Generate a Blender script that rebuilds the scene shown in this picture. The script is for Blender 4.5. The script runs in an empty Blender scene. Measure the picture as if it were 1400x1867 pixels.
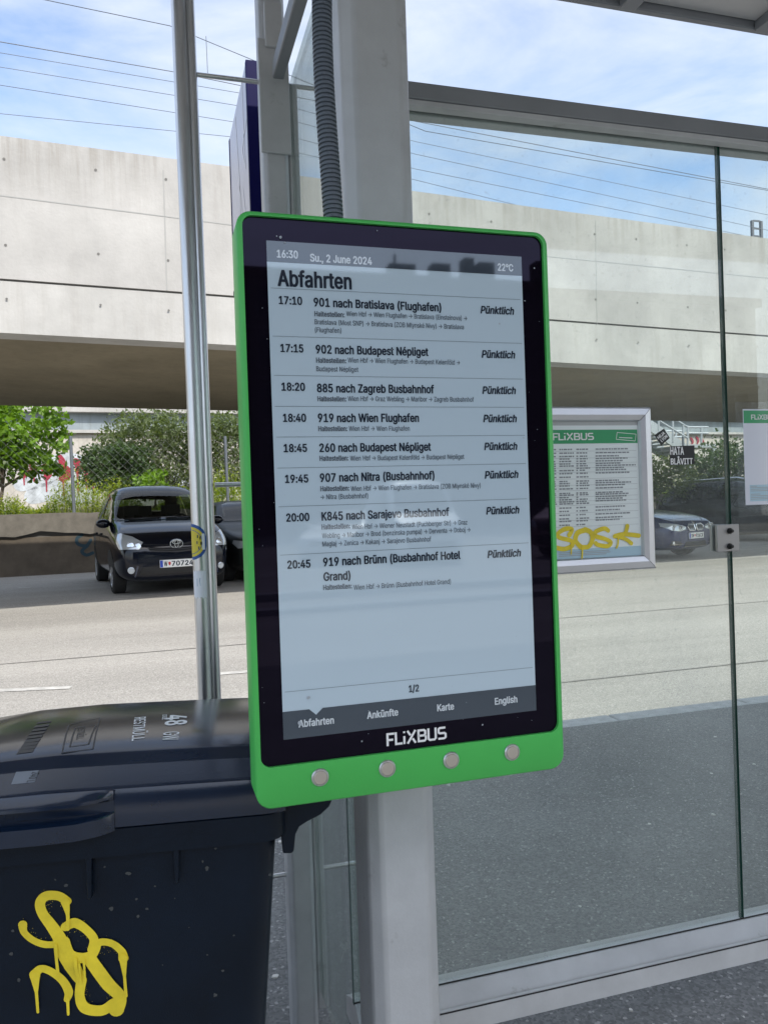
import bpy, bmesh, math, random
from mathutils import Vector, Matrix
from mathutils.bvhtree import BVHTree
random.seed(7)
R = math.radians
scene = bpy.context.scene
col = scene.collection

# ---------------------------------------------------------------- camera
EYE, FPX = 1.40, 1430.0
YAW, PITCH, ROLL = R(16.5), R(-0.30), R(1.95)
_f = Vector((math.sin(YAW)*math.cos(PITCH), math.cos(YAW)*math.cos(PITCH), math.sin(PITCH)))
_r0 = Vector((math.cos(YAW), -math.sin(YAW), 0)); _u0 = _r0.cross(_f)
_r = _r0*math.cos(ROLL) - _u0*math.sin(ROLL)
_u = _u0*math.cos(ROLL) + _r0*math.sin(ROLL)
CAM = Vector((0, 0, EYE))
cd = bpy.data.cameras.new('camera'); cam = bpy.data.objects.new('camera', cd); col.objects.link(cam)
cd.sensor_fit = 'VERTICAL'; cd.sensor_height = 36.0; cd.lens = FPX/1867*36
cd.clip_start = 0.05; cd.clip_end = 3000
m = Matrix.Identity(4)
for i in range(3):
    m[i][0], m[i][1], m[i][2], m[i][3] = _r[i], _u[i], -_f[i], CAM[i]
cam.matrix_world = m
scene.camera = cam

# ---------------------------------------------------------------- sky and sun
SUN = Vector((0.28, -0.86, 1.0)).normalized()          # towards the sun: behind the camera, to the right
world = bpy.data.worlds.new("World"); scene.world = world; world.use_nodes = True
wn, wl = world.node_tree.nodes, world.node_tree.links
wn.clear()
wo = wn.new('ShaderNodeOutputWorld'); bg = wn.new('ShaderNodeBackground'); wl.new(bg.outputs[0], wo.inputs[0])
sky = wn.new('ShaderNodeTexSky'); sky.sky_type = 'NISHITA'; sky.sun_disc = False
sky.sun_elevation = math.asin(SUN.z); sky.sun_rotation = math.atan2(SUN.x, SUN.y)
sky.air_density = 1.0; sky.dust_density = 1.6; sky.ozone_density = 1.2
tc = wn.new('ShaderNodeTexCoord'); mp = wn.new('ShaderNodeMapping'); mp.inputs['Scale'].default_value = (1.0, 1.6, 3.2)
mp.inputs['Rotation'].default_value = (0.2, 0.35, 0.5)
wl.new(tc.outputs['Generated'], mp.inputs[0])
nz = wn.new('ShaderNodeTexNoise'); nz.inputs['Scale'].default_value = 2.6; nz.inputs['Detail'].default_value = 9; nz.inputs['Roughness'].default_value = 0.58
nz.inputs['Distortion'].default_value = 0.35
wl.new(mp.outputs[0], nz.inputs['Vector'])
cr = wn.new('ShaderNodeValToRGB'); cr.color_ramp.elements[0].position = 0.30; cr.color_ramp.elements[1].position = 0.70
wl.new(nz.outputs[0], cr.inputs[0])
mx = wn.new('ShaderNodeMix'); mx.data_type = 'RGBA'
# thin cloud is brighter the nearer it is to the sun
vd = wn.new('ShaderNodeVectorMath'); vd.operation = 'DOT_PRODUCT'; vd.inputs[1].default_value = SUN; wl.new(tc.outputs['Generated'], vd.inputs[0])
pw = wn.new('ShaderNodeMath'); pw.operation = 'POWER'; wl.new(vd.outputs['Value'], pw.inputs[0]); pw.inputs[1].default_value = 5
mk = wn.new('ShaderNodeMath'); mk.operation = 'MULTIPLY_ADD'; mk.use_clamp = False; wl.new(pw.outputs[0], mk.inputs[0]); mk.inputs[1].default_value = 4.0; mk.inputs[2].default_value = 3.3
mp3 = wn.new('ShaderNodeVectorMath'); mp3.operation = 'SCALE'; mp3.inputs[0].default_value = (0.94, 1.0, 1.10); wl.new(mk.outputs[0], mp3.inputs['Scale'])
wl.new(mp3.outputs[0], mx.inputs[7])
wl.new(cr.outputs[0], mx.inputs['Factor']); wl.new(sky.outputs[0], mx.inputs[6]); wl.new(mx.outputs[2], bg.inputs[0]); bg.inputs[1].default_value = 0.15
sl = bpy.data.lights.new('sun', 'SUN'); sl.energy = 2.2; sl.angle = R(0.5); sl.color = (1.0, 0.95, 0.87)
so = bpy.data.objects.new('sun', sl); col.objects.link(so); so.rotation_euler = SUN.to_track_quat('Z', 'Y').to_euler(); so.location = (3, -6, 12)

scene.view_settings.view_transform = 'Standard'; scene.view_settings.look = 'None'
scene.view_settings.exposure = 1.08; scene.view_settings.gamma = 1.0
scene.cycles.max_bounces = 12; scene.cycles.transparent_max_bounces = 24
scene.cycles.use_denoising = True

# ---------------------------------------------------------------- from a photo pixel to a place
def ray(px, py): return _f + _r*((px-700)/FPX) - _u*((py-933.5)/FPX)
def at_y(px, py, Y):
    d = ray(px, py); return CAM + d*(Y/d.y)
def at_d(px, py, D): return CAM + ray(px, py)*D
def at_x(px, py, X):
    d = ray(px, py); return CAM + d*(X/d.x)
def at_plane(px, py, p0, n):
    d = ray(px, py); return CAM + d*((p0-CAM).dot(n)/d.dot(n))
KERB0, KERB1 = 4.35, 4.50
def gz(y):                                              # ground height
    if y < KERB1: return 0.0
    if y < 12.2: return -0.07 + (y-KERB1)/(12.2-KERB1)*0.27
    return 0.20
def at_g(px, py):
    d = ray(px, py); y = 8.0
    for _ in range(30):
        y = CAM.y + d.y*((gz(y)-EYE)/d.z)
    return CAM + d*((gz(y)-EYE)/d.z)

# ---------------------------------------------------------------- materials
MATS = {}
def mat(name, colr, rough=0.5, metal=0.0, var=0.0, vscale=8.0, bump=0.0, bscale=40.0, coat=0.0, cr_=0.04, spec=0.5, tint=None, stretch=(1,1,1), emit=None, dirt=None):
    if name in MATS: return MATS[name]
    M = bpy.data.materials.new(name); M.use_nodes = True; n, l = M.node_tree.nodes, M.node_tree.links
    b = n['Principled BSDF']; b.inputs['Base Color'].default_value = (*colr, 1); b.inputs['Roughness'].default_value = rough
    b.inputs['Metallic'].default_value = metal; b.inputs['Coat Weight'].default_value = coat; b.inputs['Coat Roughness'].default_value = cr_
    b.inputs['Specular IOR Level'].default_value = spec
    if tint: b.inputs['Specular Tint'].default_value = (*tint, 1)
    if var or bump or dirt:
        t = n.new('ShaderNodeTexCoord'); mpn = n.new('ShaderNodeMapping'); mpn.inputs['Scale'].default_value = stretch
        l.new(t.outputs['Object'], mpn.inputs[0])
    src = None
    if var:
        z = n.new('ShaderNodeTexNoise'); z.inputs['Scale'].default_value = vscale; z.inputs['Detail'].default_value = 8; z.inputs['Roughness'].default_value = 0.62
        l.new(mpn.outputs[0], z.inputs['Vector'])
        rr = n.new('ShaderNodeValToRGB'); e = rr.color_ramp.elements
        e[0].position, e[1].position = 0.28, 0.72
        e[0].color = (*[max(0, c*(1-var)) for c in colr], 1); e[1].color = (*[min(1, c*(1+var)) for c in colr], 1)
        l.new(z.outputs[0], rr.inputs[0]); src = rr.outputs[0]
        mr = n.new('ShaderNodeMapRange'); mr.inputs[3].default_value = max(0.02, rough-0.5*var*0.4); mr.inputs[4].default_value = min(1, rough+0.5*var*0.4)
        l.new(z.outputs[0], mr.inputs[0]); l.new(mr.outputs[0], b.inputs['Roughness'])
    if dirt:                                            # (colour, scale, threshold, strength): blotches with a shape of their own
        z2 = n.new('ShaderNodeTexNoise'); z2.inputs['Scale'].default_value = dirt[1]; z2.inputs['Detail'].default_value = 6; z2.inputs['Roughness'].default_value = 0.7
        l.new(mpn.outputs[0], z2.inputs['Vector'])
        r2 = n.new('ShaderNodeMapRange'); r2.inputs[1].default_value = dirt[2]; r2.inputs[2].default_value = dirt[2]+0.12; r2.inputs[4].default_value = dirt[3]
        l.new(z2.outputs[0], r2.inputs[0])
        mm = n.new('ShaderNodeMix'); mm.data_type = 'RGBA'; l.new(r2.outputs[0], mm.inputs['Factor'])
        if src: l.new(src, mm.inputs[6])
        else: mm.inputs[6].default_value = (*colr, 1)
        mm.inputs[7].default_value = (*dirt[0], 1); src = mm.outputs[2]
    if src: l.new(src, b.inputs['Base Color'])
    if bump:
        zb = n.new('ShaderNodeTexNoise'); zb.inputs['Scale'].default_value = bscale; zb.inputs['Detail'].default_value = 6
        l.new(mpn.outputs[0], zb.inputs['Vector'])
        bp = n.new('ShaderNodeBump'); bp.inputs['Strength'].default_value = bump; bp.inputs['Distance'].default_value = 0.01
        l.new(zb.outputs[0], bp.inputs['Height']); l.new(bp.outputs[0], b.inputs['Normal'])
    if emit:
        b.inputs['Emission Color'].default_value = (*emit[0], 1); b.inputs['Emission Strength'].default_value = emit[1]
    MATS[name] = M; return M

def asphalt(name, dark, light, speck, grain=0.5, band=None):
    M = bpy.data.materials.new(name); M.use_nodes = True; n, l = M.node_tree.nodes, M.node_tree.links
    b = n['Principled BSDF']; b.inputs['Roughness'].default_value = 0.85; b.inputs['Specular IOR Level'].default_value = 0.3
    t = n.new('ShaderNodeTexCoord')
    big = n.new('ShaderNodeTexNoise'); big.inputs['Scale'].default_value = 1.0; big.inputs['Detail'].default_value = 7; big.inputs['Roughness'].default_value = 0.65
    mpp = n.new('ShaderNodeMapping'); mpp.inputs['Scale'].default_value = band or (1, 1, 1); l.new(t.outputs['Object'], mpp.inputs[0]); l.new(mpp.outputs[0], big.inputs['Vector'])
    vo = n.new('ShaderNodeTexVoronoi'); vo.inputs['Scale'].default_value = 130; l.new(t.outputs['Object'], vo.inputs['Vector'])
    sp = n.new('ShaderNodeSeparateColor'); l.new(vo.outputs['Color'], sp.inputs[0])
    r1 = n.new('ShaderNodeValToRGB'); e = r1.color_ramp.elements; e[0].position, e[1].position = 0.3, 0.7
    e[0].color = (*dark, 1); e[1].color = (*light, 1); l.new(big.outputs[0], r1.inputs[0])
    r2 = n.new('ShaderNodeMapRange'); r2.inputs[3].default_value = 1-grain; r2.inputs[4].default_value = 1+grain; l.new(sp.outputs[0], r2.inputs[0])
    mu = n.new('ShaderNodeMix'); mu.data_type = 'RGBA'; mu.blend_type = 'MULTIPLY'; mu.inputs['Factor'].default_value = 1
    l.new(r1.outputs[0], mu.inputs[6]); l.new(r2.outputs[0], mu.inputs[7])
    r3 = n.new('ShaderNodeMapRange'); r3.inputs[1].default_value = 0.955; r3.inputs[2].default_value = 0.97; r3.inputs[4].default_value = 0.8; l.new(sp.outputs[1], r3.inputs[0])
    m2 = n.new('ShaderNodeMix'); m2.data_type = 'RGBA'; l.new(r3.outputs[0], m2.inputs['Factor']); l.new(mu.outputs[2], m2.inputs[6]); m2.inputs[7].default_value = (*speck, 1)
    l.new(m2.outputs[2], b.inputs['Base Color'])
    bp = n.new('ShaderNodeBump'); bp.inputs['Strength'].default_value = 0.5; bp.inputs['Distance'].default_value = 0.006
    l.new(sp.outputs[0], bp.inputs['Height']); l.new(bp.outputs[0], b.inputs['Normal'])
    MATS[name] = M; return M

def glass(name, tint, dust=0.10, dscale=6.0, ior=1.45, dustcol=(0.62, 0.65, 0.64), rough=0.0, patch=0.10):
    M = bpy.data.materials.new(name); M.use_nodes = True; n, l = M.node_tree.nodes, M.node_tree.links
    n.remove(n['Principled BSDF']); out = n['Material Output']
    tr = n.new('ShaderNodeBsdfTransparent'); tr.inputs[0].default_value = (*tint, 1)
    gl = n.new('ShaderNodeBsdfGlossy'); gl.inputs['Roughness'].default_value = rough
    fr = n.new('ShaderNodeFresnel'); ge = n.new('ShaderNodeNewGeometry'); io = n.new('ShaderNodeMapRange'); io.inputs[3].default_value = ior; io.inputs[4].default_value = 1/ior; l.new(ge.outputs['Backfacing'], io.inputs[0]); l.new(io.outputs[0], fr.inputs[0])
    m1 = n.new('ShaderNodeMixShader'); l.new(fr.outputs[0], m1.inputs[0]); l.new(tr.outputs[0], m1.inputs[1]); l.new(gl.outputs[0], m1.inputs[2])
    df = n.new('ShaderNodeBsdfDiffuse'); df.inputs[0].default_value = (*dustcol, 1)
    t = n.new('ShaderNodeTexCoord')
    z = n.new('ShaderNodeTexNoise'); z.inputs['Scale'].default_value = dscale; z.inputs['Detail'].default_value = 10; z.inputs['Roughness'].default_value = 0.75
    mpp = n.new('ShaderNodeMapping'); mpp.inputs['Scale'].default_value = (1, 1, 0.45); l.new(t.outputs['Object'], mpp.inputs[0]); l.new(mpp.outputs[0], z.inputs['Vector'])
    mr = n.new('ShaderNodeMapRange'); mr.inputs[1].default_value = 0.35; mr.inputs[2].default_value = 0.75
    mr.inputs[3].default_value = dust; mr.inputs[4].default_value = dust+patch; l.new(z.outputs[0], mr.inputs[0])
    z2 = n.new('ShaderNodeTexNoise'); z2.inputs['Scale'].default_value = 90; z2.inputs['Detail'].default_value = 3; l.new(t.outputs['Object'], z2.inputs['Vector'])
    m3 = n.new('ShaderNodeMapRange'); m3.inputs[1].default_value = 0.66; m3.inputs[2].default_value = 0.74; m3.inputs[4].default_value = patch*1.2; l.new(z2.outputs[0], m3.inputs[0])
    ad = n.new('ShaderNodeMath'); ad.operation = 'ADD'; l.new(mr.outputs[0], ad.inputs[0]); l.new(m3.outputs[0], ad.inputs[1])
    m2 = n.new('ShaderNodeMixShader'); l.new(ad.outputs[0], m2.inputs[0]); l.new(m1.outputs[0], m2.inputs[1]); l.new(df.outputs[0], m2.inputs[2])
    l.new(m2.outputs[0], out.inputs[0]); MATS[name] = M; return M

def foliage(name, colr, var=0.35):
    M = bpy.data.materials.new(name); M.use_nodes = True; n, l = M.node_tree.nodes, M.node_tree.links
    b = n['Principled BSDF']; b.inputs['Roughness'].default_value = 0.45; b.inputs['Base Color'].default_value = (*colr, 1); b.inputs['Specular IOR Level'].default_value = 0.35
    g = n.new('ShaderNodeNewGeometry'); rr = n.new('ShaderNodeValToRGB'); e = rr.color_ramp.elements
    e[0].color = (*[c*(1-var) for c in colr], 1); e[1].color = (*[min(1, c*(1+var)) for c in colr], 1); l.new(g.outputs['Random Per Island'], rr.inputs[0])
    l.new(rr.outputs[0], b.inputs['Base Color'])
    tl = n.new('ShaderNodeBsdfTranslucent'); tl.inputs[0].default_value = (min(1, colr[0]*2.0), min(1, colr[1]*2.0), colr[2]*0.8, 1)
    ms = n.new('ShaderNodeMixShader'); ms.inputs[0].default_value = 0.35; l.new(b.outputs[0], ms.inputs[1]); l.new(tl.outputs[0], ms.inputs[2]); l.new(ms.outputs[0], n['Material Output'].inputs[0])
    MATS[name] = M; return M

def concrete(name, colr, topz=None, streak=0.25):
    M = bpy.data.materials.new(name); M.use_nodes = True; n, l = M.node_tree.nodes, M.node_tree.links
    b = n['Principled BSDF']; b.inputs['Roughness'].default_value = 0.88; b.inputs['Specular IOR Level'].default_value = 0.25
    g = n.new('ShaderNodeNewGeometry'); 
    z = n.new('ShaderNodeTexNoise'); z.inputs['Scale'].default_value = 0.9; z.inputs['Detail'].default_value = 10; z.inputs['Roughness'].default_value = 0.66; l.new(g.outputs['Position'], z.inputs['Vector'])
    r = n.new('ShaderNodeValToRGB'); e = r.color_ramp.elements; e[0].position, e[1].position = 0.3, 0.72
    e[0].color = (*[c*0.78 for c in colr], 1); e[1].color = (*[min(1, c*1.14) for c in colr], 1); l.new(z.outputs[0], r.inputs[0]); src = r.outputs[0]
    mp2 = n.new('ShaderNodeMapping'); mp2.inputs['Scale'].default_value = (9, 9, 0.5); l.new(g.outputs['Position'], mp2.inputs[0])
    zs = n.new('ShaderNodeTexNoise'); zs.inputs['Scale'].default_value = 1.0; zs.inputs['Detail'].default_value = 6; zs.inputs['Roughness'].default_value = 0.7; l.new(mp2.outputs[0], zs.inputs['Vector'])
    s1 = n.new('ShaderNodeMapRange'); s1.inputs[1].default_value = 0.47; s1.inputs[2].default_value = 0.72; s1.inputs[4].default_value = streak; l.new(zs.outputs[0], s1.inputs[0])
    fac = s1.outputs[0]
    if topz:                                            # rain streaks run down from the coping and fade out
        sx = n.new('ShaderNodeSeparateXYZ'); l.new(g.outputs['Position'], sx.inputs[0])
        tz = n.new('ShaderNodeMapRange'); tz.inputs[1].default_value = topz-0.75; tz.inputs[2].default_value = topz; tz.inputs[3].default_value = 0.25; tz.inputs[4].default_value = 2.6; l.new(sx.outputs[2], tz.inputs[0])
        mu = n.new('ShaderNodeMath'); mu.operation = 'MULTIPLY'; mu.use_clamp = True; l.new(fac, mu.inputs[0]); l.new(tz.outputs[0], mu.inputs[1]); fac = mu.outputs[0]
    mx = n.new('ShaderNodeMix'); mx.data_type = 'RGBA'; l.new(fac, mx.inputs['Factor']); l.new(src, mx.inputs[6]); mx.inputs[7].default_value = (*[c*0.55 for c in (colr[0], colr[1]*0.93, colr[2]*0.82)], 1)
    l.new(mx.outputs[2], b.inputs['Base Color'])
    zb = n.new('ShaderNodeTexNoise'); zb.inputs['Scale'].default_value = 30; zb.inputs['Detail'].default_value = 6; l.new(g.outputs['Position'], zb.inputs['Vector'])
    bp = n.new('ShaderNodeBump'); bp.inputs['Strength'].default_value = 0.12; bp.inputs['Distance'].default_value = 0.02; l.new(zb.outputs[0], bp.inputs['Height']); l.new(bp.outputs[0], b.inputs['Normal'])
    MATS[name] = M; return M

GREEN = mat('signal_green', (0.065, 0.47, 0.09), 0.36, var=0.06, vscale=5, bump=0.03, bscale=300, dirt=((0.22,0.40,0.22), 70, 0.70, 0.35))
BEZ = dict(spec=0.19, tint=(0.66, 0.60, 1.0)); SCR = dict(spec=1.0, tint=(0.80, 0.90, 1.0))
BLACKG = mat('black_backing', (0.004, 0.003, 0.006), 0.02, **BEZ)
PAPER = mat('electronic_paper', (0.49, 0.60, 0.67), 0.03, **SCR)
INK = mat('screen_ink', (0.022, 0.030, 0.045), 0.03, **SCR)
BARINK = mat('screen_bar', (0.045, 0.058, 0.075), 0.03, **SCR)
BARTXT = mat('screen_bar_text', (0.60, 0.65, 0.68), 0.03, **SCR)
GREYINK = mat('screen_grey_ink', (0.12, 0.145, 0.17), 0.03, **SCR)
LINEINK = mat('screen_line', (0.26, 0.31, 0.35), 0.03, **SCR)
WHITE = mat('white_print', (0.80, 0.80, 0.80), 0.5)
STEEL = mat('brushed_steel', (0.66, 0.67, 0.68), 0.30, 1.0, var=0.12, vscale=30, stretch=(6, 6, 0.4))
BTN = mat('button_steel', (0.60, 0.56, 0.50), 0.42, 1.0)
ALU = mat('grey_coated_aluminium', (0.47, 0.485, 0.50), 0.45, 0.15, var=0.12, vscale=7, bump=0.06, bscale=160, dirt=((0.15, 0.14, 0.13), 11, 0.63, 0.6))
ALUD = mat('grey_coated_aluminium_dark', (0.235, 0.25, 0.27), 0.45, 0.15, var=0.08, vscale=6)
ALUF = mat('clear_anodised_aluminium', (0.62, 0.63, 0.66), 0.34, 0.85, var=0.05, vscale=12)
GAP = mat('dark_groove', (0.012, 0.012, 0.013), 0.8)
GLASS = glass('shelter_glass', (0.925, 0.965, 0.95), 0.024, 2.6, patch=0.11)
GLASSEDGE = mat('glass_edge_green', (0.012, 0.06, 0.045), 0.15)
ROOFM = mat('roof_underside_panel', (0.62, 0.61, 0.60), 0.6, var=0.04, vscale=3)
BIN = mat('dark_blue_bin_plastic', (0.003, 0.008, 0.0175), 0.38, spec=0.22, var=0.25, vscale=6, bump=0.10, bscale=420, dirt=((0.13, 0.13, 0.12), 24, 0.715, 0.8))
BINLID = mat('dark_blue_lid_plastic', (0.006, 0.014, 0.034), 0.16, spec=0.62, var=0.2, vscale=5, bump=0.012, bscale=200, dirt=((0.012, 0.012, 0.012), 34, 0.70, 0.8))
YEL = mat('yellow_spray_paint', (0.78, 0.62, 0.03), 0.42, var=0.22, vscale=16, bump=0.05, bscale=120)
HOSE = mat('grey_conduit_plastic', (0.095, 0.115, 0.14), 0.45)
BLUE = mat('blue_enamel', (0.001, 0.001, 0.055), 0.5, spec=0.12)
LILAC = mat('translucent_sign_face', (0.62, 0.61, 0.68), 0.35)
RUBBER = mat('black_rubber', (0.012, 0.012, 0.012), 0.8)
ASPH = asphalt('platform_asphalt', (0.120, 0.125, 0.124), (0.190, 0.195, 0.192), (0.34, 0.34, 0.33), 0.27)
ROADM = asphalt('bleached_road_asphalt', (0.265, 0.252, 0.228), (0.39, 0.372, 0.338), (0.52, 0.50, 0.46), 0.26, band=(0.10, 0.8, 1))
KERBM = mat('kerb_granite', (0.36, 0.37, 0.37), 0.8, var=0.22, vscale=14, bump=0.2, bscale=90)
PAINT = mat('worn_road_paint', (0.44, 0.43, 0.40), 0.8, var=0.3, vscale=14)

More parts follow.
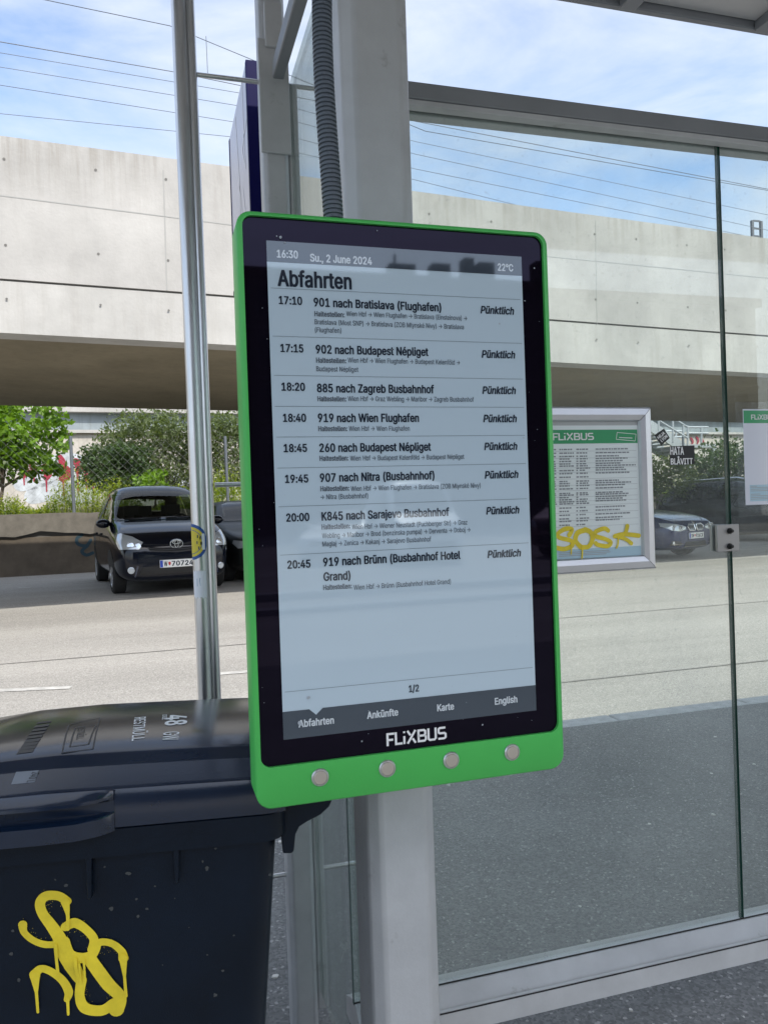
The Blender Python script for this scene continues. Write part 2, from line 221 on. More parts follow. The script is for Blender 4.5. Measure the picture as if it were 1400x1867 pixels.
# ---------------------------------------------------------------- mesh builder
# letter outlines in two weights (pairs of base-90 digits per coordinate, 500 units to the em)
FONT_KEYS = 'ABCDEFGHIJKLMNOPQRSTUVWXYZabcdefghijklmnopqrstuvwxyz0123456789:.,()/→°éüÜÅýöä-'
FONT_BOOK = '''+.(R(J(w(I(}(K):)4)<)6)@)7*>)6*@)4*F)#*V(R*Z(K*_(I+#(I+((J+*(L+((T*0+%**+7*%+<)V+=)P+8(T(](O(N  )J)W)H)X)H)])g*])i*c)k*c*3)Z*2)X*.)W
*}(i(J)m(I)u(K*,(K*8(M*U(Z*b(g*g(o*k(w*p),*p)@*k)P*a)d*Q)q*F)v*C)y*U***Z*/*c*>*f*L*f*]*a*m*V+$*L+.*4+:*(+=(m+=(i+<(g+:(f(P  ):(l)8(m)7(q)7)_)8)c)w)d*%)a*.)]*:)S*@)H*D)6*B),*>(}*9(w*.(q)y(l  ):*))8**)7*.)7*s)8*w)w*x*(*s*4*h*9*]*9*H*4*<*+*2*#*.)q*)
+=)v(G*,(F*B(K*c([*q(g+#(y+/)9+.)A+*)D*a)C*_)A*Z)5*V)-*J(y*4(n)y(i)_(p)L(z)D)%)7);)0)O)-)[)-*+)/*7)8*Q)A*`)T*p)a*v)q*{*#*{*.*x*>*r*I*l*P*e*Y*W*]*O*_*G*a*E+**D+.*G+.*S+#*j*r*|*i+**N+9*,+B)m+B)L+;)8+1).+*(x*t(l*b(g*U(a*C([*-([)[(`)G(i).(u(u),(a)<(T)_(H
+9(i(J)_(I)g(K){(K*:(R*L(Z*](f*m(v*x).+#)B+))V+))c++)k++)}+&*>*{*T*m*n*]+#*P+,*8+8*%+=(m+=(g+:(f(P  ):(l)8(m)7(q)7*u)8*w)<*x)o*x*%*s*4*m*>*f*H*[*P*L*W*4*Z)s*Y)a*T)J*H)/*:(|*0(v*#(q)k(l
*j(i(J*T(I*X(J*Z(L*[(g*X(k*V(l)<(l)8(m)7(q)7)])8)a*L)b*P)e*Q)i*Q*#*P*%*L*))8**)7*.)8*w)<*x*T*x*V*y*Y*}*Y+8*V+<(m+=(i+<(g+:(f(P
*f(i(J)0(I)4(J)6(L)7)Z)8)_*F)`*H)a*K)e*K){*J)}*F*$)8*%)7**)8*w)<*x*R*x*T*y*W*}*W+8*T+<(m+=(i+<(g+:(f(P
+B)[(I*8(H*J(M*X(S*g(]*v(l*}(v+/)7+3)O+3)n+0)t+,)u*%)u){)r)z)Y)})U*_)T*a)S*b)O*Z)5*Q)$*D(v*4(n*((j)y(i)k(l)R(v)G(~)>)/)6)=)-)[)-*+)/*7)6*M)>*[)J*i)T*p)a*v)q*{*.*x*@*p*H*k*R*a*X*V*_*G*a*E+,*D+0*G+**^+#*j*n+$*h++*]+2*H+;*8+@**+B)m+B)_+@)L+;)8+1)0+,(s*n(g*U(`*A([*-([)[(a)E(j)+(u(s)*(c)>(T)J(O
+@(i(J)0(I)4(J)6(L)7)_)8)c)<)d*V)c*W)_*X(L*Z(J*_(I+#(I+((L+)+6+%+<*_+=*Z+<*X+:*W*.*V***R*))8**)7*.)6+:)4+<)0+=(k+=(g+:(f(P
*.(Z(J)y(I)}(J*#(L*$(g)}(k)V(l)T(m)S(q)S*u)V*x)}*y*$*}*$+6*#+:)}+<(_+=(Z+<(X+:(W*}(Z*y)#*x)%*w)&*s)&(o)#(l(Z(k(W(e(W(N
*_)6(I)f(H)z(O*/(Z*=(l*C(~*F)5*F+7*E+;*C+=)z+>)x+=)u+9)u)1)p(|)j(s)b(n)W(i)G(i)?(l)9(o)2(v)-)$)*)-)*)E)&)I(`)J([)I(Y)G(X)&(b(l(g(d(u(U)$(O
+&(i(J)0(I)4(J)6(L)7)D)C)T)T)e)X)b*H(Q*N(K*T(I*}(J*~(N)s*(*/*B*{+7*|+:*{+<*N+=*H+;*1+#*-*y):*$)8*%)7**)6+:)4+<)0+=(k+=(g+:(f(P
*](i(J*L(I*P(J*S(N*S(g*P(k*N(l)<(l)8(m)7(o)7+6)6+:)2+=(k+=(g+:(f+8(f(P
+y(i(J)0(I)4(L)5(N)6*C)8*B)<*8)D)})}(L*%(I*B(I*H(K*L(T+2*D+4*E+5(N+8(J+:(I+_(J+b(P+a+:+Z+=+,+=+(+<+%+:*F)Z*8)2*6)/*4)0*()R)D+:)B+<)>+=(i+<(f+6(f(P
+D(i(J)2(I)6(L)7(N)7*8)5*B)6*S)8*R)X)y*S(L*Z(I+((I+,(L+-+6+*+<*_+=*]+<*Y+8*Y)F*[)<*Z)5*X)6*T)<*P)D)=+:)6+=(k+=(g+:(f(P
+I)[(I*8(H*L(O*c([*n(d*z(r+*))+4)A+9)U+9)b+;)j+9*3+4*G+,*^*|*p*j+)*Z+3*K+;*8+@*(+B)m+B)_+@)L+;)8+1).+*(w*r(g*V(`*A([*-([)[(a)E(j)-(u(u),(a)<(T  )w(j)k(l)R(v)J({)@)+)6)=)/)Q)-)^)-*+)0*9)6*L)@*^)I*h)T*p)a*v)q*{*#*{*6*v*D*n*U*^*Z*U*e*=*j*)*j)b*c)E*^)7*U)+*F(w*<(q**(l
*w(i(J)0(I)4(J)6(L)7)H)8)L)})M*4)R*B)X*P)b*W)i*a)w*g***j*6*j*V*g*c*a*q*Y*{*O+,*B+4*4+:*#+=(m+=(i+<(g+:(f(P  ):)n)8)o)7)s)8*w)<*x)s*x){*u*2*l*:*_*?*L*?*>*<*4*8***3)}*#)s)m)n
+I*^(2+((1+,(2+-(4*k(_*l(c*}(v+,),+5)B+;)g+;){+4*H++*_*z*s*n+%*]+2*P+9*F+<*2+A)c+A)J+:):+2))+%(u*p(i*Z(c*J([*,([)Z(c)>(o)#(w(r)0(^):(V)L(N)c(G*4(G*F(M  )o(k)a(o)P(w)>).)2)H)-)Z)-*.)2*@)>*Z)N*l)Z*t)k*y*(*z*6*v*B*o*L*h*V*^*_*N*e*>*j***j)_*e)J*_):*V)+*P)&*?)<*8)B)m)B)k)@)m)<*/(o*.(m*%(j
*y(i(J)0(I)4(J)6(L)7)N)8)R)<)S)e)S)k)Q*B(N*E(J*J(I*s(J*t(N*=)X*?)]*P)f*Z)p*g*,*l*<*l*T*c*o*[*{*N+-*F+2*4+:*#+=(m+=(i+<(g+:(f(P  ):)t)8)u)7)y)7*s)8*w)s*x*(*s*5*i*<*Z*?*P*?*D*<*6*6***2*$*%)y)m)t
*x)F(H)|(G*/(J*=(O*X(c*c(q*j)**k)@*h)L*_)]*O)l*7)y)M*3):*>)3*J)2*Z)8*i)C*s)K*w)[*|)l*|)|*w*)*s*5*g*;*V*=*T*d*T*g*X*f*c*Z*{*K+.*?+6*-+>)z+A)O+A)7+:(z+,(o*}(f*m(b*_(a*N(d*@(n*.(v*$)$)y)7)o)~)Y*6)N*=)B*?)8*>)0*6(y*+(q)~(m)l(h)[(h)Q(j)=(s)6(y)1)$)-)1)))6(b)7([)4([)*(`(y(h(j(|(V)1(N
*y)P(J)u(I)w(J)z(N)z*u){*w*#*x*m*y*o*{*p+#*p+8*m+<(_+=(Z+<(X+:(W*}(Z*y)H*x)L*w)M*u)M(P
+A)W(H*0(G*D(L*R(R*c(^*p(k*z(y+#),+))F+)+6+(+:+%+<*]+=*X+:*W)P*U)H*U)<*L)(*D(x*0(m*#(j)i(j)^(m)L(v)C)#)=).)7)@)7+8)4+<)0+=(k+=(g+:(g)6(m)#(s(s))(_)<(Q
+.)U(J*#(I*)(N+(+4+*+:+(+<*]+=*V+8)o),)m)%)k)%(}+:({+<(w+=(T+=(P+:(T+,)P(R
,;)=(J)e(I)i(J)k(L*A*J*D*M*F*H*w(N*{(J+#(I+H(I+L(K+N(P,4+*,7+8,6+<+m+=+i+<+g+:+7):+4)6+1):*]+:*Z+<*V+=*2+=*,+;*)+6)T)3)Q)4)J)T(}+8(w+=(R+<(P+:(P+6(_*])8(T):(N
++(S(J(z(I)$(K)U)6)b)I)j)Q)l)P*M(Q*S(K*Y(I+$(J+&(L+$(P*))u*+){*x+4*{+:*z+<*S+=*M+;)~*Z)l*>)j*=)++<)&+=(Y+<(X+:([+4)G*()P)u(U(T(Q(N
+*)V(J)y(I)}(J*#(L*%)]+#+6+%+:+#+<*V+=*P+;)s*:)k*+)i**)%+;({+=(V+=(R+<(P+:(R+6)R)Z)S(P
*t(_(J*a(I*g(L*h(g*e(k*c(l)T(l)L(j):(j)6(k)5(m)D)%*e+%*f+8*c+<(c+=(]+:([*}(]*{(a*x***x*.*w*/*u*#*g(](e([(N
*[)2(F)K(E)W(G)j(N)t(U)v(T)x(L)|(I*A(I*E(L*F)}*C*.*;*?*-*M)n*X)A*Y)1*V(p*G(h*?(]*,(^*((`*&(x){)$)z)))|)9*2)I*:)W*;)l*4)t*()w)y)w)q)r)j)h)f)=)b(x)X(j)Q(a)H(Y)<(V)4(V(w(`(c(h(W(v(N  )?(g)1(m)((w)%({)%)*)*)6)/):)7)>)E)B)^)G)v)I)w)2)t)()k(s)`(l)Q(g
*m)Q(H)w(G*((J*8(R*B(Y*N(h*Z)#*b)@*b)a*])w*P*6*I*@*8*N*(*V)w*Y)P*Y)>*P)4*I)2*J)0+:),+=(g+=(c+:(b+6(b(N(e(J(g(I),(I)0(L)2(X)4(Y)>(P)J(J  )Z(g)N(k)F(p)>(x)9)%)1)@)1)a)6)u)>*))N*6)]*;)e*;)|*2*/)y*5)c*5)@*0),*((y)}(r)m(i)e(f
*_)V(F)f(E)x(J*-(P*;(Y*H(g*R({*Q)#*M)(*5)/*/)/*))+)|(t)s(m)b(g)U(f)M(i)?(p)7(x)/),)()F)()X)+)g)/)u)7*()?*1)G*6)U*;)^*;)n*6)z*.*&)}*))w*-)t*5)t*O)z*S)}*O*,*G*:*7*K*$*T)r*Y)E*Y)5*T(~*J(m*:(h*2(^)w(X)e(X)<(b({(l(h(|(W)1(M)E(G
*m)<(H)f(G)|(P*+(Y*-(X*/(L*3(I*S(I*W(L*X+6*W+:*U+<*3+=*/+:*-*J*+*I)|*P)j*Y)C*Y)7*V)&*N(w*F(l*;(b*(([)q(X)c(X)<(b(y(n(d(z(W)-(N  )S(g)A(o)5({)/),)*)<)()H)()Z)/)w):*.)?*2)K*8)U*;)^*;)s*2)~*#*,)i*.)]*.)F*&)*)y(u)r(o)f(i)^(f
*c)B(H)p(G*)(L*>(X*H(c*Q(q*S(w*R({*M(}*5))*/))*+)&)~(t)r(k)b(f)Y(f)M(i);(s)/)()()@)))D)+)E*Q)E*U)F*W)H*X)a*T)u*Q*#*E*:*;*E*+*P)p*Y)C*Y)9*V))*N(z*G(l*8(b*%(X)e(X)<(^)*(h(o(m(g(}(V)5(L  )+)b)))e)+)o)/){)4*()?*2)G*6)W*;)^*;)l*6)r*3)y*,*&)y*,)g*+)c*&)b
)r(r(J)9(I)=(J)?(L)@*6)A*8)E*9)f*9)j*<)k*@)k*R)h*V)E*W)A*X)@*s)C*{)I+%)U+))f+&)k+*)r+B)p+D)j+F)^+I)G+I)5+D))+>(y+4(t+*(o*w(n*X(j*W(O*W(K*T(J*>(M*:(l*9(o*6(o(P
*n)H&Y)Y&X)b&Z)r&Z*/&b*8&f*G&s*M&z*S(+*X(=*X*Q*W*U*U*W*3*W*0*S*/*G*-*F*#*O)t*U)f*Z)E*Z);*W(~*L(k*9(b*)(X)f(X)=(`)&(j(n(v(a)&(W)/(S)M(L)b(L)l(O)z(U*+(_*-(^*.(G*+(9*%(-)z(&)r&~)b&y)M&z):(&)+(8)&(:(x(8(c(+(b(&(f&{(x&j)/&`  )O(n)@(t)7({)3)&)-)3)*)=)()I)()[)-)r)5*&)9*,)@*3)I*7)Q*:)b*:)j*7)v*0*%)|*.)b*.)C*%)))}(~)v(w)j(p)b(n
*f(e(J)*(I).(J)0(L)1)i)4)w)8*&)D*3)J*6)Z*;)k*6)q*3){*(*#)y*&)e*((L*,(I*J(I*N(J*Q(N*Q)w*N*(*H*8*A*D*7*N*0*R)w*Y)R*Y)@*S)4*I)2*J)1+8)0+:),+=(g+=(c+:(b+8(b(P
)E(d(J)-(I)/(J)2(N)2*P)1*T)-*W(f*W(b*T(a*R(a(P  (m*u)$*u)-*y)3*~)5+()7+0)5+6)0+@)$+E(n+E(g+B(_+:(]+6(^+%(e*y
)E(E&^([&](p&d(x&i)%&r)-($)2(A)2*Q)1*U)-*X(f*X(b*U(a*S(a(5(^(,(V($(O&}(E&|(C&z(B&b  (k*v)$*u)1*{)5+))6+5)3+;)/+@(~+F(p+F(f+A(_+;(Z+1([++(`+#
*V(e(J)*(I).(J)0(L)1)6)8)?)>)C)G):*&(J*R(I*V(J*W(L)a)Y)_)_)a)d*M*P*O*T*N*V*J*W)}*V)6)l)2)k)1+6)0+:),+=(g+=(c+:(b+8(b(P
)Q)5(I)@(H)N(J)R(M)O(`)L(g)H(i)<(i)8(k)4(n)1(t)1+9)0+;),+>(g+>(c+;(b+7(b(j(i(Z(u(O)%(J
+p(e(J)*(I).(J)0(L)1)q)6*%)9*,)F*6)T*;)]*:)h*6)q*-)v)})v(P)y(J*@(I*D(J*F(L*G){*L***Q*2*]*8*g*;*u*8+&*2+**.+/)}+1)m+2(L+4(J+8(I+X(J+[(P+[)}+V*4+N*B+B*O+:*T+0*X+#*[*i*[*Z*X*F*N*8*A*6*B*,*N)o*[)T*[)J*X)4*K)2*L)0*T),*W(e*V(b*P(b(P
*f(e(J)*(I).(J)0(L)1)i)4)w)8*&)D*3)J*6)Z*;)k*6)q*3){*(*#)y*&)e*((L**(J*.(I*L(I*P(L*Q)w*N*(*H*8*A*D*9*L*%*V)w*Y)R*Y)@*S)4*I)2*J)0*T),*W(g*W(c*T(b(P
*i)B(H)p(G*$(L*1(R*C(b*Q(w*W)**])@*^)P*])a*U)}*K*5*<*F*1*N)z*V)n*Y)E*Y)1*S(|*I(m*:(e*.(^)w(X)e(X)>(^)*(b(z(l(h(|(W)5(L  )S(g)@(o)8(w)3)#)/),)*)<)()F)()X)/)u)8**)@*2)K*8)U*;)`*;)o*6)v*1*$*%*+)u*0)g*2)Z*2)F*+),)~(x)t(o)h(i)`(f
*m(e&^)*&]).&^)0&`)2(Y)6(X)@(O)N(I)](F)y(G*,(K*:(S*E([*X(y*])+*b)A*b)b*])x*T*/*F*D*,*U)w*Z)T*Z)<*O)4*H)2*I)0*U),*X(g*X(c*U(b&d  )V(h)L(l)D(q):)$)4)5)1)A)1)b)6)t)<*$)D*0)L*5)V*9)i*:){*2*%*,*0)v*5)b*5)A*0)-**(|)}(q)i(h
*m*1&^*S&]*U&^*X&b*W*U*S*X*3*X*/*U*-*I*+*H)z*Q)f*Z)E*Z);*W(~*L(k*9(b*)(X)d(X);(^))(d(t(s(^)$(S)3(K)C(F)b(F)v(L*-(Y*.&d  )O(h);(s)0)&)-)1)()G)()[)-)r)9*,)@*3)I*7)Q*:)`*:)j*7)u*1*%)|*))r*.)[*.)E*&)+)v(q)j(j)b(h
)u(e(J)*(I).(J)0(L)1)m)4)y)<*-)N*6)Z*9)g*7)q*8)t*<)t*R)s*V)q*X)N*Y)D*V)4*M)2*N)0*T),*W(g*W(c*T(b(P
*N)1(H)c(G)u(L*&(R*8(b*B(w*B)4*>)>*4)K)y)X)D)g)6)n)0)w)/*%)3*0)8*4)H*;)X*;)e*6)m*/)s)~)w)|*.)~*=*(*>***>*.*:*8*5*@*$*P)k*X)<*Y),*T(v*L(i*?(c*6(_**(^)y(c)g(f)a(s)S)*)J)>)D)X)>)i)8)n)4)q).)r({)n(s)c(j)R(f)>(i)2(o).(s)()#)#)((w))(a)#([(}(Z({(Z(w(b(e(u(R
)e)B(H)O(G)^(J)b(N)c(R)^(g)[(i)Q(j)E(i)=(l)8(s)8*6);*9)[*:)_*>)_*R)^*T)Y*W)=*W)9*X)8+%)5+*(l++(h+((g+%(g*Z(d*W(O*W(K*T(J*>(M*:(d*9(g*6(g(y(m(c(y(T)&(N)3(I
*f)9(I)](H)m(M)y(S*#(X*%(W*((M*,(J*L(J*P(M*Q*Q*P*U*N*W*,*X*(*U*&)C*#)1){(~)u(u)k(n)Z(i)L(j)=(r):(v)2)-)0*U).*W)**X(g*X(c*U(b))(e(x(m(f(z(U)((O
*[)@(J)d(I)h(J)j(L*Q*D*V*R*U*V*/*W*)*S)U)*)S))(~*S(z*V(v*W(U*W(Q*T(S*L)7(])=(N
+Z)4(J)U(I)Y(J)[(L*$)p*()o*/)P*K(L*M(J*Q(I*t(J*v(L+Q*L+S*T+Q*V+-*W+&*R*h)P*d)@*`)6*^)8*[)>*=*R*7*W)m*V)j*R)J)8)G)4)C)>)$*R(z*W(U*V(R*R(Y*<)+(a)1(N
*U(T(J(X(I)#(J)P)2)R)2)V),)](})}(K*((I*N(J*P(L*N(P)m)L)j)R*H*N*K*T*J*V*F*W){*V)Z*%)T)w)R)v)N)y)H*())*V)#*W(X*V(W*T(Z*N)9)T)6)N(S(P(R(L
*[(g&^)-&])=&b)K&k)U&x)b(7*S*I*V*S*U*W*1*X*+*U)Y)7)S)+)Q)-)I)E(~*T(z*W(v*X(U*X(Q*U(Q*Q)=(K)5(5),($)$&}(j&}(f&z(`&d(b&`
*V(`(J*A(I*G(L*H(e*E(i)=(j):(k)9(m*C*<*D*R*A*V(f*W(`*T(_*<(b*8)d*7)h*6)i*4(`(i(](a(](N
*|)I(I){(H*.(M*<(U*M(f*V(t*_)+*f)A*h)b*j)h*j)|*h*&*f*G*_*^*V*p*N*|*@+0*.+;)o+B)Z+B)J+?):+9)0+2(y*{(l*d(e*K(`*3(`)U(k)&(w(k)1(U)<(N  )Z(j)P(n)H(u)@(~):)/)/)Y)/*-)6*M):*Y)B*j)H*q)P*v)Z*z)e*|)s*x)|*t*)*l*2*^*6*Q*=*3*=)Y*:)G*2)-*)(x)~(r)s(l)k(i
*|(q(J*Z(I*_(J*a(L*b(e*_(i*.(j**(k*)(m*)+6*(+:*%+<)P+<(z*u(s*m(r*N(u*J(y*I(~*J)R*n)T*o)W*m)W(o)V(k)R(j(q(i(o(g(n(c(n(N
*|(k(J*Z(I*_(J*a(L*b(e*_(i*](j)J(j)G(k)F(m*?)k*N*%*Z*@*^*L*^*V*X*k*R*y*?+2*(+>)w+A)R+A)@+<))+0(s*x(m*k(h*X(h*P(k*L)4*K)8*N)9*])=*g)H*t)R*y)Z*{)i*|){*u*+*k*0*_*3*N*0*B***4)x)})O)P(i(h(h(N
*|)E(I)w(H*.(M*D(X*S(h*](x*b)+*b)I*_)U*T)g*D)w*>){*(*))o**)m*+)l*-*X+#*Y+9*V+=(q+>(m+=(k+;(j*~(k*|(o*y)y*x)z*v)r*l)<*0);)r)<)p)@)m)_)m)m)j*#)b*+)[*4)K*7)?*6)1*.(y)}(p)o(j)T(i)?(r)4(~).)3),)5(c)6(a)5(^)1(^))(c(v(l(h(}(W)6(M
*|)}(J*B(I*H(L*I(}*L)$*k)%*n)**n)@*k)D*i)E*N)E*J)F*I*4*F*8*B*9*#*9){*6)z)J)y)F)u)E)1)F)0)H)>)a*6+8*6+:*2+=)k+=)g+:(])D([)*(_)%(c)$)w)$)z(})z(N
*|)I(I)u(H*%(J*4(Q*B(Z*P(i*])$*b)7*b)Q*])d*T)t*I*)*<*3*,*;)w*@)R*@)B*:)>*:)=*I)C*v)D*x)H*y*R*z*T*|*U+$*U+9*R+=(}+>(y+=(w+;(n*=(l*7(l*+(j*$(k)r(m)p(y)m)6)m)H)v)T)z)i)z)w)t*+)h*2)Y*5)O*5)7*2)-*.)$)~(r)s(l)i(i)X(i)H(p)<({)2)3(m)4(g)1(f)+(i(|(r(h)((W)<(M
*|)K(I)y(H*.(L*C(Y*L(c*V(r*](~*`)/*`)Q*])^*X)h*O)x*F*$*.*3)}*6)X*7)Y*;*:+5*=+;*:+>)o+>)j+;(}*+(q)n(k)^(h)S(h)1(m(|(s(p(x(h)/(U)>(M  )a(h)V(j)N(n)@(|)7)5)7)M)@)b)K)n)])u)k)u){)n*,)b*5)M*5)5*1))*((u)q(j)g(g
*|(z(J)E(I)K(N*b*y*c+8*`+<(n+=(j+<(h+:(g*}(h*{(l*x*-*x*0*w*1*u(y(P(x(L
*|)K(I){(H*6(N*F(W*U(d*](n*f)&*h)=*_)W*N)m*;)x*Q*1*X*=*^*K*]*d*R*z*@+2*0+;)u+B)T+B)H+?)4+7),+2(u*{(o*n(j*`(j*M(r*7(x*/)1)x(})o(m)^(g)Q(b)A(c)&(k(n(w(_)*(U)6(O  )_(h)J(m)A(r)9(z)3)-)3)C):)Q)D)[)T)d)g)g)s)d*#)_**)Z*1)S*:)?*;)1*2(z*((p)s(i)i(g  )a*+)R*/)J*3)B*:);*K);*^)@*j)K*v)T*z)g*})y*x*$*t*,*k*1*^*1*K*,*=)~*3)q*-)g**
*|)0(J)V(I)](K*F)V*R)k*]***b*@*`*H*`*X*[*i*P*|*B+/*8+6*%+>)w+A)R+A)?+<)4+6)++0(y*~(s*u(k*e(h*X(h*8(m*%(v)q)+)a)@)V)P)Q)m)R)o)P)0(P).(L  )a)o)L)w)@*()7*>)7*R)@*i)J*t)Z*{)k*|){*u*,*i*5*T*5*<*1*.*()|)o)q)g)n
)P(q(J)-(J)6(N);(T)?(a)=(i):(o)1(w)+(z(t(z(j(u(f(q(a(g(b(Z(f(Q(l(L  (s)y)+)y)3)|);**)?*6)=*>):*D)1*L))*O(t*N(l*K(d*B(a*<(b*.(e*((l)|
)P(q(J)-(J)6(N);(T)?(a)=(i):(o)1(w)+(z(t(z(j(u(f(q(a(g(b(Z(f(Q(l(L
)P(^&i(x&h(|&k)9(g);(o)9(q(p(r(l(q(j(o(g(g(Z&u(Z&m
)|)F&u)h&t)l&u)n&w)W(R)O(k)H)*)D)H)D)q)J*<)U*g)^+#)m+H)l+L)j+M)G+M)C+J)9+6))*e(y*:(u)}(u)<(w)*)-(L)@&}
)|(^&u(~&t))&y)5(4)A(P)O)%)T)B)T)i)R)q)R*()I*R)E*c)9+*))+J)$+M(`+M([+J(j+%(v*Z(}*@)()y)()@)%).(x(g(h(<([&{([&w
)p(Q(#(r&~(v($(x(*)f+*)m+D)j+H)I+I)E+F(S(<(N(*
,0*N(L*W(K*[(M+n)a+l)f*[*v*W*y*S*z*L*w*<*g*;*c*c*:*{*%+,)u+,)s(z)r(v)q(s)k(s)V(v)R(x)Q+-)R+-)P+))K*k)6*<(c*<(_
*6)3*#)L)~)Z*()g*.)w*>*%*V*&*g)}*u)w+%)h+6)T+>)0+?({+8(s+3(i+)(b*y(_*o(^*R(e*B(j*:(t*0)&*(  )@*B)8*D).*K)**T)&*_)**k)-*q)6*y)B*})P*w)U*s)X*m)[*_)X*R)T*K)J*D
*c)B(H)p(G*)(L*>(X*H(c*Q(q*S(w*R({*M(}*5))*/))*+)&)~(t)r(k)b(f)Y(f)M(i);(s)/)()()@)))D)+)E*Q)E*U)F*W)H*X)a*T)u*Q*#*E*:*;*E*+*P)p*Y)C*Y)9*V))*N(z*G(l*8(b*%(X)e(X)<(^)*(h(o(m(g(}(V)5(L  )+)b)))e)+)o)/){)4*()?*2)G*6)W*;)^*;)l*6)r*3)y*,*&)y*,)g*+)c*&)b  )G*m)d*l)j*n*)+<*.+D*-+H)d+I)^+G)F*s)E*o
*f)9(I)](H)m(M)y(S*#(X*%(W*((M*,(J*L(J*P(M*Q*Q*P*U*N*W*,*X*(*U*&)C*#)1){(~)u(u)k(n)Z(i)L(j)=(r):(v)2)-)0*U).*W)**X(g*X(c*U(b))(e(x(m(f(z(U)((O  ))*v)@*v)F*y)L+$)O+-)N+5)K+;)B+C)<+F).+F)#+A(y+;(v+5(w+)({*}  )r*v*.*v*:+$*=+-*<+5*9+;*0+C**+F)w+F)m+A)g+;)d+5)e+))i*}
+A)W(H*0(G*D(L*R(R*c(^*p(k*z(y+#),+))F+)+6+(+:+%+<*]+=*X+:*W)P*U)H*U)<*L)(*D(x*0(m*#(j)i(j)^(m)L(v)C)#)=).)7)@)7+8)4+<)0+=(k+=(g+:(g)6(m)#(s(s))(_)<(Q  )C+])X+[)e+c)j+o)j+w)e,$)`,*)D,+)@,)):+})6+u)6+m);+c  *1+]*F+[*R+b*X+q*V+y*P,&*H,+*2,+*),#*#+u)~+o*(+d
+.(R(J(w(I(}(K):)4)<)6)@)7*>)6*@)4*F)#*V(R*Z(K*_(I+#(I+((J+*(L+((T*0+%**+7*%+<)V+=)P+8(T(](O(N  )J)W)H)X)H)])g*])i*c)k*c*3)Z*2)X*.)W  )`+D)u+C**+J*9+V*A+e*C+m*C+w*<,,*7,4*.,:)w,B)c,C)P,=)?,.):,#)7+u)7+m)>+Z)H+O)P+J  )e+a)^+i)[+s)`+})g,()k,))q,%)w+|)z+u)z+o)w+g)r+a)k+_
*[(g&^)-&])=&b)K&k)U&x)b(7*S*I*V*S*U*W*1*X*+*U)Y)7)S)+)Q)-)I)E(~*T(z*W(v*X(U*X(Q*U(Q*Q)=(K)5(5),($)$&}(j&}(f&z(`&d(b&`  )C*n)G*m)d*n)z+3*)+C*)+E*&+G)~+H)^+H)Y+F)I+&)B*r
*i)B(H)p(G*$(L*1(R*C(b*Q(w*W)**])@*^)P*])a*U)}*K*5*<*F*1*N)z*V)n*Y)E*Y)1*S(|*I(m*:(e*.(^)w(X)e(X)>(^)*(b(z(l(h(|(W)5(L  )S(g)@(o)8(w)3)#)/),)*)<)()F)()X)/)u)8**)@*2)K*8)U*;)`*;)o*6)v*1*$*%*+)u*0)g*2)Z*2)F*+),)~(x)t(o)h(i)`(f  ),*u)?*u)E*x)M+%)P+,)O+4)M+;)E+B)?+E)-+E)%+B(z+:(w+4(x+((~*z  )u*u*-*u*3*x*;+%*>+,*=+4*;+;*3+B*-+E)v+E)o+B)h+:)e+4)f+()l*z
*[)2(F)K(E)W(G)j(N)t(U)v(T)x(L)|(I*A(I*E(L*F)}*C*.*;*?*-*M)n*X)A*Y)1*V(p*G(h*?(]*,(^*((`*&(x){)$)z)))|)9*2)I*:)W*;)l*4)t*()w)y)w)q)r)j)h)f)=)b(x)X(j)Q(a)H(Y)<(V)4(V(w(`(c(h(W(v(N  )?(g)1(m)((w)%({)%)*)*)6)/):)7)>)E)B)^)G)v)I)w)2)t)()k(s)`(l)Q(g  )#*u)5*u)<*w)C+#)F+*)F+2)D+:)?+@)5+E)$+E(v+@(r+<(m+2(p+%(w*y  )m*u)~*u***w*1+#*4+**4+2*2+:*-+@)~+E)l+E)e+B)`+<)Z+2)^+%)f*x
*|)))N*A)M*C)N*F)R*F)i*C)m*?)n)+)n)))m)%)i)%)R'''.split('\n')
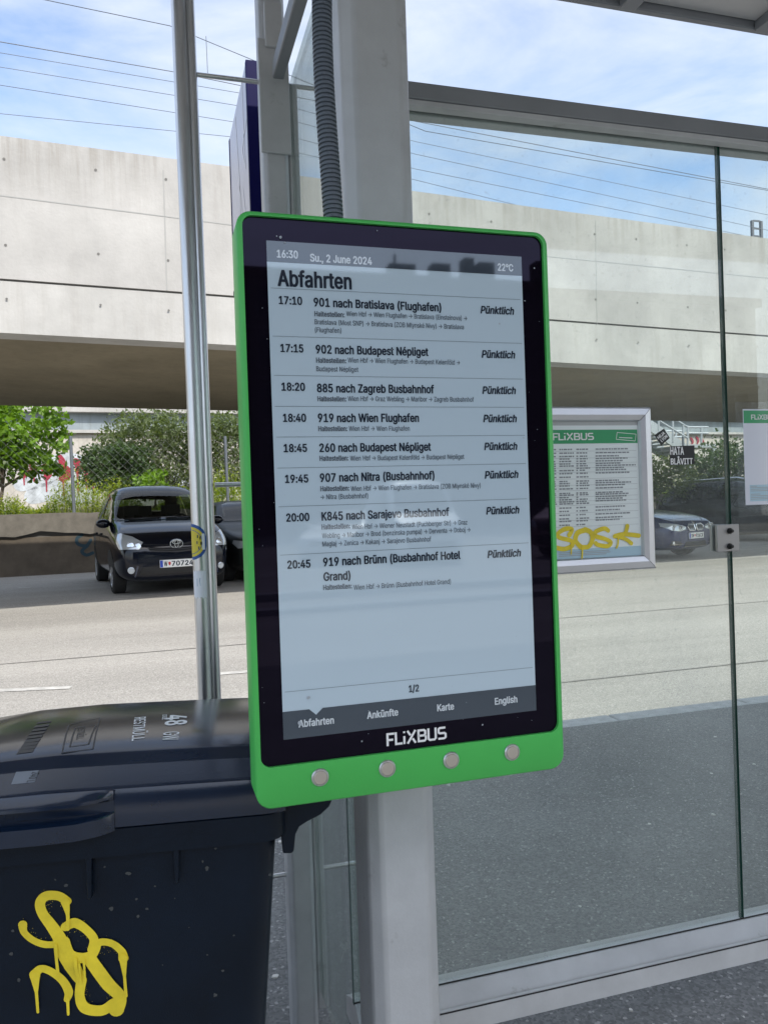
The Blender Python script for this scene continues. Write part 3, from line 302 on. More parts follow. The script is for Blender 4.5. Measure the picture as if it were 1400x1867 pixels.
FONT_BOLD = '''+.(O(D({(C)*(G).(N)B),)D)0)H)1*4)1*8),*L(P*S(F*](C+((C+0(F+4(J+2(V*:+(*3+:*.+@*#+C)T+C)L+@)F+:(F(R(F(I  )V)^)T)a)V)g)g*<)k*@*$)a)})^
*}(f(D)o(C*:(G*](V*l(e*q(m*z)**z)B*w)L*l)e*T)y*d*,*m*<*p*J*p*_*k*o*e*{*T+2*<+>**+C(k+C(a+@(]+=([(N(^(H  )D(r)A(w)B)])u)^*%)X*/)R*5)H*9)>*8).*2(|)w(r  )D*/)A*4)B*q)u*r)|*o*)*g*/*Z*/*J***>*#*7)o*/
+=)t(A*,(@*:(B*P(I*e(S*y(c+-(v+9)7+8)C+4)G+*)J*_)I*T)D*L)/*B(}*,(r)y(p)g(t)S(~)H)0)A)=)7)^)7*))9*5)B*O)K*^)]*l)s*u)}*u*4*o*G*b*R*M*T*D*_*?+,*>+4*A+8*E+8*U+.*l*|*~*q+.*V+=*.+H)k+H)J+A)0+5)%+.(n*v(e*h(V*E(Q*/(Q)Y(U)E(_),(k(s)#(])4(P)Z(C
+9(f(D)a(C*#(F*<(L*T(V*e(b*w(t+&),+.)@+5)g+5*#+1*@+**V*w*p*f+(*@+<*(+C(k+C(^+>([+8([(N(^(H  )D(r)A(w)A*o)F*r)m*r)y*o*,*i*6*b*>*Y*F*J*K*<*O*#*O)c*J)L*>)1**({)i(r
*j(f(D*V(C*a(F*e(I*f(i*a(o*V(r)F(r)B(s)A(w)B)Z*N)[*X)`*[)g*Z*(*V*,*P*.)B*0)B*q*T*r*_*u*c*y*d*}*d+:*`+@*T+C(k+C(a+@(]+=([(N(^(H
*f(f(D)4(C)<(F)@(J)B)X*H)Y*Q)]*U)c*T*#*P*(*J**)B*,)B*q*R*r*]*u*a*y*b*}*b+:*^+@*R+C(k+C(a+@(]+=([(N(^(H
+B)Y(C*:(B*L(G*a(O*o(X+$(j+,(t+9)5+=)M+=)r+9)x+0){*#){)r)v)p)r)p)W)t)Q)})N*R)N*V)K*P)7*G)&*<(z*,(r)}(o)o(q)Z(z)Q)$)@)?)7)^)7*))9*5)@*K)H*Y)]*l)s*u*0*q*?*h*I*^*T*D*_*?+.*>+6*A+:*E+8*S+3*d+**s*x+&*e+6*P+?*:+F*,+H)m+H)]+F)D+?)0+5)(+0(i*p(]*W(U*C(Q*/(Q)Y(V)C(c)$(l(p)+(W)B(K
+@(f(D)4(C)<(F)@(J)A)X)B)])F)^*L)]*N(J*R(F*](C+%(C+1(H+3(N+3+8+0+?+%+C*]+C*R+@*N+<*M*4*L*0*H*/)B*0)@+<)<+@)2+C(i+C(^+>([+8([(N(^(H
*.(W(D){(C**(F*.(J*/(g*-(m)}(r)a(r)^(w)^*o)a*r)}*r*-*w*/*{*/+:**+@){+C(]+C(R+@(N+<(M*}(O*w(Z*r(u*r(x*m(x(u(u(r(Z(r(R(o(N(l(M(L(P(G
*_)4(C)h(B*&(K*7(V*G(j*M(|*P)3*P+9*O+=*K+A*C+D)x+D)p+A)l+=)k)1)f(~)`(v)U(p)K(o)C(r)=(w)5)-)4)G)/)M)&)P([)P(S)M(O)I(N)$(W(j(](b(n(Q(x(K
+&(f(D)4(C)<(F)@(I)A)B)M)R)R)V)X)Q*>(O*G(F*P(C*{(C+-(H+.(O*#*(+++6+-+:+*+?*y+C*L+C*B+@*(+&)D*=)B*>)A*B)@+=)<+@)2+C(i+C(^+>([+8([(N(^(H
*](f(D*N(C*X(F*^(L*](k*X(o*R(q)B(s)A+:)=+@)4+C(i+C(`+@([+:([(N(^(H
+y(f(D)2(C):(F)>(J)@)f)D)a)s(I)w(F*#(C*D(C*O(F*U(N+%)c+*)h+,(J+0(F+:(C+_(C+i(G+l(N+l+8+j+>+]+C+(+C*x+>*6)O*0)Z)M+>)@+C(i+C(_+?([+8([(N(^(H
+D(f(D)4(C)<(F)@(J)B*,)D*,*L(G*V(C+((C+5(H+7(N+7+8+4+?+*+C*_+C*T+@*P+<*N)]*H)c)T+()D+?):+C(k+C(^+>([+8([(N(^(H
+I)Y(C*:(B*T(K*e(S*w(a+*(q+7)++>)?+E)f+E)~+>*I+6*`+,*q*s+,*c+7*L+A*,+H)k+H)J+A)4+8)%+.(m*u(^*[(V*E(Q*/(Q)Y(V)C(`)+(t(h).(T)B(K  )m(r)R)#)J),)A);)7)^)7*+)@*I)L*_)[*l)e*p)s*u*#*u*=*j*P*S*Z*;*`*&*`)b*Z)M*S)9*K)-*?(|*0(t*%(q
*w(f(D)4(C)<(F)@(J)B)F*#)G*<)N*J)T*X)^*b)g*k)u*r***v*F*q*e*k*s*d*}*X+/*J+8*6+@*%+C(i+C(a+@(]+<([(N(^(H  )D)t)A)y)B*q)q*r*)*i*0*]*5*J*2*6*)*#)w)w)k)t
+I*[(,+,(++4(.+8(2+8(7*v(_+6)*+?)@+E)e+E)}+>*J+4*c+**t*x+(*e+6*T+>*4+G)a+G)B+>)2+6(|+*(k*r(_*](X*L(Q*.(Q)X(X)<(e(}(m(p)((Y)2(R)D(J)a(A*4(A*B(D*S(0  )q(q)W({)I).)E)4)<)J)7)])7*,)<*>)E*T)U*g)_*m)m*s*%*t*:*k*D*d*L*[*T*L*Z*<*`*(*`)a*Z)L*T)<*P)7*B)E*8)I)m)I)b)D)`)@)c):)|(s)y(p
*y(f(D)4(C)<(F)@(J)A)H)B)L)F)M)_)M)c)K*8(L*>(F*H(C*s(C*{(F+#(J+#(N*I)V*K)Z*X)b*e)o*q***v*<*v*V*m*q*f*}*N+6*6+@*%+C(i+C(a+@(]+<([(N(^(H  )D)z)A*#)B*q)q*r){*o*(*j*2*X*5*L*2*8*+**)w)|)i)z
*x)D(B)~(A*D(J*c(a*m(o*t)(*u)@*r)N*i)_*W)p*?)})X*6)C*B)=*L)<*X)B*g)O*r)`*v)l*u)}*o*+*e*2*R*;*N*d*M*o*R*q*V*p*e*e*}*U+1*G+:*/+D)|+G)K+G)/+>(r+0(g+%(`*w(Y*i(V*](Y*>(d*+(n)|)/)k)z)S*-)J*3)@*4)2*-(|)|(t)j(n)S(p)E(w);)()5)7)+)<(^)=(R)8(P)4(Q)((U(w(^(h(t(R))(J
*y)M(D)w(C*$(F*)(L*)*o*.*r*k*r*u*u*y*y*z*}*z+:*u+@*k+C(]+C(R+@(N+<(M*{(R*u(]*r)>*r)C*o)C(N)E(H
+A)U(B*4(A*L(H*Z(N*k(Y+%(s+.)*+3)D+3+8+2+<+.+@+%+C*Z+C*R+@*N+<*M)R*K)>*G)2*=(}*0(t)}(p)k(p)V(y)H).)B)>)@+<)<+@)2+C(i+C(a+@(]+<(])4(i(q(}(Y)8(L
+.)S(D*%(C*.(F*2(J+2+2+5+:+0+@+(+C*Z+C*R+@*L+;)o)L)m)F)k)F),+=)(+@({+C(T+C(J+@(F+<(E+8(J+*)F(P)L(G
,;);(D)i(C)q(F)u(J*>)q*B*#*D*$*n(J*s(F*}(C+J(C+T(G+X(N,>+(,C+:,A+>,6+C+k+C+a+@+]+=+7)e+4)a+1)e*g+=*c+@*Z+C*0+C*%+@){+:)V)g)T)`)R)`),+;)%+@(y+C(R+C(H+?(E+8(H+,).(R)2(I
++(P(D(~(C)-(G)f)=)j)?*C(O*L(F*U(C*~(C+0(H+2(L+/(R*4)u*5)z+++8+)+?*x+C*O+C*G+@*?+9)j*P)d*U)3+@)++C([+C(N+>(M+7)D)u(G(P(H(H
+*)S(D)}(C**(F*.(J*0)Z+.+4+1+:+,+@+#+C*T+C*H+?)o*F)i*?)]*P)6+4)-+@)#+C(R+C(J+@(F+<(H+4)H)X)I(L)L(G
*t([(D*c(C*p(H*r(L*r(i*o(n*g(q)R(r)H(p)E(s*o+#*p+:*m+?*a+C(a+C(S+>(Q+:(Q*{(T*v(]*s)u*r)y*q)z*o(R(g(Q(L(T(G
*[)0(@)O(?)n(H)z(C*C(C*K(F*O(J*P*#*M*0*E*A*5*Q)p*_)=*`))*Z(h*K(^*A(Q*,(Q*((U*#(z)t)/)w)?*-)O*5)W*5)b*1)j*%)m)s)h)m);)h(p)](b)U(V)J(O)>(L)6(L(u(Y(Z(`(S(n(J  )A(m)7(r)1({)0)()4)4)?):)I)=)`)A)l)@)m)4)j)*)b(v)Y(q)O(m
*m)O(B)y(A**(D*@(N*Q(]*d(y*j)2*l)@*l)a*g)y*Z*8*S*B*@*R*0*Z){*`)P*`)<*Y);+8)9+>).+C(c+B(Z+?(W+8(W(L([(F(e(C).(C)<(H  )](m)L(v)B),);)B);)])@)s)F*$)U*2)a*5)t*.*$)w*+)a*+)D*%).)x(y)q(s)e(m
*_)T(@)h(?*5(L*C(U*R(e*](y*[)%*U),*7)5*-)5*$)2){).)s(y)l(r)`(m)W(l)F(u)9).)2)H)5)e)=){)E*+)O*2)^*5)j*0)t*%){)s*+)n*7)n*S)u*Y)w*^){*Y*.*Q*<*?*O*-*X)t*`)C*`)-*X(|*R(g*@(^*4(S)y(N)g(N):(W(y(b(f(t(S))(I)C(A
*m):(B)h(A)~(H*1(C*U(C*^(F*b(J*c+8*b+<*^+@*S+C*1+C*)+@*#+:)~*Y)j*`)?*`)/*Z(z*R(o*J(b*=(W*+(N)e(N):(W(w(d(b(r(S)&(I  )U(m)G(t)<)%)4)>)2)V)9)u)C**)K*1)Y*5)k*.)t)})})g*#)J)x),)p(x)j(s)^(m
*c)@(B)r(A*1(H*I(W*U(d*^(u*^(|*U)%*7)/*-)/)~)+)v(x)p(s)j(o)[(l)Q(o)C(w)9)*)4)8)4)<)7)?*U)?*^)B*b)F*c)c*_)w*[*%*O*<*C*I*3*T)t*_)A*`)1*Z(|*R(b*:(W*((O)i(N):(S)((^(m(c(e(v(R)-(H  )7)h)5)m)9)y)>*%)G*.)W*5)d*2)n*+)x)w){)m)z)i)v)h
)r(o(D)=(C)E(F)I(J)J*0)M*3)j*4)r*7)u*>)u*T)s*X)h*^)K*_)J*q)M*y)S*})h*|)p+#)v+*)|+D)x+H)l+L)`+O)E+O)-+H(|+B(o+6(j+,(e*y(d*_(K*](E*Z(A*V(@*>(B*8(M*3(b*3(e*0(e(L(h(G
*n)F&S)[&R)t&T*7&^*H&h*R&r*W&x*^()*c(;*c*S*b*W*^*[*U*_*3*_*$*X)h*a)C*a)9*^(v*P(a*;(W*+(N)h(N);(U)$(a(j(z(S)3(K)I(F)b(F)|(M*#(K)|(;)w(/)n(()b($)Q(#)K(%)A(,)3(<))(@(t(=(^(1(W(,(W($([&y(p&f)&&[  )Q(t)A(~)8)1)2)K)2)Y)7)p)@*&)H*/)Q*3)`*4)o*+)x)v*#)`*#)E)x)/)p(})`(t
*f(b(D).(C)6(F):(J);)g)=)s)B*#)K*.)R*2)Z*4)c*2)j*.)q*%)v)u)x)c)y(J)}(F**(C*L(C*V(F*[(L*[)w*X***R*:*K*F*@*Q*8*V*(*])y*`)R*`)<*Z);+:)7+@).+C(e+C([+@(W+:(W(N(Z(G
)E(a(D)/(C)8(F)<(L)<*T)8*Z)/*^(d*^(Z*Z(V*T(V(N(Y(G  (k*o)&*o)5*u)<*{)B+0)9+C)&+K(l+K(`+F(T+<(R+8(S+#(^*u
)E(B&W(^&V(x&`)0&p)7&~)<(?)<*S)9*Z)1*^(d*_(Z*[(V*U(V(7(S(/(O(*(=($(9&|(8&`(;&Z  (i*p)&*o):*x)@+))@+7)=+=)7+D)$+L(n+L(^+E(T+=(P+3(R+&(^*u
*V(b(D).(C)6(F):(I);)2)<)5)>)6)t(L){(F**(C*V(C*`(F*d(L)j)_)m)d*Y*P*Z*V*V*Z*N*^*#*^)u*Z)@*&)<*%);+:)7+@).+C(e+C([+@(W+:(W(N(Z(G
)Q)3(C)@(B)R(E)Z(H)^(M)X(d)U(j)L(n)>(p);(v);+;)7+A).+D(e+D([+A(W+;(W(h(_(X(m(K)#(D
+p(b(D).(C)6(F):(J);)o)C**)N*2)V*5)_*2)d*.)l){)l(N)o(G)y(C*B(C*L(F*P(J*Q)y*Z*.*c*3*i*5*z*.+$){+&)k+((J+,(F+4(C+X(C+b(F+e(J+f(N+f)}+a*6+X*D+J*S+B*X+%*b*g*b*X*_*:*P)q*b)R*b):*Y),*^(e*^([*Z(X*V(W*R(W(N(Z(G
*f(b(D).(C)6(F):(J);)g)=)s)B*#)K*.)R*2)Z*4)c*2)j*.)q*%)v)u)x)c)y(J)}(F*,(C*N(C*Y(H*[(N*[)y*R*:*K*F*A*P*.*Z)w*`)P*`):*X).*^(e*^(Y*X(W*R(W(N(Z(G
*i)@(B)r(A*5(K*C(U*L(_*[(u*b)(*i)P*e)o*`*#*U*7*C*K*5*U)|*])p*`)C*`))*W(t*M(c*<(S)y(N)g(N):(X(u(c(e(u(R)-(H  )U(m)G(t):)*)2)H)2)V)9)s)A*&)O*2)^*5)l*.)v*#*%)e*()H)|).)u({)l(s)a(m
*m(b&W).&V)6&Y):&])<(F)X(@)w(@*4(G*B(O*O(Y*b(v*l)?*l)d*g)z*_*1*O*G*4*Y)y*a)T*a)<*X).*_(e*_(]*[(X*W(W&b(Z&Z  )X(n)K(v)@)1);)C);)`)@)r)K*+)X*3)g*4)u*,*%)t*+)`*+)C*%)/)u(u)g(n
*m*.&W*U&V*_&Y*c&`*b*W*^*[*S*_*1*_)~*X)h*a)C*a)9*^(v*P(a*;(W*+(N)f(N)9(S)&(Y(r(i([(w(O)+(G)C(@)d(@)~(F*#&`*&&Z  )S(n)C(w)9),)2)I)2)Y)7)p)B*))I*/)Q*3)^*4)m*-)x)v*#)Y*#)G)x)-)n(u)`(n
)u(b(D).(C)6(F):(J);)k)>)w)D*))R*0)Z*3)q*1)|*6)~*:)~*V)y*])q*`)N*`)8*Z).*^(g*^(]*Z(X*V(W(N(Z(G
*N)/(B)e(A)}(H*/(N*B(`*L(u*L)6*H)A*<)O*%)])o)c)L)k)?)q):)y)9*#)<*-)@*0)J*5)V*5)]*2)c*-)k)z)u)v*2)y*@)}*G*%*I***H*0*?*B*,*T)m*_):*`)#*X(n*P(_*A(X*8(T*,(S)w(X)e([)_(k)O(})F)4)@)V)8)c)3)g),)h(})d(u)[(o)P(l)B(o):(s)1)(),),)#)/(u)/(_)*(Q)#(O(w(W(c(m(N
)e)@(B)O(A)`(D)h(G)m(N)j(a)f(l)[(p)G(o)C(s)B(w)B*0)E*3)[*3)f*7)i*<)i*T)f*Y)^*])C*_)B+()=+.)5+1(j+1(b+.(^+*([*_(K*](E*Z(A*V(@*<(E*6(M*3(Y*3(]*0(](w(d(_(r(O(z(J)1(C
*f)7(C)_(B)w(I**(D*N(D*V(G*Z(K*[*S*Z*W*V*[*N*_***_)}*[)y*W)x)E)v)5)q)$)m(y)c(r)X(o)P(p)D(w);)1):*W)6*[),*_(e*_(]*[(X*W(W)&(Z(v(c(d(s(P({(K
*[)>(D)h(C)p(F)t(J*b*R*b*V*^*Z*U*^*-*^)|*W)t*D)W)P)S)K)1*J)**X(z*^(U*^(K*Z(G*V(I*J)1(P)7(G
+Z)2(D)Y(C)e(H*$)F*()D*?(N*B(H*O(C*t(C*~(G+$(J+[*J+_*T+]*X+O*^++*^*{*X*x*T*b)a*`)_*^)a*G*T*E*W*9*^)n*^)f*Z)`*T)I)a)G)_)E)a)/*T),*X(z*^(U*^(K*Y(H*T(I*N(|(_)&(K),(F
*U(Q(D(}(C),(F)P(z)T(x)q(L)w(F*#(C*L(C*Y(H*[(L*X(R)w)N)u)R*V*R*T*Y*H*^){*^)s*Z)R*-)L*3)6*U)0*Z)(*^(Z*^(M*X(L*R).)T(H(P(I(H
*[(e&W)/&V)E&^)S&g)`&v)l(5*^*G*c*U*^*[*U*_*/*_)}*Y)V)M)S)J)+*X(z*_(U*_(K*[(G*W(G*O)2(K)+(7(~()(h(((`($([&|(T&b(Y&[
*V(](D*C(C*P(H*R(L*R(g*M(m*C(p)M(p)I(s*M*:*N*T*K*Y*?*^(d*^(V*X(T*T(T*:(Y*4(d*1)U*1)X*.(U(k(R(e(R(L(U(G
*|)G(C)}(B*6(I*D(Q*W(d*a(r*i))*p)?*t)f*t)|*p*I*i*`*a*r*X*~*H+4*7+?)}+F)o+H)J+F)6+?)++9(p*~(k*v(a*b(W*A(U*3(U)S(a)$(m(i)*(P)6(I  )](p)V(s)J)$)@)=)9)[)9*-)@*K)L*h)]*t)i*u)s*p)z*j*(*[*,*O*3*1*3)Y*0)I*()/){({)k(p
*|(n(D*](C*g(F*k(J*l(g*h(m*_(p*6(p*3(s*3+8*2+<*.+@*#+C)R+C)H+@(r*y(i*o(h*L(m*F(u*C)#*D)+*F)J*^)L*])M*X)M(s)H(p(q(p(g(l(d(g(d(L(g(G
*|(h(D*](C*g(F*k(J*l(g*g(m*](p)X(q)Y(u*I)i*X*#*e*>*h*J*h*X*_*w*Y+#*@+:*0+B)y+G)N+G)8+@)#+6(i*y(c*m(^*Z(^*N(c*H(m*E)6*E)>*H)B*L)C*Z)H*h)R*q)a*v)q*r)|*i*%*]*)*N){*6)n*#(_(i(^(L(a(G
*|)C(C)y(B*6(I*L(T*^(f*g(v*l))*l)K*i)W*c)b*^)j*J)|*0*-*#*0)}*3*c*~*d+;*_+A*T+D(o+D(e+A(a+=(`*|(e*v(o*s)e*s)i*p)2*1)1)p)4)k)<)h)i)e){)Z*))M*-)?*,)3*#(|)m(p)V(o)G(v)>)$)7)7).);(a)<(W)9(S)3(S)&(X(t(b(f(u(S).(I
*|)z(D*D(C*O(F*S(L*T(y*m({*u(~*x)(*x)B*v)F*k)K*V)K*S)N*S*6*P*;*H*>)}*?)u*<)q*9)o)L)?)L)@)P)H)_*@+6*?+>*4+C)i+C)^+>(Q)D(R)%(V(}(]({)o(y)p(L)s(G
*|)G(C)y(B*4(H*I(U*X(e*g(~*l)5*l)U*g)f*b)r*R*,*D*7*(*C)w*F)R*F)J*D)G*G)K*l)P*s*P*s*]*w*`*|*`+;*Z+A*P+D({+D(q+A(m+=(`*&(a)o(e)l(w)g)6)g)@)j)V)t)g)t)u)l)|)f*()W*+)M*+)9*#)&)v(v)g(o)Z(o)O(t)F(~)=)5)4)9(i):(a)7(])3([))(_(z(h(f({(S)4(I
*|)I(C){(B*3(G*K(U*U(`*g(|*l)A*j)S*c)j*Z)y*O*)*6*7*#*<)k*<)i*?*H+9*G+?*>+C)m+D)a+>(s*-(a)`(^)S(^)/(c(z(i(n(n(f)&(Q)6(I  )c(n)V(r)J(~)A)7)A)K)J)`)R)i)])n)i)o)t)j)})`*+)K*+)7*()-){(y)o(q
*|(w(D)G(C)O(F)U(L*l*w*m+:*h+@*^+C(l+C(b+@(^+<(^*y(b*u(h*s)z*r)~*o(n(N(o(H
*|)I(C)}(B*;(I*N(S*_(a*g(l*p)$*r)?*k)U*^)j*U)r*J)x*J)z*[*/*c*;*h*I*g*f*]*}*H+6*8+?)w+H)R+H)F+E),+;)#+6(k*}(`*b(`*K(e*=(k*0(})z(})x(d)b(])S(W)C(X)$(a(l(o(Z).(K  )a(n)R(q)C(|)=)/)=)?)D)O)J)V)X)^)e)a)w)Z*&)Q*.)C*1)5*((|)}(u)q(p  )c*1)R*7)L*<)F*K)E*Y)J*h)R*q)X*t)e*w)q*t)}*i*&*[*&*O)}*?)x*9)m*3
*|)-(D)Z(C)f(H*P)T*])i*g*(*l*<*g*g*X+$*I+4*4+@)w+G)N+G)8+@(~+4(o+$(a*g(^*X(^*6(c*#(k)p(})^),)W)D)N)])J)Z)D)$(P)#(I  )c)u)T){)J**)A*@)A*P)J*g)Q*o)]*u)i*v)t*q)}*g*+*R*+*>*(*4){*$)k)v
)P(o(D)/(D)=(J)E(R)J(a)G(k)D(q)9({)-)$(r)$(b(y([(s(V(i(V(Z(Y(R(c(H  (q)s)+)r)3)u);)x)E*()J*6)G*@)D*F)9*P)+*U(t*U(e*P(Y*D(V*<(V*.(Y*((e)w
)P(o(D)/(D)=(J)E(R)J(a)G(k)D(q)9({)-)$(r)$(b(y([(s(V(i(V(Z(Y(R(c(H
)P(Z&c(z&b)&&e)+&i)E(m)E(q)A(u)9(x(l(x(d(u(`(q(P&u(Q&i(T&e
)|)D&o)l&n)u&q)y&w)Y(m)R),)N)J)N)o)T*:)h*})y+J)u+P)l+S)E+S)=+P)9+L)/+8(z*g(k*#(k):(p(y(~(J)+(7)9&v)>&q
)|(Z&o)$&n)-&q)3&w)K(N)Y)#)_)@)_)k)]**)O*e)C+,)3+L)/+P)&+S(^+S(T+P(P+J(`+#(l*X(y)w(y)B(w)0(n(i(P&{(R&s
)p(N&y(t&x(~&|)&(()v+@)v+H)r+L)j+O)G+O)?+L);+H(D(,(E&~
,0*L(F*Y(E*d(I+v)[+y)a+v)h*c*{*U+$*M+#*E*|*2*i*1*a*Z*6*s)}*t)y(v)x(l)t(i)m(j)R(n)N(v)K*r)J*q)F*1(c*3([*E(I
*6)1)y)N)x)g*$)q*+*$*:*,*H*1*X*1*i*,*w)~+,)p+:)c+@)R+E).+E({+@(m+8(f+2(_+*(V*w(S*o(S*P(Z*@(m*,({*#  )>*J)7*P)1*_)6*n)=*u)B*v)L*o)Q*_)K*N)F*J
*c)@(B)r(A*1(H*I(W*U(d*^(u*^(|*U)%*7)/*-)/)~)+)v(x)p(s)j(o)[(l)Q(o)C(w)9)*)4)8)4)<)7)?*U)?*^)B*b)F*c)c*_)w*[*%*O*<*C*I*3*T)t*_)A*`)1*Z(|*R(b*:(W*((O)i(N):(S)((^(m(c(e(v(R)-(H  )7)h)5)m)9)y)>*%)G*.)W*5)d*2)n*+)x)w){)m)z)i)v)h  )D*g)h*f)r*j*9+D*8+J*++O)`+O)U+K)N+B);*s)<*k
*f)7(C)_(B)w(I**(D*N(D*V(G*Z(K*[*S*Z*W*V*[*N*_***_)}*[)y*W)x)E)v)5)q)$)m(y)c(r)X(o)P(p)D(w);)1):*W)6*[),*_(e*_(]*[(X*W(W)&(Z(v(c(d(s(P({(K  )&*p)>*o)H*r)N*u)X+$)k*r)s*o*0*p*<*v*D*}*G++*F+7*:+F*,+L)u+L)m+I)d+E)X+:)F+I)>+L)*+K(u+D(o+=(l+7(l+)(o*~(x*t
+A)U(B*4(A*L(H*Z(N*k(Y+%(s+.)*+3)D+3+8+2+<+.+@+%+C*Z+C*R+@*N+<*M)R*K)>*G)2*=(}*0(t)}(p)k(p)V(y)H).)B)>)@+<)<+@)2+C(i+C(a+@(]+<(])4(i(q(}(Y)8(L  )A+V)]+V)l+])u+h)~+]**+X*2+U*J+V*X+]*]+a*d+q*a+{*W,,*J,1*0,1*(,.)u+{)i,-)a,0)@,0)8,-)0,$),+w)++o)1+a)8+Z
+.(O(D({(C)*(G).(N)B),)D)0)H)1*4)1*8),*L(P*S(F*](C+((C+0(F+4(J+2(V*:+(*3+:*.+B*B+S*J+a*M+k*L+{*A,6*6,>**,D)w,I)c,I)J,B)D,?)5,0)0,%)-+w)-+k)2+])?+L)L+B)F+:)B+0(F(R(F(I  )V)^)T)a)V)g)g*<)k*@*$)a)})^  )k+h)f+q)i+y)k+z)p+s)m+i
*[(e&W)/&V)E&^)S&g)`&v)l(5*^*G*c*U*^*[*U*_*/*_)}*Y)V)M)S)J)+*X(z*_(U*_(K*[(G*W(G*O)2(K)+(7(~()(h(((`($([&|(T&b(Y&[  )@*h)d*g)n*k*3+A*2+I*$+N)[+N)Q+J)J+A)7*r)8*l
*i)@(B)r(A*5(K*C(U*L(_*[(u*b)(*i)P*e)o*`*#*U*7*C*K*5*U)|*])p*`)C*`))*W(t*M(c*<(S)y(N)g(N):(X(u(c(e(u(R)-(H  )U(m)G(t):)*)2)H)2)V)9)s)A*&)O*2)^*5)l*.)v*#*%)e*()H)|).)u({)l(s)a(m  )**o)?*n)G*q)Y+$)e*u)n*q)v*n*/*o*:*s*E*~*H+**G+6*E+=*=+E*/+K)t+K)l+H)Y+:)O+E)I+H)A+K))+J(z+F(p+=(m+6(m+*(p*}(v*v
*[)0(@)O(?)n(H)z(C*C(C*K(F*O(J*P*#*M*0*E*A*5*Q)p*_)=*`))*Z(h*K(^*A(Q*,(Q*((U*#(z)t)/)w)?*-)O*5)W*5)b*1)j*%)m)s)h)m);)h(p)](b)U(V)J(O)>(L)6(L(u(Y(Z(`(S(n(J  )A(m)7(r)1({)0)()4)4)?):)I)=)`)A)l)@)m)4)j)*)b(v)Y(q)O(m  (}*o)5*n)C*s)Q+$)`*s)n*n*$*o*1*s*:*{*=+%*?+2*7+C*$+K)j+K)b+H)Z+D)Q+9)I+C)?+H)7+K(|+J(n+D(i+@(d+6(c+.(f+#(i*{(p*u
*|)%)H*E)H*K)J*O)N*P)k*L)q*C)t)&)s(z)p(w)i(x)N({)J'''.split('\n')

_A = ''.join(chr(c) for c in range(35, 127) if chr(c) not in "'\\\"")
_ix = {c: i for i, c in enumerate(_A)}
def _dec(t): return [_ix[t[i]]*90+_ix[t[i+1]]-400 for i in range(0, len(t), 2)]
FONT = {}
for _w, _data in ((0, FONT_BOOK), (1, FONT_BOLD)):
    for _k, _d in zip(FONT_KEYS, _data):
        FONT[_w, _k] = (_dec(_d[:2])[0], [list(zip(q[0::2], q[1::2])) for q in (_dec(p) for p in _d[2:].split('  '))])
_filled = {}
def letter(w, ch):                                       # one glyph, its outline filled with triangles
    if (w, ch) not in _filled:
        adv, cons = FONT[w, ch]; bm = bmesh.new(); ed = []
        for con in cons:
            vs = [bm.verts.new((u/500, v/500, 0)) for u, v in con]
            ed += [bm.edges.new((vs[i], vs[(i+1) % len(vs)])) for i in range(len(vs))]
        bmesh.ops.triangle_fill(bm, use_beauty=True, use_dissolve=False, edges=ed, normal=(0,0,1))
        bm.verts.index_update(); _filled[w, ch] = ([(v.co.x, v.co.y) for v in bm.verts], [tuple(v.index for v in f.verts) if f.normal.z > 0 else tuple(v.index for v in f.verts)[::-1] for f in bm.faces], adv/500)
        bm.free()
    return _filled[w, ch]
_glyph = {}
def glyphs(s, bold, italic):
    k = (s, bold > 0.009, italic)
    if k not in _glyph:
        V, F, x = [], [], 0.0; sh = 0.2 if italic else 0.0
        for ch in s:
            if ch == ' ': x += 0.21; continue
            v, f, adv = letter(1 if bold > 0.009 else 0, ch); o = len(V)
            V += [(x+a+sh*b_, b_) for a, b_ in v]; F += [tuple(i+o for i in q) for q in f]; x += adv+(0.012 if k[1] else 0)
        _glyph[k] = (V, F, min(p[0] for p in V), max(p[0] for p in V))
    return _glyph[k]

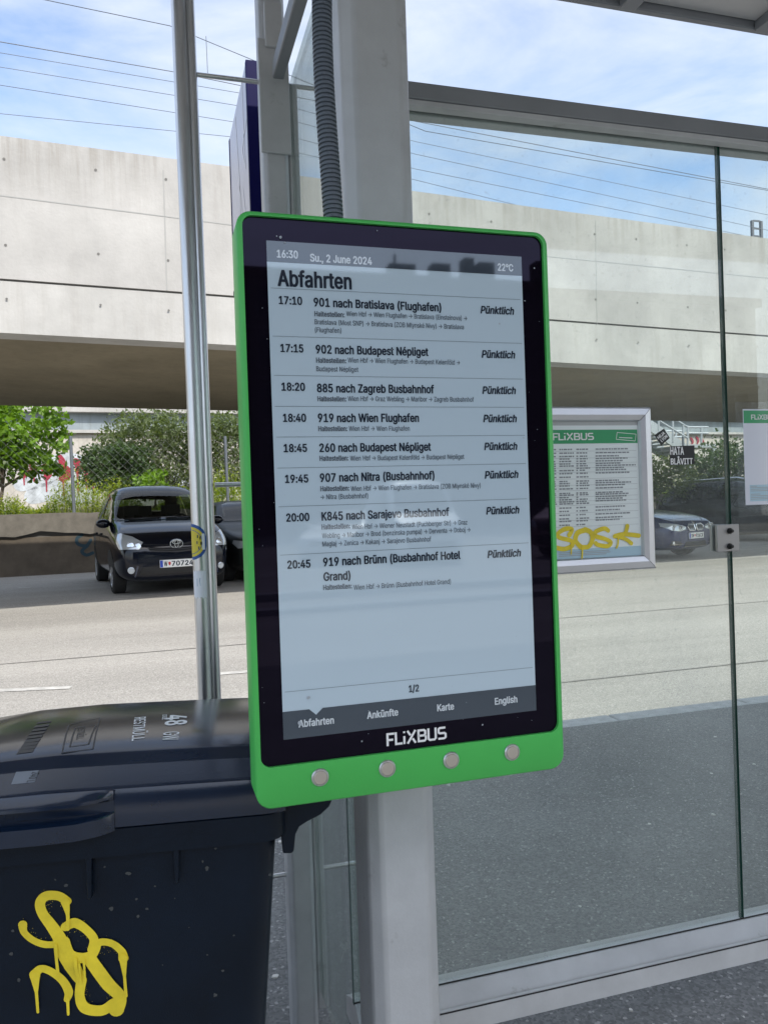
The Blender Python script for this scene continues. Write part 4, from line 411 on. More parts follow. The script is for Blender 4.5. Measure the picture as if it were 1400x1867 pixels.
class MB:
    def __init__(s): s.v = []; s.f = []; s.mi = []; s.mats = []; s.cur = 0
    def mat(s, m):
        if m not in s.mats: s.mats.append(m)
        s.cur = s.mats.index(m); return s
    def add(s, vs, fs):
        o = len(s.v); s.v += [Vector(p) for p in vs]; s.f += [tuple(i+o for i in f) for f in fs]; s.mi += [s.cur]*len(fs); return s
    def box(s, a, b, M=None):
        x0, y0, z0 = a; x1, y1, z1 = b
        vs = [Vector(p) for p in ((x0,y0,z0),(x1,y0,z0),(x1,y1,z0),(x0,y1,z0),(x0,y0,z1),(x1,y0,z1),(x1,y1,z1),(x0,y1,z1))]
        if M: vs = [M @ p for p in vs]
        return s.add(vs, [(0,3,2,1),(4,5,6,7),(0,1,5,4),(1,2,6,5),(2,3,7,6),(3,0,4,7)])
    def hexa(s, q, d):                                   # quad q pushed along d
        q = [Vector(p) for p in q]; d = Vector(d)
        return s.add(q+[p+d for p in q], [(0,1,2,3),(7,6,5,4),(0,4,5,1),(1,5,6,2),(2,6,7,3),(3,7,4,0)])
    def prism(s, poly, d, cap=True):
        poly = [Vector(p) for p in poly]; n = len(poly); d = Vector(d)
        fs = [(i, (i+1) % n, (i+1) % n+n, i+n) for i in range(n)]
        if cap: fs += [tuple(range(n))[::-1], tuple(range(n, 2*n))]
        return s.add(poly+[p+d for p in poly], fs)
    def tube(s, pts, rad, n=12, cap=True):
        pts = [Vector(p) for p in pts]; N = len(pts); rads = rad if isinstance(rad, (list, tuple)) else [rad]*N
        rings = []; up = None
        for i, p in enumerate(pts):
            t = (pts[min(i+1, N-1)]-pts[max(i-1, 0)]).normalized()
            if up is None: up = Vector((0,0,1)) if abs(t.z) < 0.9 else Vector((1,0,0))
            a = t.cross(up).normalized(); b = a.cross(t).normalized(); up = b
            rings.append([p + (a*math.cos(k*2*math.pi/n)+b*math.sin(k*2*math.pi/n))*rads[i] for k in range(n)])
        vs = [q for r in rings for q in r]
        fs = [(i*n+k, i*n+(k+1) % n, (i+1)*n+(k+1) % n, (i+1)*n+k) for i in range(N-1) for k in range(n)]
        if cap: fs += [tuple(range(n))[::-1], tuple((N-1)*n+k for k in range(n))]
        return s.add(vs, fs)
    def lathe(s, prof, c, axis, n=24):                   # prof: (distance along axis, radius)
        axis = Vector(axis).normalized(); c = Vector(c)
        return s.tube_prof([(c+axis*t, r) for t, r in prof], axis, n)
    def tube_prof(s, pr, axis, n):
        up = Vector((0,0,1)) if abs(axis.z) < 0.9 else Vector((1,0,0)); a = axis.cross(up).normalized(); b = axis.cross(a).normalized()
        vs = [p+(a*math.cos(k*2*math.pi/n)+b*math.sin(k*2*math.pi/n))*r for p, r in pr for k in range(n)]
        N = len(pr); fs = [(i*n+k, i*n+(k+1) % n, (i+1)*n+(k+1) % n, (i+1)*n+k) for i in range(N-1) for k in range(n)]
        fs += [tuple(range(n))[::-1], tuple((N-1)*n+k for k in range(n))]
        return s.add(vs, fs)
    def text(s, t, fn, x0, z0, x1, cap, bold=0.0, italic=False):
        v, f, a, b = glyphs(t, bold, italic); k = (x1-x0)/(b-a); h = cap/0.525
        return s.add([fn(x0+(p[0]-a)*k, z0+p[1]*h) for p in v], f)
    def ribbon(s, pts, w, fn, smooth=True, cap=True):    # a stroke of paint or a letter bar; fn maps (u, v) to a point
        P = [Vector(p) for p in pts]; W = w if isinstance(w, (list, tuple)) else [w]*len(P)
        if smooth and len(P) > 2:
            Q, V = [], []
            for i in range(len(P)-1):
                p0, p1, p2, p3 = P[max(i-1,0)], P[i], P[i+1], P[min(i+2, len(P)-1)]
                for k in range(8):
                    t = k/8; Q.append(0.5*((2*p1)+(p2-p0)*t+(2*p0-5*p1+4*p2-p3)*t*t+(3*p1-p0-3*p2+p3)*t**3)); V.append(W[i]+(W[i+1]-W[i])*t)
            Q.append(P[-1]); V.append(W[-1]); P, W = Q, V
        n = len(P); L, Rr = [], []
        for i in range(n):
            d0 = (P[i]-P[i-1]).normalized() if i else (P[1]-P[0]).normalized()
            d1 = (P[i+1]-P[i]).normalized() if i < n-1 else d0
            t = (d0+d1); t = t.normalized() if t.length > 1e-6 else d0
            nn = Vector((-t.y, t.x)); q = W[i]/2/max(0.45, nn.dot(Vector((-d0.y, d0.x))))
            L.append(P[i]+nn*q); Rr.append(P[i]-nn*q)
        vs = []
        for i in range(n): vs += [L[i], Rr[i]]
        fs = [(2*i, 2*i+1, 2*i+3, 2*i+2) for i in range(n-1)]
        if cap:
            for e, sg in ((0, -1), (n-1, 1)):
                t = (P[e]-P[e-sg]).normalized(); t = t; b = len(vs); c = P[e]; nn = Vector((-t.y, t.x)); hw = W[e]/2
                arc = [c+(nn*math.cos(a)+t*math.sin(a))*hw for a in [math.pi*k/8 for k in range(1, 8)]]
                vs += arc; ends = [2*e, 2*e+1] if sg == 1 else [2*e+1, 2*e]
                fs.append(tuple([ends[0]]+[b+k for k in range(7)]+[ends[1]]))
        return s.add([fn(p.x, p.y) for p in vs], fs)
    def build(s, name, m=None, parent=None, smooth=None, bevel=0.0, local=False, segs=2):
        me = bpy.data.meshes.new(name)
        vs = s.v
        if parent is not None and not local:
            inv = ROOT[parent.name].inverted(); vs = [inv @ p for p in vs]
        me.from_pydata([tuple(p) for p in vs], [], s.f)
        if m is not None and not s.mats: me.materials.append(m)
        else:
            for k in s.mats: me.materials.append(k)
            me.polygons.foreach_set('material_index', s.mi)
        me.validate(); me.update()
        if smooth is not None:
            me.polygons.foreach_set('use_smooth', [True]*len(me.polygons)); me.set_sharp_from_angle(angle=R(smooth))
        o = bpy.data.objects.new(name, me); col.objects.link(o)
        if parent is not None:
            o.parent = parent; ROOT[o.name] = ROOT[parent.name]
        else: ROOT[o.name] = Matrix.Identity(4)
        if bevel:
            b = o.modifiers.new('bevel', 'BEVEL'); b.width = bevel; b.segments = segs; b.limit_method = 'ANGLE'; b.angle_limit = R(40); b.harden_normals = False
            if smooth is None:
                me.polygons.foreach_set('use_smooth', [True]*len(me.polygons)); me.set_sharp_from_angle(angle=R(35))
        return o
ROOT = {}
def tag(o, label=None, cat=None, group=None, kind=None):
    if label: o['label'] = label
    if cat: o['category'] = cat
    if group: o['group'] = group
    if kind: o['kind'] = kind
    return o
def thing(name, label, cat, loc=(0,0,0), rz=0.0, group=None):
    o = bpy.data.objects.new(name, None); col.objects.link(o); o.location = loc; o.rotation_euler = (0,0,rz); o.empty_display_size = 0.2
    ROOT[o.name] = Matrix.Translation(Vector(loc)) @ Matrix.Rotation(rz, 4, 'Z')
    return tag(o, label, cat, group)
def rrect(x0, z0, x1, z1, r, n=8):                       # rounded rectangle, counter-clockwise in (x, z)
    rs = r if isinstance(r, (list, tuple)) else [r]*4
    out = []
    for (cx, cz, a0, rr) in ((x1-rs[0], z0+rs[0], -90, rs[0]), (x1-rs[1], z1-rs[1], 0, rs[1]), (x0+rs[2], z1-rs[2], 90, rs[2]), (x0+rs[3], z0+rs[3], 180, rs[3])):
        for k in range(n+1):
            a = R(a0+90*k/n); out.append((cx+rr*math.cos(a), cz+rr*math.sin(a)))
    return out
LOGO = {'F': (0.60, [[(0.62,0.92),(0.08,0.92),(0.08,0)], [(0.16,0.46),(0.52,0.46)]]),
        'L': (0.58, [[(0.08,1),(0.08,0.08),(0.6,0.08)]]),
        'i': (0.24, [[(0.1,0),(0.1,0.62)], [(0.1,0.86),(0.1,1.0)]]),
        'X': (0.80, [[(0.06,0),(0.70,1)], [(0.06,1),(0.30,0.63)], [(0.46,0.37),(0.70,0)]]),
        'B': (0.74, [[(0.08,0.5),(0.52,0.5),(0.62,0.6),(0.62,0.84),(0.52,0.92),(0.08,0.92),(0.08,0.08),(0.56,0.08),(0.66,0.18),(0.66,0.40),(0.56,0.5)]]),
        'U': (0.76, [[(0.08,1),(0.08,0.18),(0.18,0.08),(0.56,0.08),(0.66,0.18),(0.66,1)]]),
        'S': (0.70, [[(0.64,0.92),(0.18,0.92),(0.08,0.84),(0.08,0.58),(0.18,0.5),(0.54,0.5),(0.64,0.42),(0.64,0.16),(0.54,0.08),(0.04,0.08)]])}
def logo(mb, fn, x0, z0, x1, h, e=0.0001):
    W = sum(LOGO[c][0]+0.06 for c in 'FLiXBUS')-0.06; k = (x1-x0)/W; x = 0; lay = 0
    for c in 'FLiXBUS':
        w, strokes = LOGO[c]
        for st in strokes:
            lay += 1; e2 = e*(lay % 3)
            mb.ribbon([(p[0]+x, p[1]) for p in st], 0.17, lambda u, v, e2=e2: fn(x0+u*k, z0+v*h, e2), smooth=False, cap=False)
        x += w+0.06

# ================================================================ THE GROUND
def sheet(name, ys, x0, x1, m, dz=0.0, nx=1):
    b = MB(); vs = []; fs = []
    for y in ys:
        for i in range(nx+1): vs.append((x0+(x1-x0)*i/nx, y, gz(y-1e-4)+dz))
    for j in range(len(ys)-1):
        for i in range(nx):
            a = j*(nx+1)+i; fs.append((a, a+1, a+nx+2, a+nx+1))
    return tag(b.add(vs, fs).build(name, m), kind='structure')
b = MB().add([(-900,-900,-0.12),(900,-900,-0.12),(900,1500,-0.12),(-900,1500,-0.12)], [(0,1,2,3)]); tag(b.build('ground', ROADM), kind='structure')
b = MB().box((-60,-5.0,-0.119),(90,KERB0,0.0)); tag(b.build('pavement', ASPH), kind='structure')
b = MB(); prof = [(KERB1+0.002,-0.07),(12.2,0.20),(17.4,0.20),(60,0.20)]
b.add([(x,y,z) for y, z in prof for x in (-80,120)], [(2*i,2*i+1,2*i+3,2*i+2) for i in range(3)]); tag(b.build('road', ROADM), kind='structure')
b = MB().add([(-120,-120,-0.10),(160,-120,-0.10),(160,-5.002,-0.10),(-120,-5.002,-0.10)], [(0,1,2,3)]); tag(b.build('street', ROADM), kind='structure')
b = MB(); jx = at_g(1141,1319).x
x = jx-21*1.0
while x < 40:
    b.box((x+0.004, KERB0+0.003, -0.115), (x+0.996, KERB1, 0.004)); x += 1.0
tag(b.build('kerb', KERBM, bevel=0.012), kind='structure')
# worn white lines on the road
b = MB()
def gline(p, q, w):
    a, c = at_g(*p), at_g(*q); t = (c-a).normalized(); n = Vector((-t.y, t.x, 0))*w/2
    b.add([(r.x, r.y, gz(r.y)+0.005) for r in (a-n, c-n, c+n, a+n)], [(0,1,2,3)])
gline((-140,1266),(130,1254),0.09); gline((402,1229),(640,1210),0.09)
gline((128,1064),(205,1058),0.08); gline((34,1072),(58,1071),0.14)
tag(b.build('road_marking', PAINT), kind='structure')
# narrow strip of patched asphalt beyond the kerb
b = MB()
x_a, x_b = -30, 40
b.add([(x, y, gz(y)+0.006) for x, y in ((-30,5.55),(40,5.55),(40,5.575),(-30,5.575))], [(0,1,2,3)]); b.add([(x, y, gz(y)+0.005) for x, y in ((-30,7.9),(40,8.3),(40,8.325),(-30,7.925))], [(0,1,2,3)])
b.build('road_seam', mat('asphalt_seam', (0.235,0.225,0.205), 0.9, var=0.3, vscale=8)); bpy.data.objects['road_seam']['kind'] = 'structure'

b = MB(); rl = random.Random(5)
for k in range(90):
    if k == 0: p = at_y(1050, 1852, 1.45); p.z = 0.0
    else: p = Vector((rl.uniform(-0.5,4.5), rl.uniform(1.5,4.1), 0))
    r_ = 0.008 if k == 0 else rl.choice((0.003,0.004,0.006,0.010)); q = [Vector((p.x+math.cos(a*1.047)*r_*rl.uniform(.5,1.3), p.y+math.sin(a*1.047)*r_*rl.uniform(.5,1.3), 0.0005)) for a in range(6)]
    b.prism(q, (rl.uniform(-.001,.001), 0, r_*rl.uniform(0.2,0.8)))
tag(b.build('litter', mat('pale_grit', (0.55,0.54,0.50), 0.8)), kind='stuff')

# ================================================================ BUS SHELTER
YG = 1.66                                                # plane of the glass wall
P1 = at_y(735, 932, 1.36)
shelter = thing('bus_shelter', 'grey aluminium bus shelter with glass walls and a flat panelled roof', 'shelter', (P1.x, 1.44, 0))
# front post: chamfered box section
xl, xr = at_y(686, 1300, 1.36).x-0.02, at_y(791, 1300, 1.36).x
def post_poly(x0, x1, y0, y1, c):
    return [(x0+c,y0,0),(x1-c,y0,0),(x1,y0+c,0),(x1,y1-c,0),(x1-c,y1,0),(x0+c,y1,0),(x0,y1-c,0),(x0,y0+c,0)]
MB().prism(post_poly(xl, xr, 1.36, 1.50, 0.022), (0,0,2.91)).build('post', ALU, shelter, bevel=0.006)
Y2 = 2.1
a, c = at_y(500, 932, Y2).x, at_y(547, 932, Y2).x
b = MB().prism(post_poly(a, c, Y2-0.03, Y2+0.05, 0.012), (0,0,2.88)); b.box((c+0.001, Y2-0.012, 0.05),(c+0.03, Y2+0.012, 2.55)); b.box((a+0.012, Y2-0.05, 2.62),(c-0.01, Y2-0.031, 2.74))
post2 = b.build('post', ALU, shelter, bevel=0.004)
# cap plate of the rear post
zc = at_y(490, 72, Y2-0.035).z
MB().box((a-0.006, Y2-0.040, zc-0.30),(c+0.004, Y2-0.0301, zc)).build('post_sleeve', ALU, shelter, bevel=0.003)
# side glass between the posts
sa, sb = Vector((xl+0.04, 1.501, 0)), Vector((c+0.014, Y2-0.013, 0)); t = (sb-sa).normalized(); n_ = Vector((-t.y, t.x, 0))*0.005
b = MB().mat(GLASS); q = [sa-n_, sb-n_, sb+n_, sa+n_]
b.prism([p+Vector((0,0,0.10)) for p in q], (0,0,2.45)); g = b.build('glass_panel', None, shelter)
b = MB(); YM = lambda px, py: at_plane(px, py, sa-n_*1.3, n_.normalized())
SPL = mat('dried_splash', (0.62,0.63,0.62), 0.9); nn0 = n_.normalized()
def spl(pts, w):
    k = 1.75/1430; P_ = [YM(*p) for p in pts]; b.ribbon([((p-sa).dot(t), p.z) for p in P_], [x*k for x in w], lambda u, v: sa-n_*1.25+t*u+Vector((0,0,v)))
spl([(622,1722),(628,1727),(634,1724),(630,1719)], [8,12,10,6]); spl([(626,1735),(624,1746),(620,1757)], [3,5,2.5]); spl([(614,1770),(608,1790),(602,1812),(597,1833)], [1.2,1.5,2,3])
b.build('splash', SPL, shelter)
# side head beam running back over our heads
p = at_y(512, 118, 1.98)
z0 = at_y(505, 141, 2.02).z
MB().box((p.x-0.014, -0.45, z0),(p.x+0.016, 2.03, z0+0.045)).build('side_beam', ALUD, shelter, bevel=0.004)
# long head beam
YB = 1.630
zr0 = at_y(1180, 1800, 1.59).z; zr1 = at_y(1353.7, 1671, YG).z
ztop = at_y(1000, 179, YB).z; zmid = at_y(1000, 209.5, YB).z; zlow = at_y(1000, 222, YB).z
BX0, BX1 = xr-0.10, 8.6
MB().box((BX0, YB, zmid),(BX1, 1.70, ztop)).build('beam', ALUD, shelter, bevel=0.004)
b = MB().box((BX0, YB-0.002, zlow),(BX1, YG-0.007, zmid-0.002)); b.box((BX0, YG+0.007, zlow),(BX1, 1.698, zmid-0.002)); b.build('beam_lip', ALU, shelter, bevel=0.002)
MB().box((BX0, YG-0.0075, zr1-0.0035),(BX1, YG-0.0052, zr1+0.0005)).build('seal', RUBBER, shelter)
MB().box((BX0, YG-0.0065, zlow+0.003),(BX1, YG-0.0052, zmid-0.003)).build('seal', RUBBER, shelter)
for k, z_ in enumerate((zr0+0.046, zr1-0.039)): MB().box((BX0, 1.5915-0.0025*(1-k), z_),(BX1, 1.60, z_+0.0030)).build('groove_shade_strip', GAP, shelter)  # dark strips laid over the grooves; their shade is put into the colour
# bottom rail: stepped section
pr = [(1.59, zr0), (1.59, zr0+0.045), (1.599, zr0+0.046), (1.599, zr0+0.050), (1.59, zr0+0.051), (1.592, zr1-0.040), (1.601, zr1-0.039), (1.601, zr1-0.035), (1.598, zr1-0.034), (1.648, zr1-0.002), (1.672, zr1-0.002), (1.735, zr1-0.03), (1.735, zr0)]
b = MB().prism([(BX0, y, z) for y, z in pr][::-1], (BX1-BX0, 0, 0)); b.build('bottom_rail', ALU, shelter)
for i in range(4):
    x = xr+1.55+i*1.95
    MB().box((x, 1.63, 0.0),(x+0.05, 1.69, zr0-0.001)).build('rail_foot', ALU, shelter, bevel=0.003)
# glass panes with green cut edges; open joint between them
j0, j1 = at_y(1327.0, 932, YG).x, 0
zb, zt = zr1-0.006, zmid+0.0
for (x0, x1) in ((BX0+0.0, j0-0.004), (j0+0.004, j0+1.36), (j0+1.368, j0+2.75), (j0+2.758, 8.5)):
    b = MB().mat(GLASS); b.box((x0, YG-0.005, zb),(x1, YG+0.005, zt)); b.mat(GLASSEDGE)
    b.box((x1+0.0001, YG-0.005, zb),(x1+0.0012, YG+0.005, zt)); b.box((x0-0.0012, YG-0.005, zb),(x0-0.0001, YG+0.005, zt)); b.build('glass_panel', None, shelter)
# clamp over the joint
c0, c1 = at_y(1305, 957, YG-0.012), at_y(1347, 1004, YG-0.012)
cl = MB().box((c0.x, YG-0.014, c1.z),(c1.x, YG-0.0055, c0.z)).box((c0.x, YG+0.0055, c1.z),(c1.x, YG+0.014, c0.z)).build('clamp', mat('clamp_steel', (0.36,0.355,0.35), 0.4, 0.7), shelter, bevel=0.0015)
for py in (968, 996):
    q = at_y(1329, py, YG-0.014)
    MB().lathe([(0,0.0075),(0.004,0.0075),(0.006,0.006),(0.006,0.0045),(0.012,0.004),(0.0125,0.002)], q, (0,-1,0), 14).build('bolt', mat('dark_bolt', (0.05,0.05,0.05), 0.35, 0.9), cl, smooth=40)
# roof
RY1 = at_y(1200, 33, 1.0); rz = 2.88
d = ray(1200, 33); RY1 = d.y*((rz-EYE)/d.z)
RX0, RX1, RY0 = -1.3, 8.8, -0.80
b = MB().mat(ROOFM).box((RX0+0.02, RY0+0.02, rz+0.022),(RX1-0.02, RY1-0.03, rz+0.07)); b.build('roof', None, shelter)
b = MB().box((RX0, RY1-0.024, rz),(RX1, RY1, rz+0.10)).box((RX0, RY0, rz),(RX1, RY0+0.055, rz+0.10)); b.box((RX0, RY0+0.056, rz),(RX0+0.05, RY1-0.056, rz+0.10)).box((RX1-0.05, RY0+0.056, rz),(RX1, RY1-0.056, rz+0.10)); b.build('roof_edge', ALUD, shelter, bevel=0.004)
d = ray(1140, 14); rx = d.x*((rz-EYE)/d.z)
d = ray(1385, 55); rx2 = d.x*((rz-EYE)/d.z); st = (rx2-rx)
k = int((rx-RX0)/st)
xx = rx-k*st
while xx < RX1-0.2:
    if xx > RX0+0.1: MB().box((xx-0.026, RY0+0.06, rz-0.012),(xx+0.026, RY1-0.026, rz+0.0215)).build('roof_rib', ALUD, shelter, bevel=0.003)
    xx += st

# ---------------------------------------------------------------- stainless pole with spacer rods
YP = Y2+0.01
pt, pb = at_y(334, 0, YP), at_y(384, 1287, YP)
ax = (pt-pb).normalized(); pbase = pb+ax*((0-pb.z)/ax.z); ptop = pb+ax*((3.05-pb.z)/ax.z)
pole = thing('steel_pole', 'polished stainless steel pole held off the shelter by thin rods', 'pole', pbase)
dx = Vector((1,0,0))
b = MB(); b.tube([pbase-dx*0.0115, ptop-dx*0.0115], 0.0195, 28); b.build('tube', STEEL, pole, smooth=40)
b = MB(); b.tube([pbase+dx*0.0165, ptop+dx*0.0165], 0.0125, 24); b.build('tube', STEEL, pole, smooth=40)
for (px, py) in ((360, 136), (392, 884), (400, 1614)):
    q = at_y(px, py, YP); e = at_y(655, 1600, YP).x
    MB().tube([q, Vector((e, YP, q.z))], 0.0062, 12).build('rod', STEEL, pole, smooth=50)
# stickers wrapped round the pole
def wrap(px0, px1, py0, py1, off, m):
    p0, p1 = at_y((px0+px1)/2, py0, YP-0.02), at_y((px0+px1)/2, py1, YP-0.02); return p0, p1
cax = pbase - dx*0.0115
def wrapped(r, a, z):                                     # a: degrees round the tube, 0 = towards -Y, negative = to the left
    o = cax+ax*((z-cax.z)/ax.z); return o+Vector((math.sin(R(a))*r, -math.cos(R(a))*r, 0))
def wrap_disc(mb, zc, rad, r, ac, a_lo, a_hi, n=22):
    vs = []; fs = []
    for i in range(n+1):
        a = a_lo+(a_hi-a_lo)*i/n; s_ = (a-ac)*math.pi/180*0.0195; h = math.sqrt(max(0, rad*rad-s_*s_))
        vs += [wrapped(r, a, zc-h), wrapped(r, a, zc+h)]
    fs = [(2*i, 2*i+1, 2*i+3, 2*i+2) for i in range(n)]
    mb.add(vs, fs)
zc_ = at_y(360, 988, YP-0.02).z
b = MB(); SB = mat('sticker_blue', (0.02,0.09,0.33), 0.4); SY = mat('sticker_yellow', (0.70,0.58,0.05), 0.4); SW = mat('sticker_white', (0.84,0.87,0.92), 0.7)
AC = -75
b.mat(SB); wrap_disc(b, zc_, 0.047, 0.0198, AC, -200, 58); b.mat(SY); wrap_disc(b, zc_, 0.039, 0.01995, AC, -185, 36); b.mat(SB); wrap_disc(b, zc_, 0.032, 0.0201, AC, -166, 17)
b.mat(SY); wrap_disc(b, zc_, 0.0305, 0.02025, AC, -162, 12)
b.mat(INK)
for a, dz in ((-20,0.014),(-2,0.010),(-14,-0.016),(3,-0.004),(8,-0.004),(-25,-0.002)):
    b.add([wrapped(0.0204, a+k, zc_+dz+j) for k, j in ((0,-0.004),(8,-0.004),(8,0.004),(0,0.004))], [(0,1,2,3)])
b.mat(SW); b.add([wrapped(0.02035, a, zc_+z) for a in (14,22,30,38) for z in (-0.021,0.021)], [(0,2,3,1),(2,4,5,3),(4,6,7,5)])
s1 = b.build('round_sticker'); tag(s1, 'round blue and yellow sticker wrapped around the stainless pole', 'sticker')
za, zb_ = at_y(365, 1041, YP-0.02).z, at_y(365, 1090, YP-0.02).z
b = MB().mat(SW); n = 14
b.add([wrapped(0.0199, -70+i*(110/n), z) for i in range(n+1) for z in (zb_+0.003*math.sin(i*1.7), za+0.002*math.sin(i*2.3))], [(2*i,2*i+2,2*i+3,2*i+1) for i in range(n)])
b.mat(mat('faded_blue_print', (0.12,0.30,0.45), 0.5)); b.add([wrapped(0.0201, a, z) for a, z in ((-34,zb_+0.03),(-8,zb_+0.032),(-12,zb_+0.042),(-8,zb_+0.052),(-34,zb_+0.05))], [(0,1,2,3,4)])
tag(b.build('paper_sticker'), 'torn whitish paper sticker with a faded blue print on the pole', 'sticker')

# ---------------------------------------------------------------- flag sign behind the rear post
DN = 2.36
p0 = at_d(449, 108, DN); p1 = at_d(468, 108, DN); q0 = at_x(418, 255, p0.x)
zbot = at_x(429, 528, p0.x).z
flag = thing('flag_sign', 'dark blue edged white flag sign standing off the shelter post', 'sign', (p0.x, p0.y, zbot))
w = p1.x-p0.x
b = MB().mat(BLUE).box((p0.x-0.002, p0.y, zbot),(p0.x+0.036, p0.y+0.020, p0.z)); b.build('frame', None, flag, bevel=0.002)
MB().box((p0.x-0.002, q0.y-0.02, zbot),(p0.x+0.036, q0.y, p0.z)).build('frame', BLUE, flag, bevel=0.002)
f_ = MB().mat(LILAC).box((p0.x, p0.y+0.021, zbot+0.012),(p0.x+0.034, q0.y-0.021, p0.z)).build('face', None, flag)
b = MB(); fn = lambda u, v: Vector((p0.x-0.001, p0.y+u, v))
LW = mat('sign_white_line', (0.80,0.80,0.83), 0.4)
for st in ([(0.32,2.28),(0.26,2.02),(0.20,1.86)], [(0.26,2.02),(0.30,1.80)], [(0.12,2.30),(0.10,2.02),(0.17,2.10),(0.05,2.14)], [(0.18,1.98),(0.06,1.72)]): b.ribbon([(u, v+zbot-1.75) for u, v in st], 0.012, fn, smooth=False)
b.build('scrawl', LW, f_)
MB().box((p0.x-0.004, q0.y-0.03, zbot-0.02),(p0.x+0.038, q0.y+0.002, zbot-0.0005)).build('end_cap', RUBBER, flag, bevel=0.002)
MB().box((p0.x+0.037, p0.y+0.02, zbot+0.30),(p0.x+0.12, p0.y+0.05, zbot+0.34)).build('bracket', ALUD, flag)

# ================================================================ DEPARTURE BOARD
YS = 1.06
def S(px, py, off=0.0):
    p = at_y(px, py, YS); return Vector((p.x, YS-off, p.z))
o_tl, o_tr, o_bl, o_br = S(433,384), S(997,424), S(465,1476), S(1027,1402)
X0 = (o_tl.x+o_bl.x)/2; X1 = (o_tr.x+o_br.x)/2; ZT = (o_tl.z+o_tr.z)/2; ZB = (o_bl.z+o_br.z)/2
g_tl, g_tr, g_bl, g_br = S(444,392), S(988,431), S(473,1398), S(1017,1336)
GX0 = (g_tl.x+g_bl.x)/2; GX1 = (g_tr.x+g_br.x)/2; GT = (g_tl.z+g_tr.z)/2; GB = (g_bl.z+g_br.z)/2
board = thing('departure_board', 'green framed electronic departure board listing coach departures', 'information display', ((X0+X1)/2, YS+0.04, ZB))
# frame ring + shell
b = MB(); N = 8
outer = rrect(X0, ZB, X1, ZT, [0.022,0.020,0.020,0.022], N); outer2 = rrect(X0+0.0025, ZB+0.0025, X1-0.0025, ZT-0.0025, [0.0195,0.0175,0.0175,0.0195], N)
inner = rrect(GX0, GB, GX1, GT, 0.014, N); nn = len(outer)
YF = YS-0.002
ringv = [Vector((x, YF+0.0025, z)) for x, z in outer]+[Vector((x, YF, z)) for x, z in outer2]+[Vector((x, YF, z)) for x, z in inner]+[Vector((x, YF+0.006, z)) for x, z in inner]+[Vector((x, YS+0.055, z)) for x, z in outer]
fs = []
for i in range(nn):
    j = (i+1) % nn
    fs += [(i,j,nn+j,nn+i), (nn+i,nn+j,2*nn+j,2*nn+i), (2*nn+i,2*nn+j,3*nn+j,3*nn+i), (4*nn+i,4*nn+j,j,i)]
fs.append(tuple(4*nn+i for i in range(nn)))
b.add(ringv, fs); b.build('frame', GREEN, board, smooth=50)
b = MB().add([Vector((x, YF+0.005, z)) for x, z in inner], [tuple(range(nn))]); bez = b.build('bezel', BLACKG, board)
# e-paper
s_tl, s_tr, s_bl, s_br = S(487,437), S(950.5,467.5), S(517,1350), S(979.5,1295.5)
SX0 = (s_tl.x+s_bl.x)/2; SX1 = (s_tr.x+s_br.x)/2; ST = (s_tl.z+s_tr.z)/2; SBt = (s_bl.z+s_br.z)/2
YD = YF+0.0045
scr = MB().box((SX0, YD, SBt),(SX1, YD+0.0004, ST)).build('screen', PAPER, board)
def SP(u, v, e=0.0): return Vector((u, YD-0.0004-e, v))
zh = (S(487,475.9).z+S(952,502).z)/2
zf = (S(515.7,1297.9).z+S(975.5,1250.7).z)/2
b = MB().add([SP(SX0,zh),SP(SX1,zh),SP(SX1,ST),SP(SX0,ST)], [(0,1,2,3)]); b.build('header_bar', BARINK, scr)
nx_ = S(577,1300).x
b = MB().add([SP(SX0,SBt),SP(SX1,SBt),SP(SX1,zf),SP(nx_+0.0095,zf),SP(nx_,zf-0.0085),SP(nx_-0.0095,zf),SP(SX0,zf)], [(0,1,2,3,4,5,6)]); b.build('footer_bar', BARINK, scr)
b = MB()
for (pa, pb2) in (((500,523.5),(955,546.6)),((494,611.5),(956,626)),((498,683),(957,691.5)),((500,739.5),(960,743.2)),((501,795.6),(961,794.3)),((502,852.6),(963,845.7)),((505,923),(966,910)),((508,1009.9),(967,992)),((516,1261.5),(972,1218.6))):
    z = (S(*pa).z+S(*pb2).z)/2; b.add([SP(SX0+0.004,z-0.0004),SP(SX1-0.004,z-0.0004),SP(SX1-0.004,z+0.0004),SP(SX0+0.004,z+0.0004)], [(0,1,2,3)])
b.build('row_lines', LINEINK, scr)
CAPPX = S(600,900).z-S(600,901).z
def put(mb, t, l, base, r, r_base=None, cap=15.0, bold=0.012, italic=False, ex=0.0004):
    p = S(l, base); q = S(r, base); mb.text(t, lambda u, v: SP(u, v, ex), p.x, p.z, q.x, cap*CAPPX, bold, italic)
tt, tm, st, pk, hd, ft = MB(), MB(), MB(), MB(), MB(), MB()
put(hd, '16:30', 505.4, 468.4, 544, cap=14); put(hd, 'Su., 2 June 2024', 566, 475.6, 678.6, cap=14); put(hd, '22°C', 908, 492.5, 936, cap=14)
put(tm, 'Abfahrten', 507, 520, 642, cap=29, bold=0.03)
ROWS = [('17:10',509,553.4,551.7),('17:15',512,641,554),('18:20',514,711.6,557),('18:40',516.6,768.6,559),('18:45',518,824,560.7),('19:45',520.4,880.3,563),('20:00',522.6,951,565),('20:45',524.7,1037,567)]
for t, l, y, r in ROWS: put(tm, t, l, y, r, cap=14.5, bold=0.022)
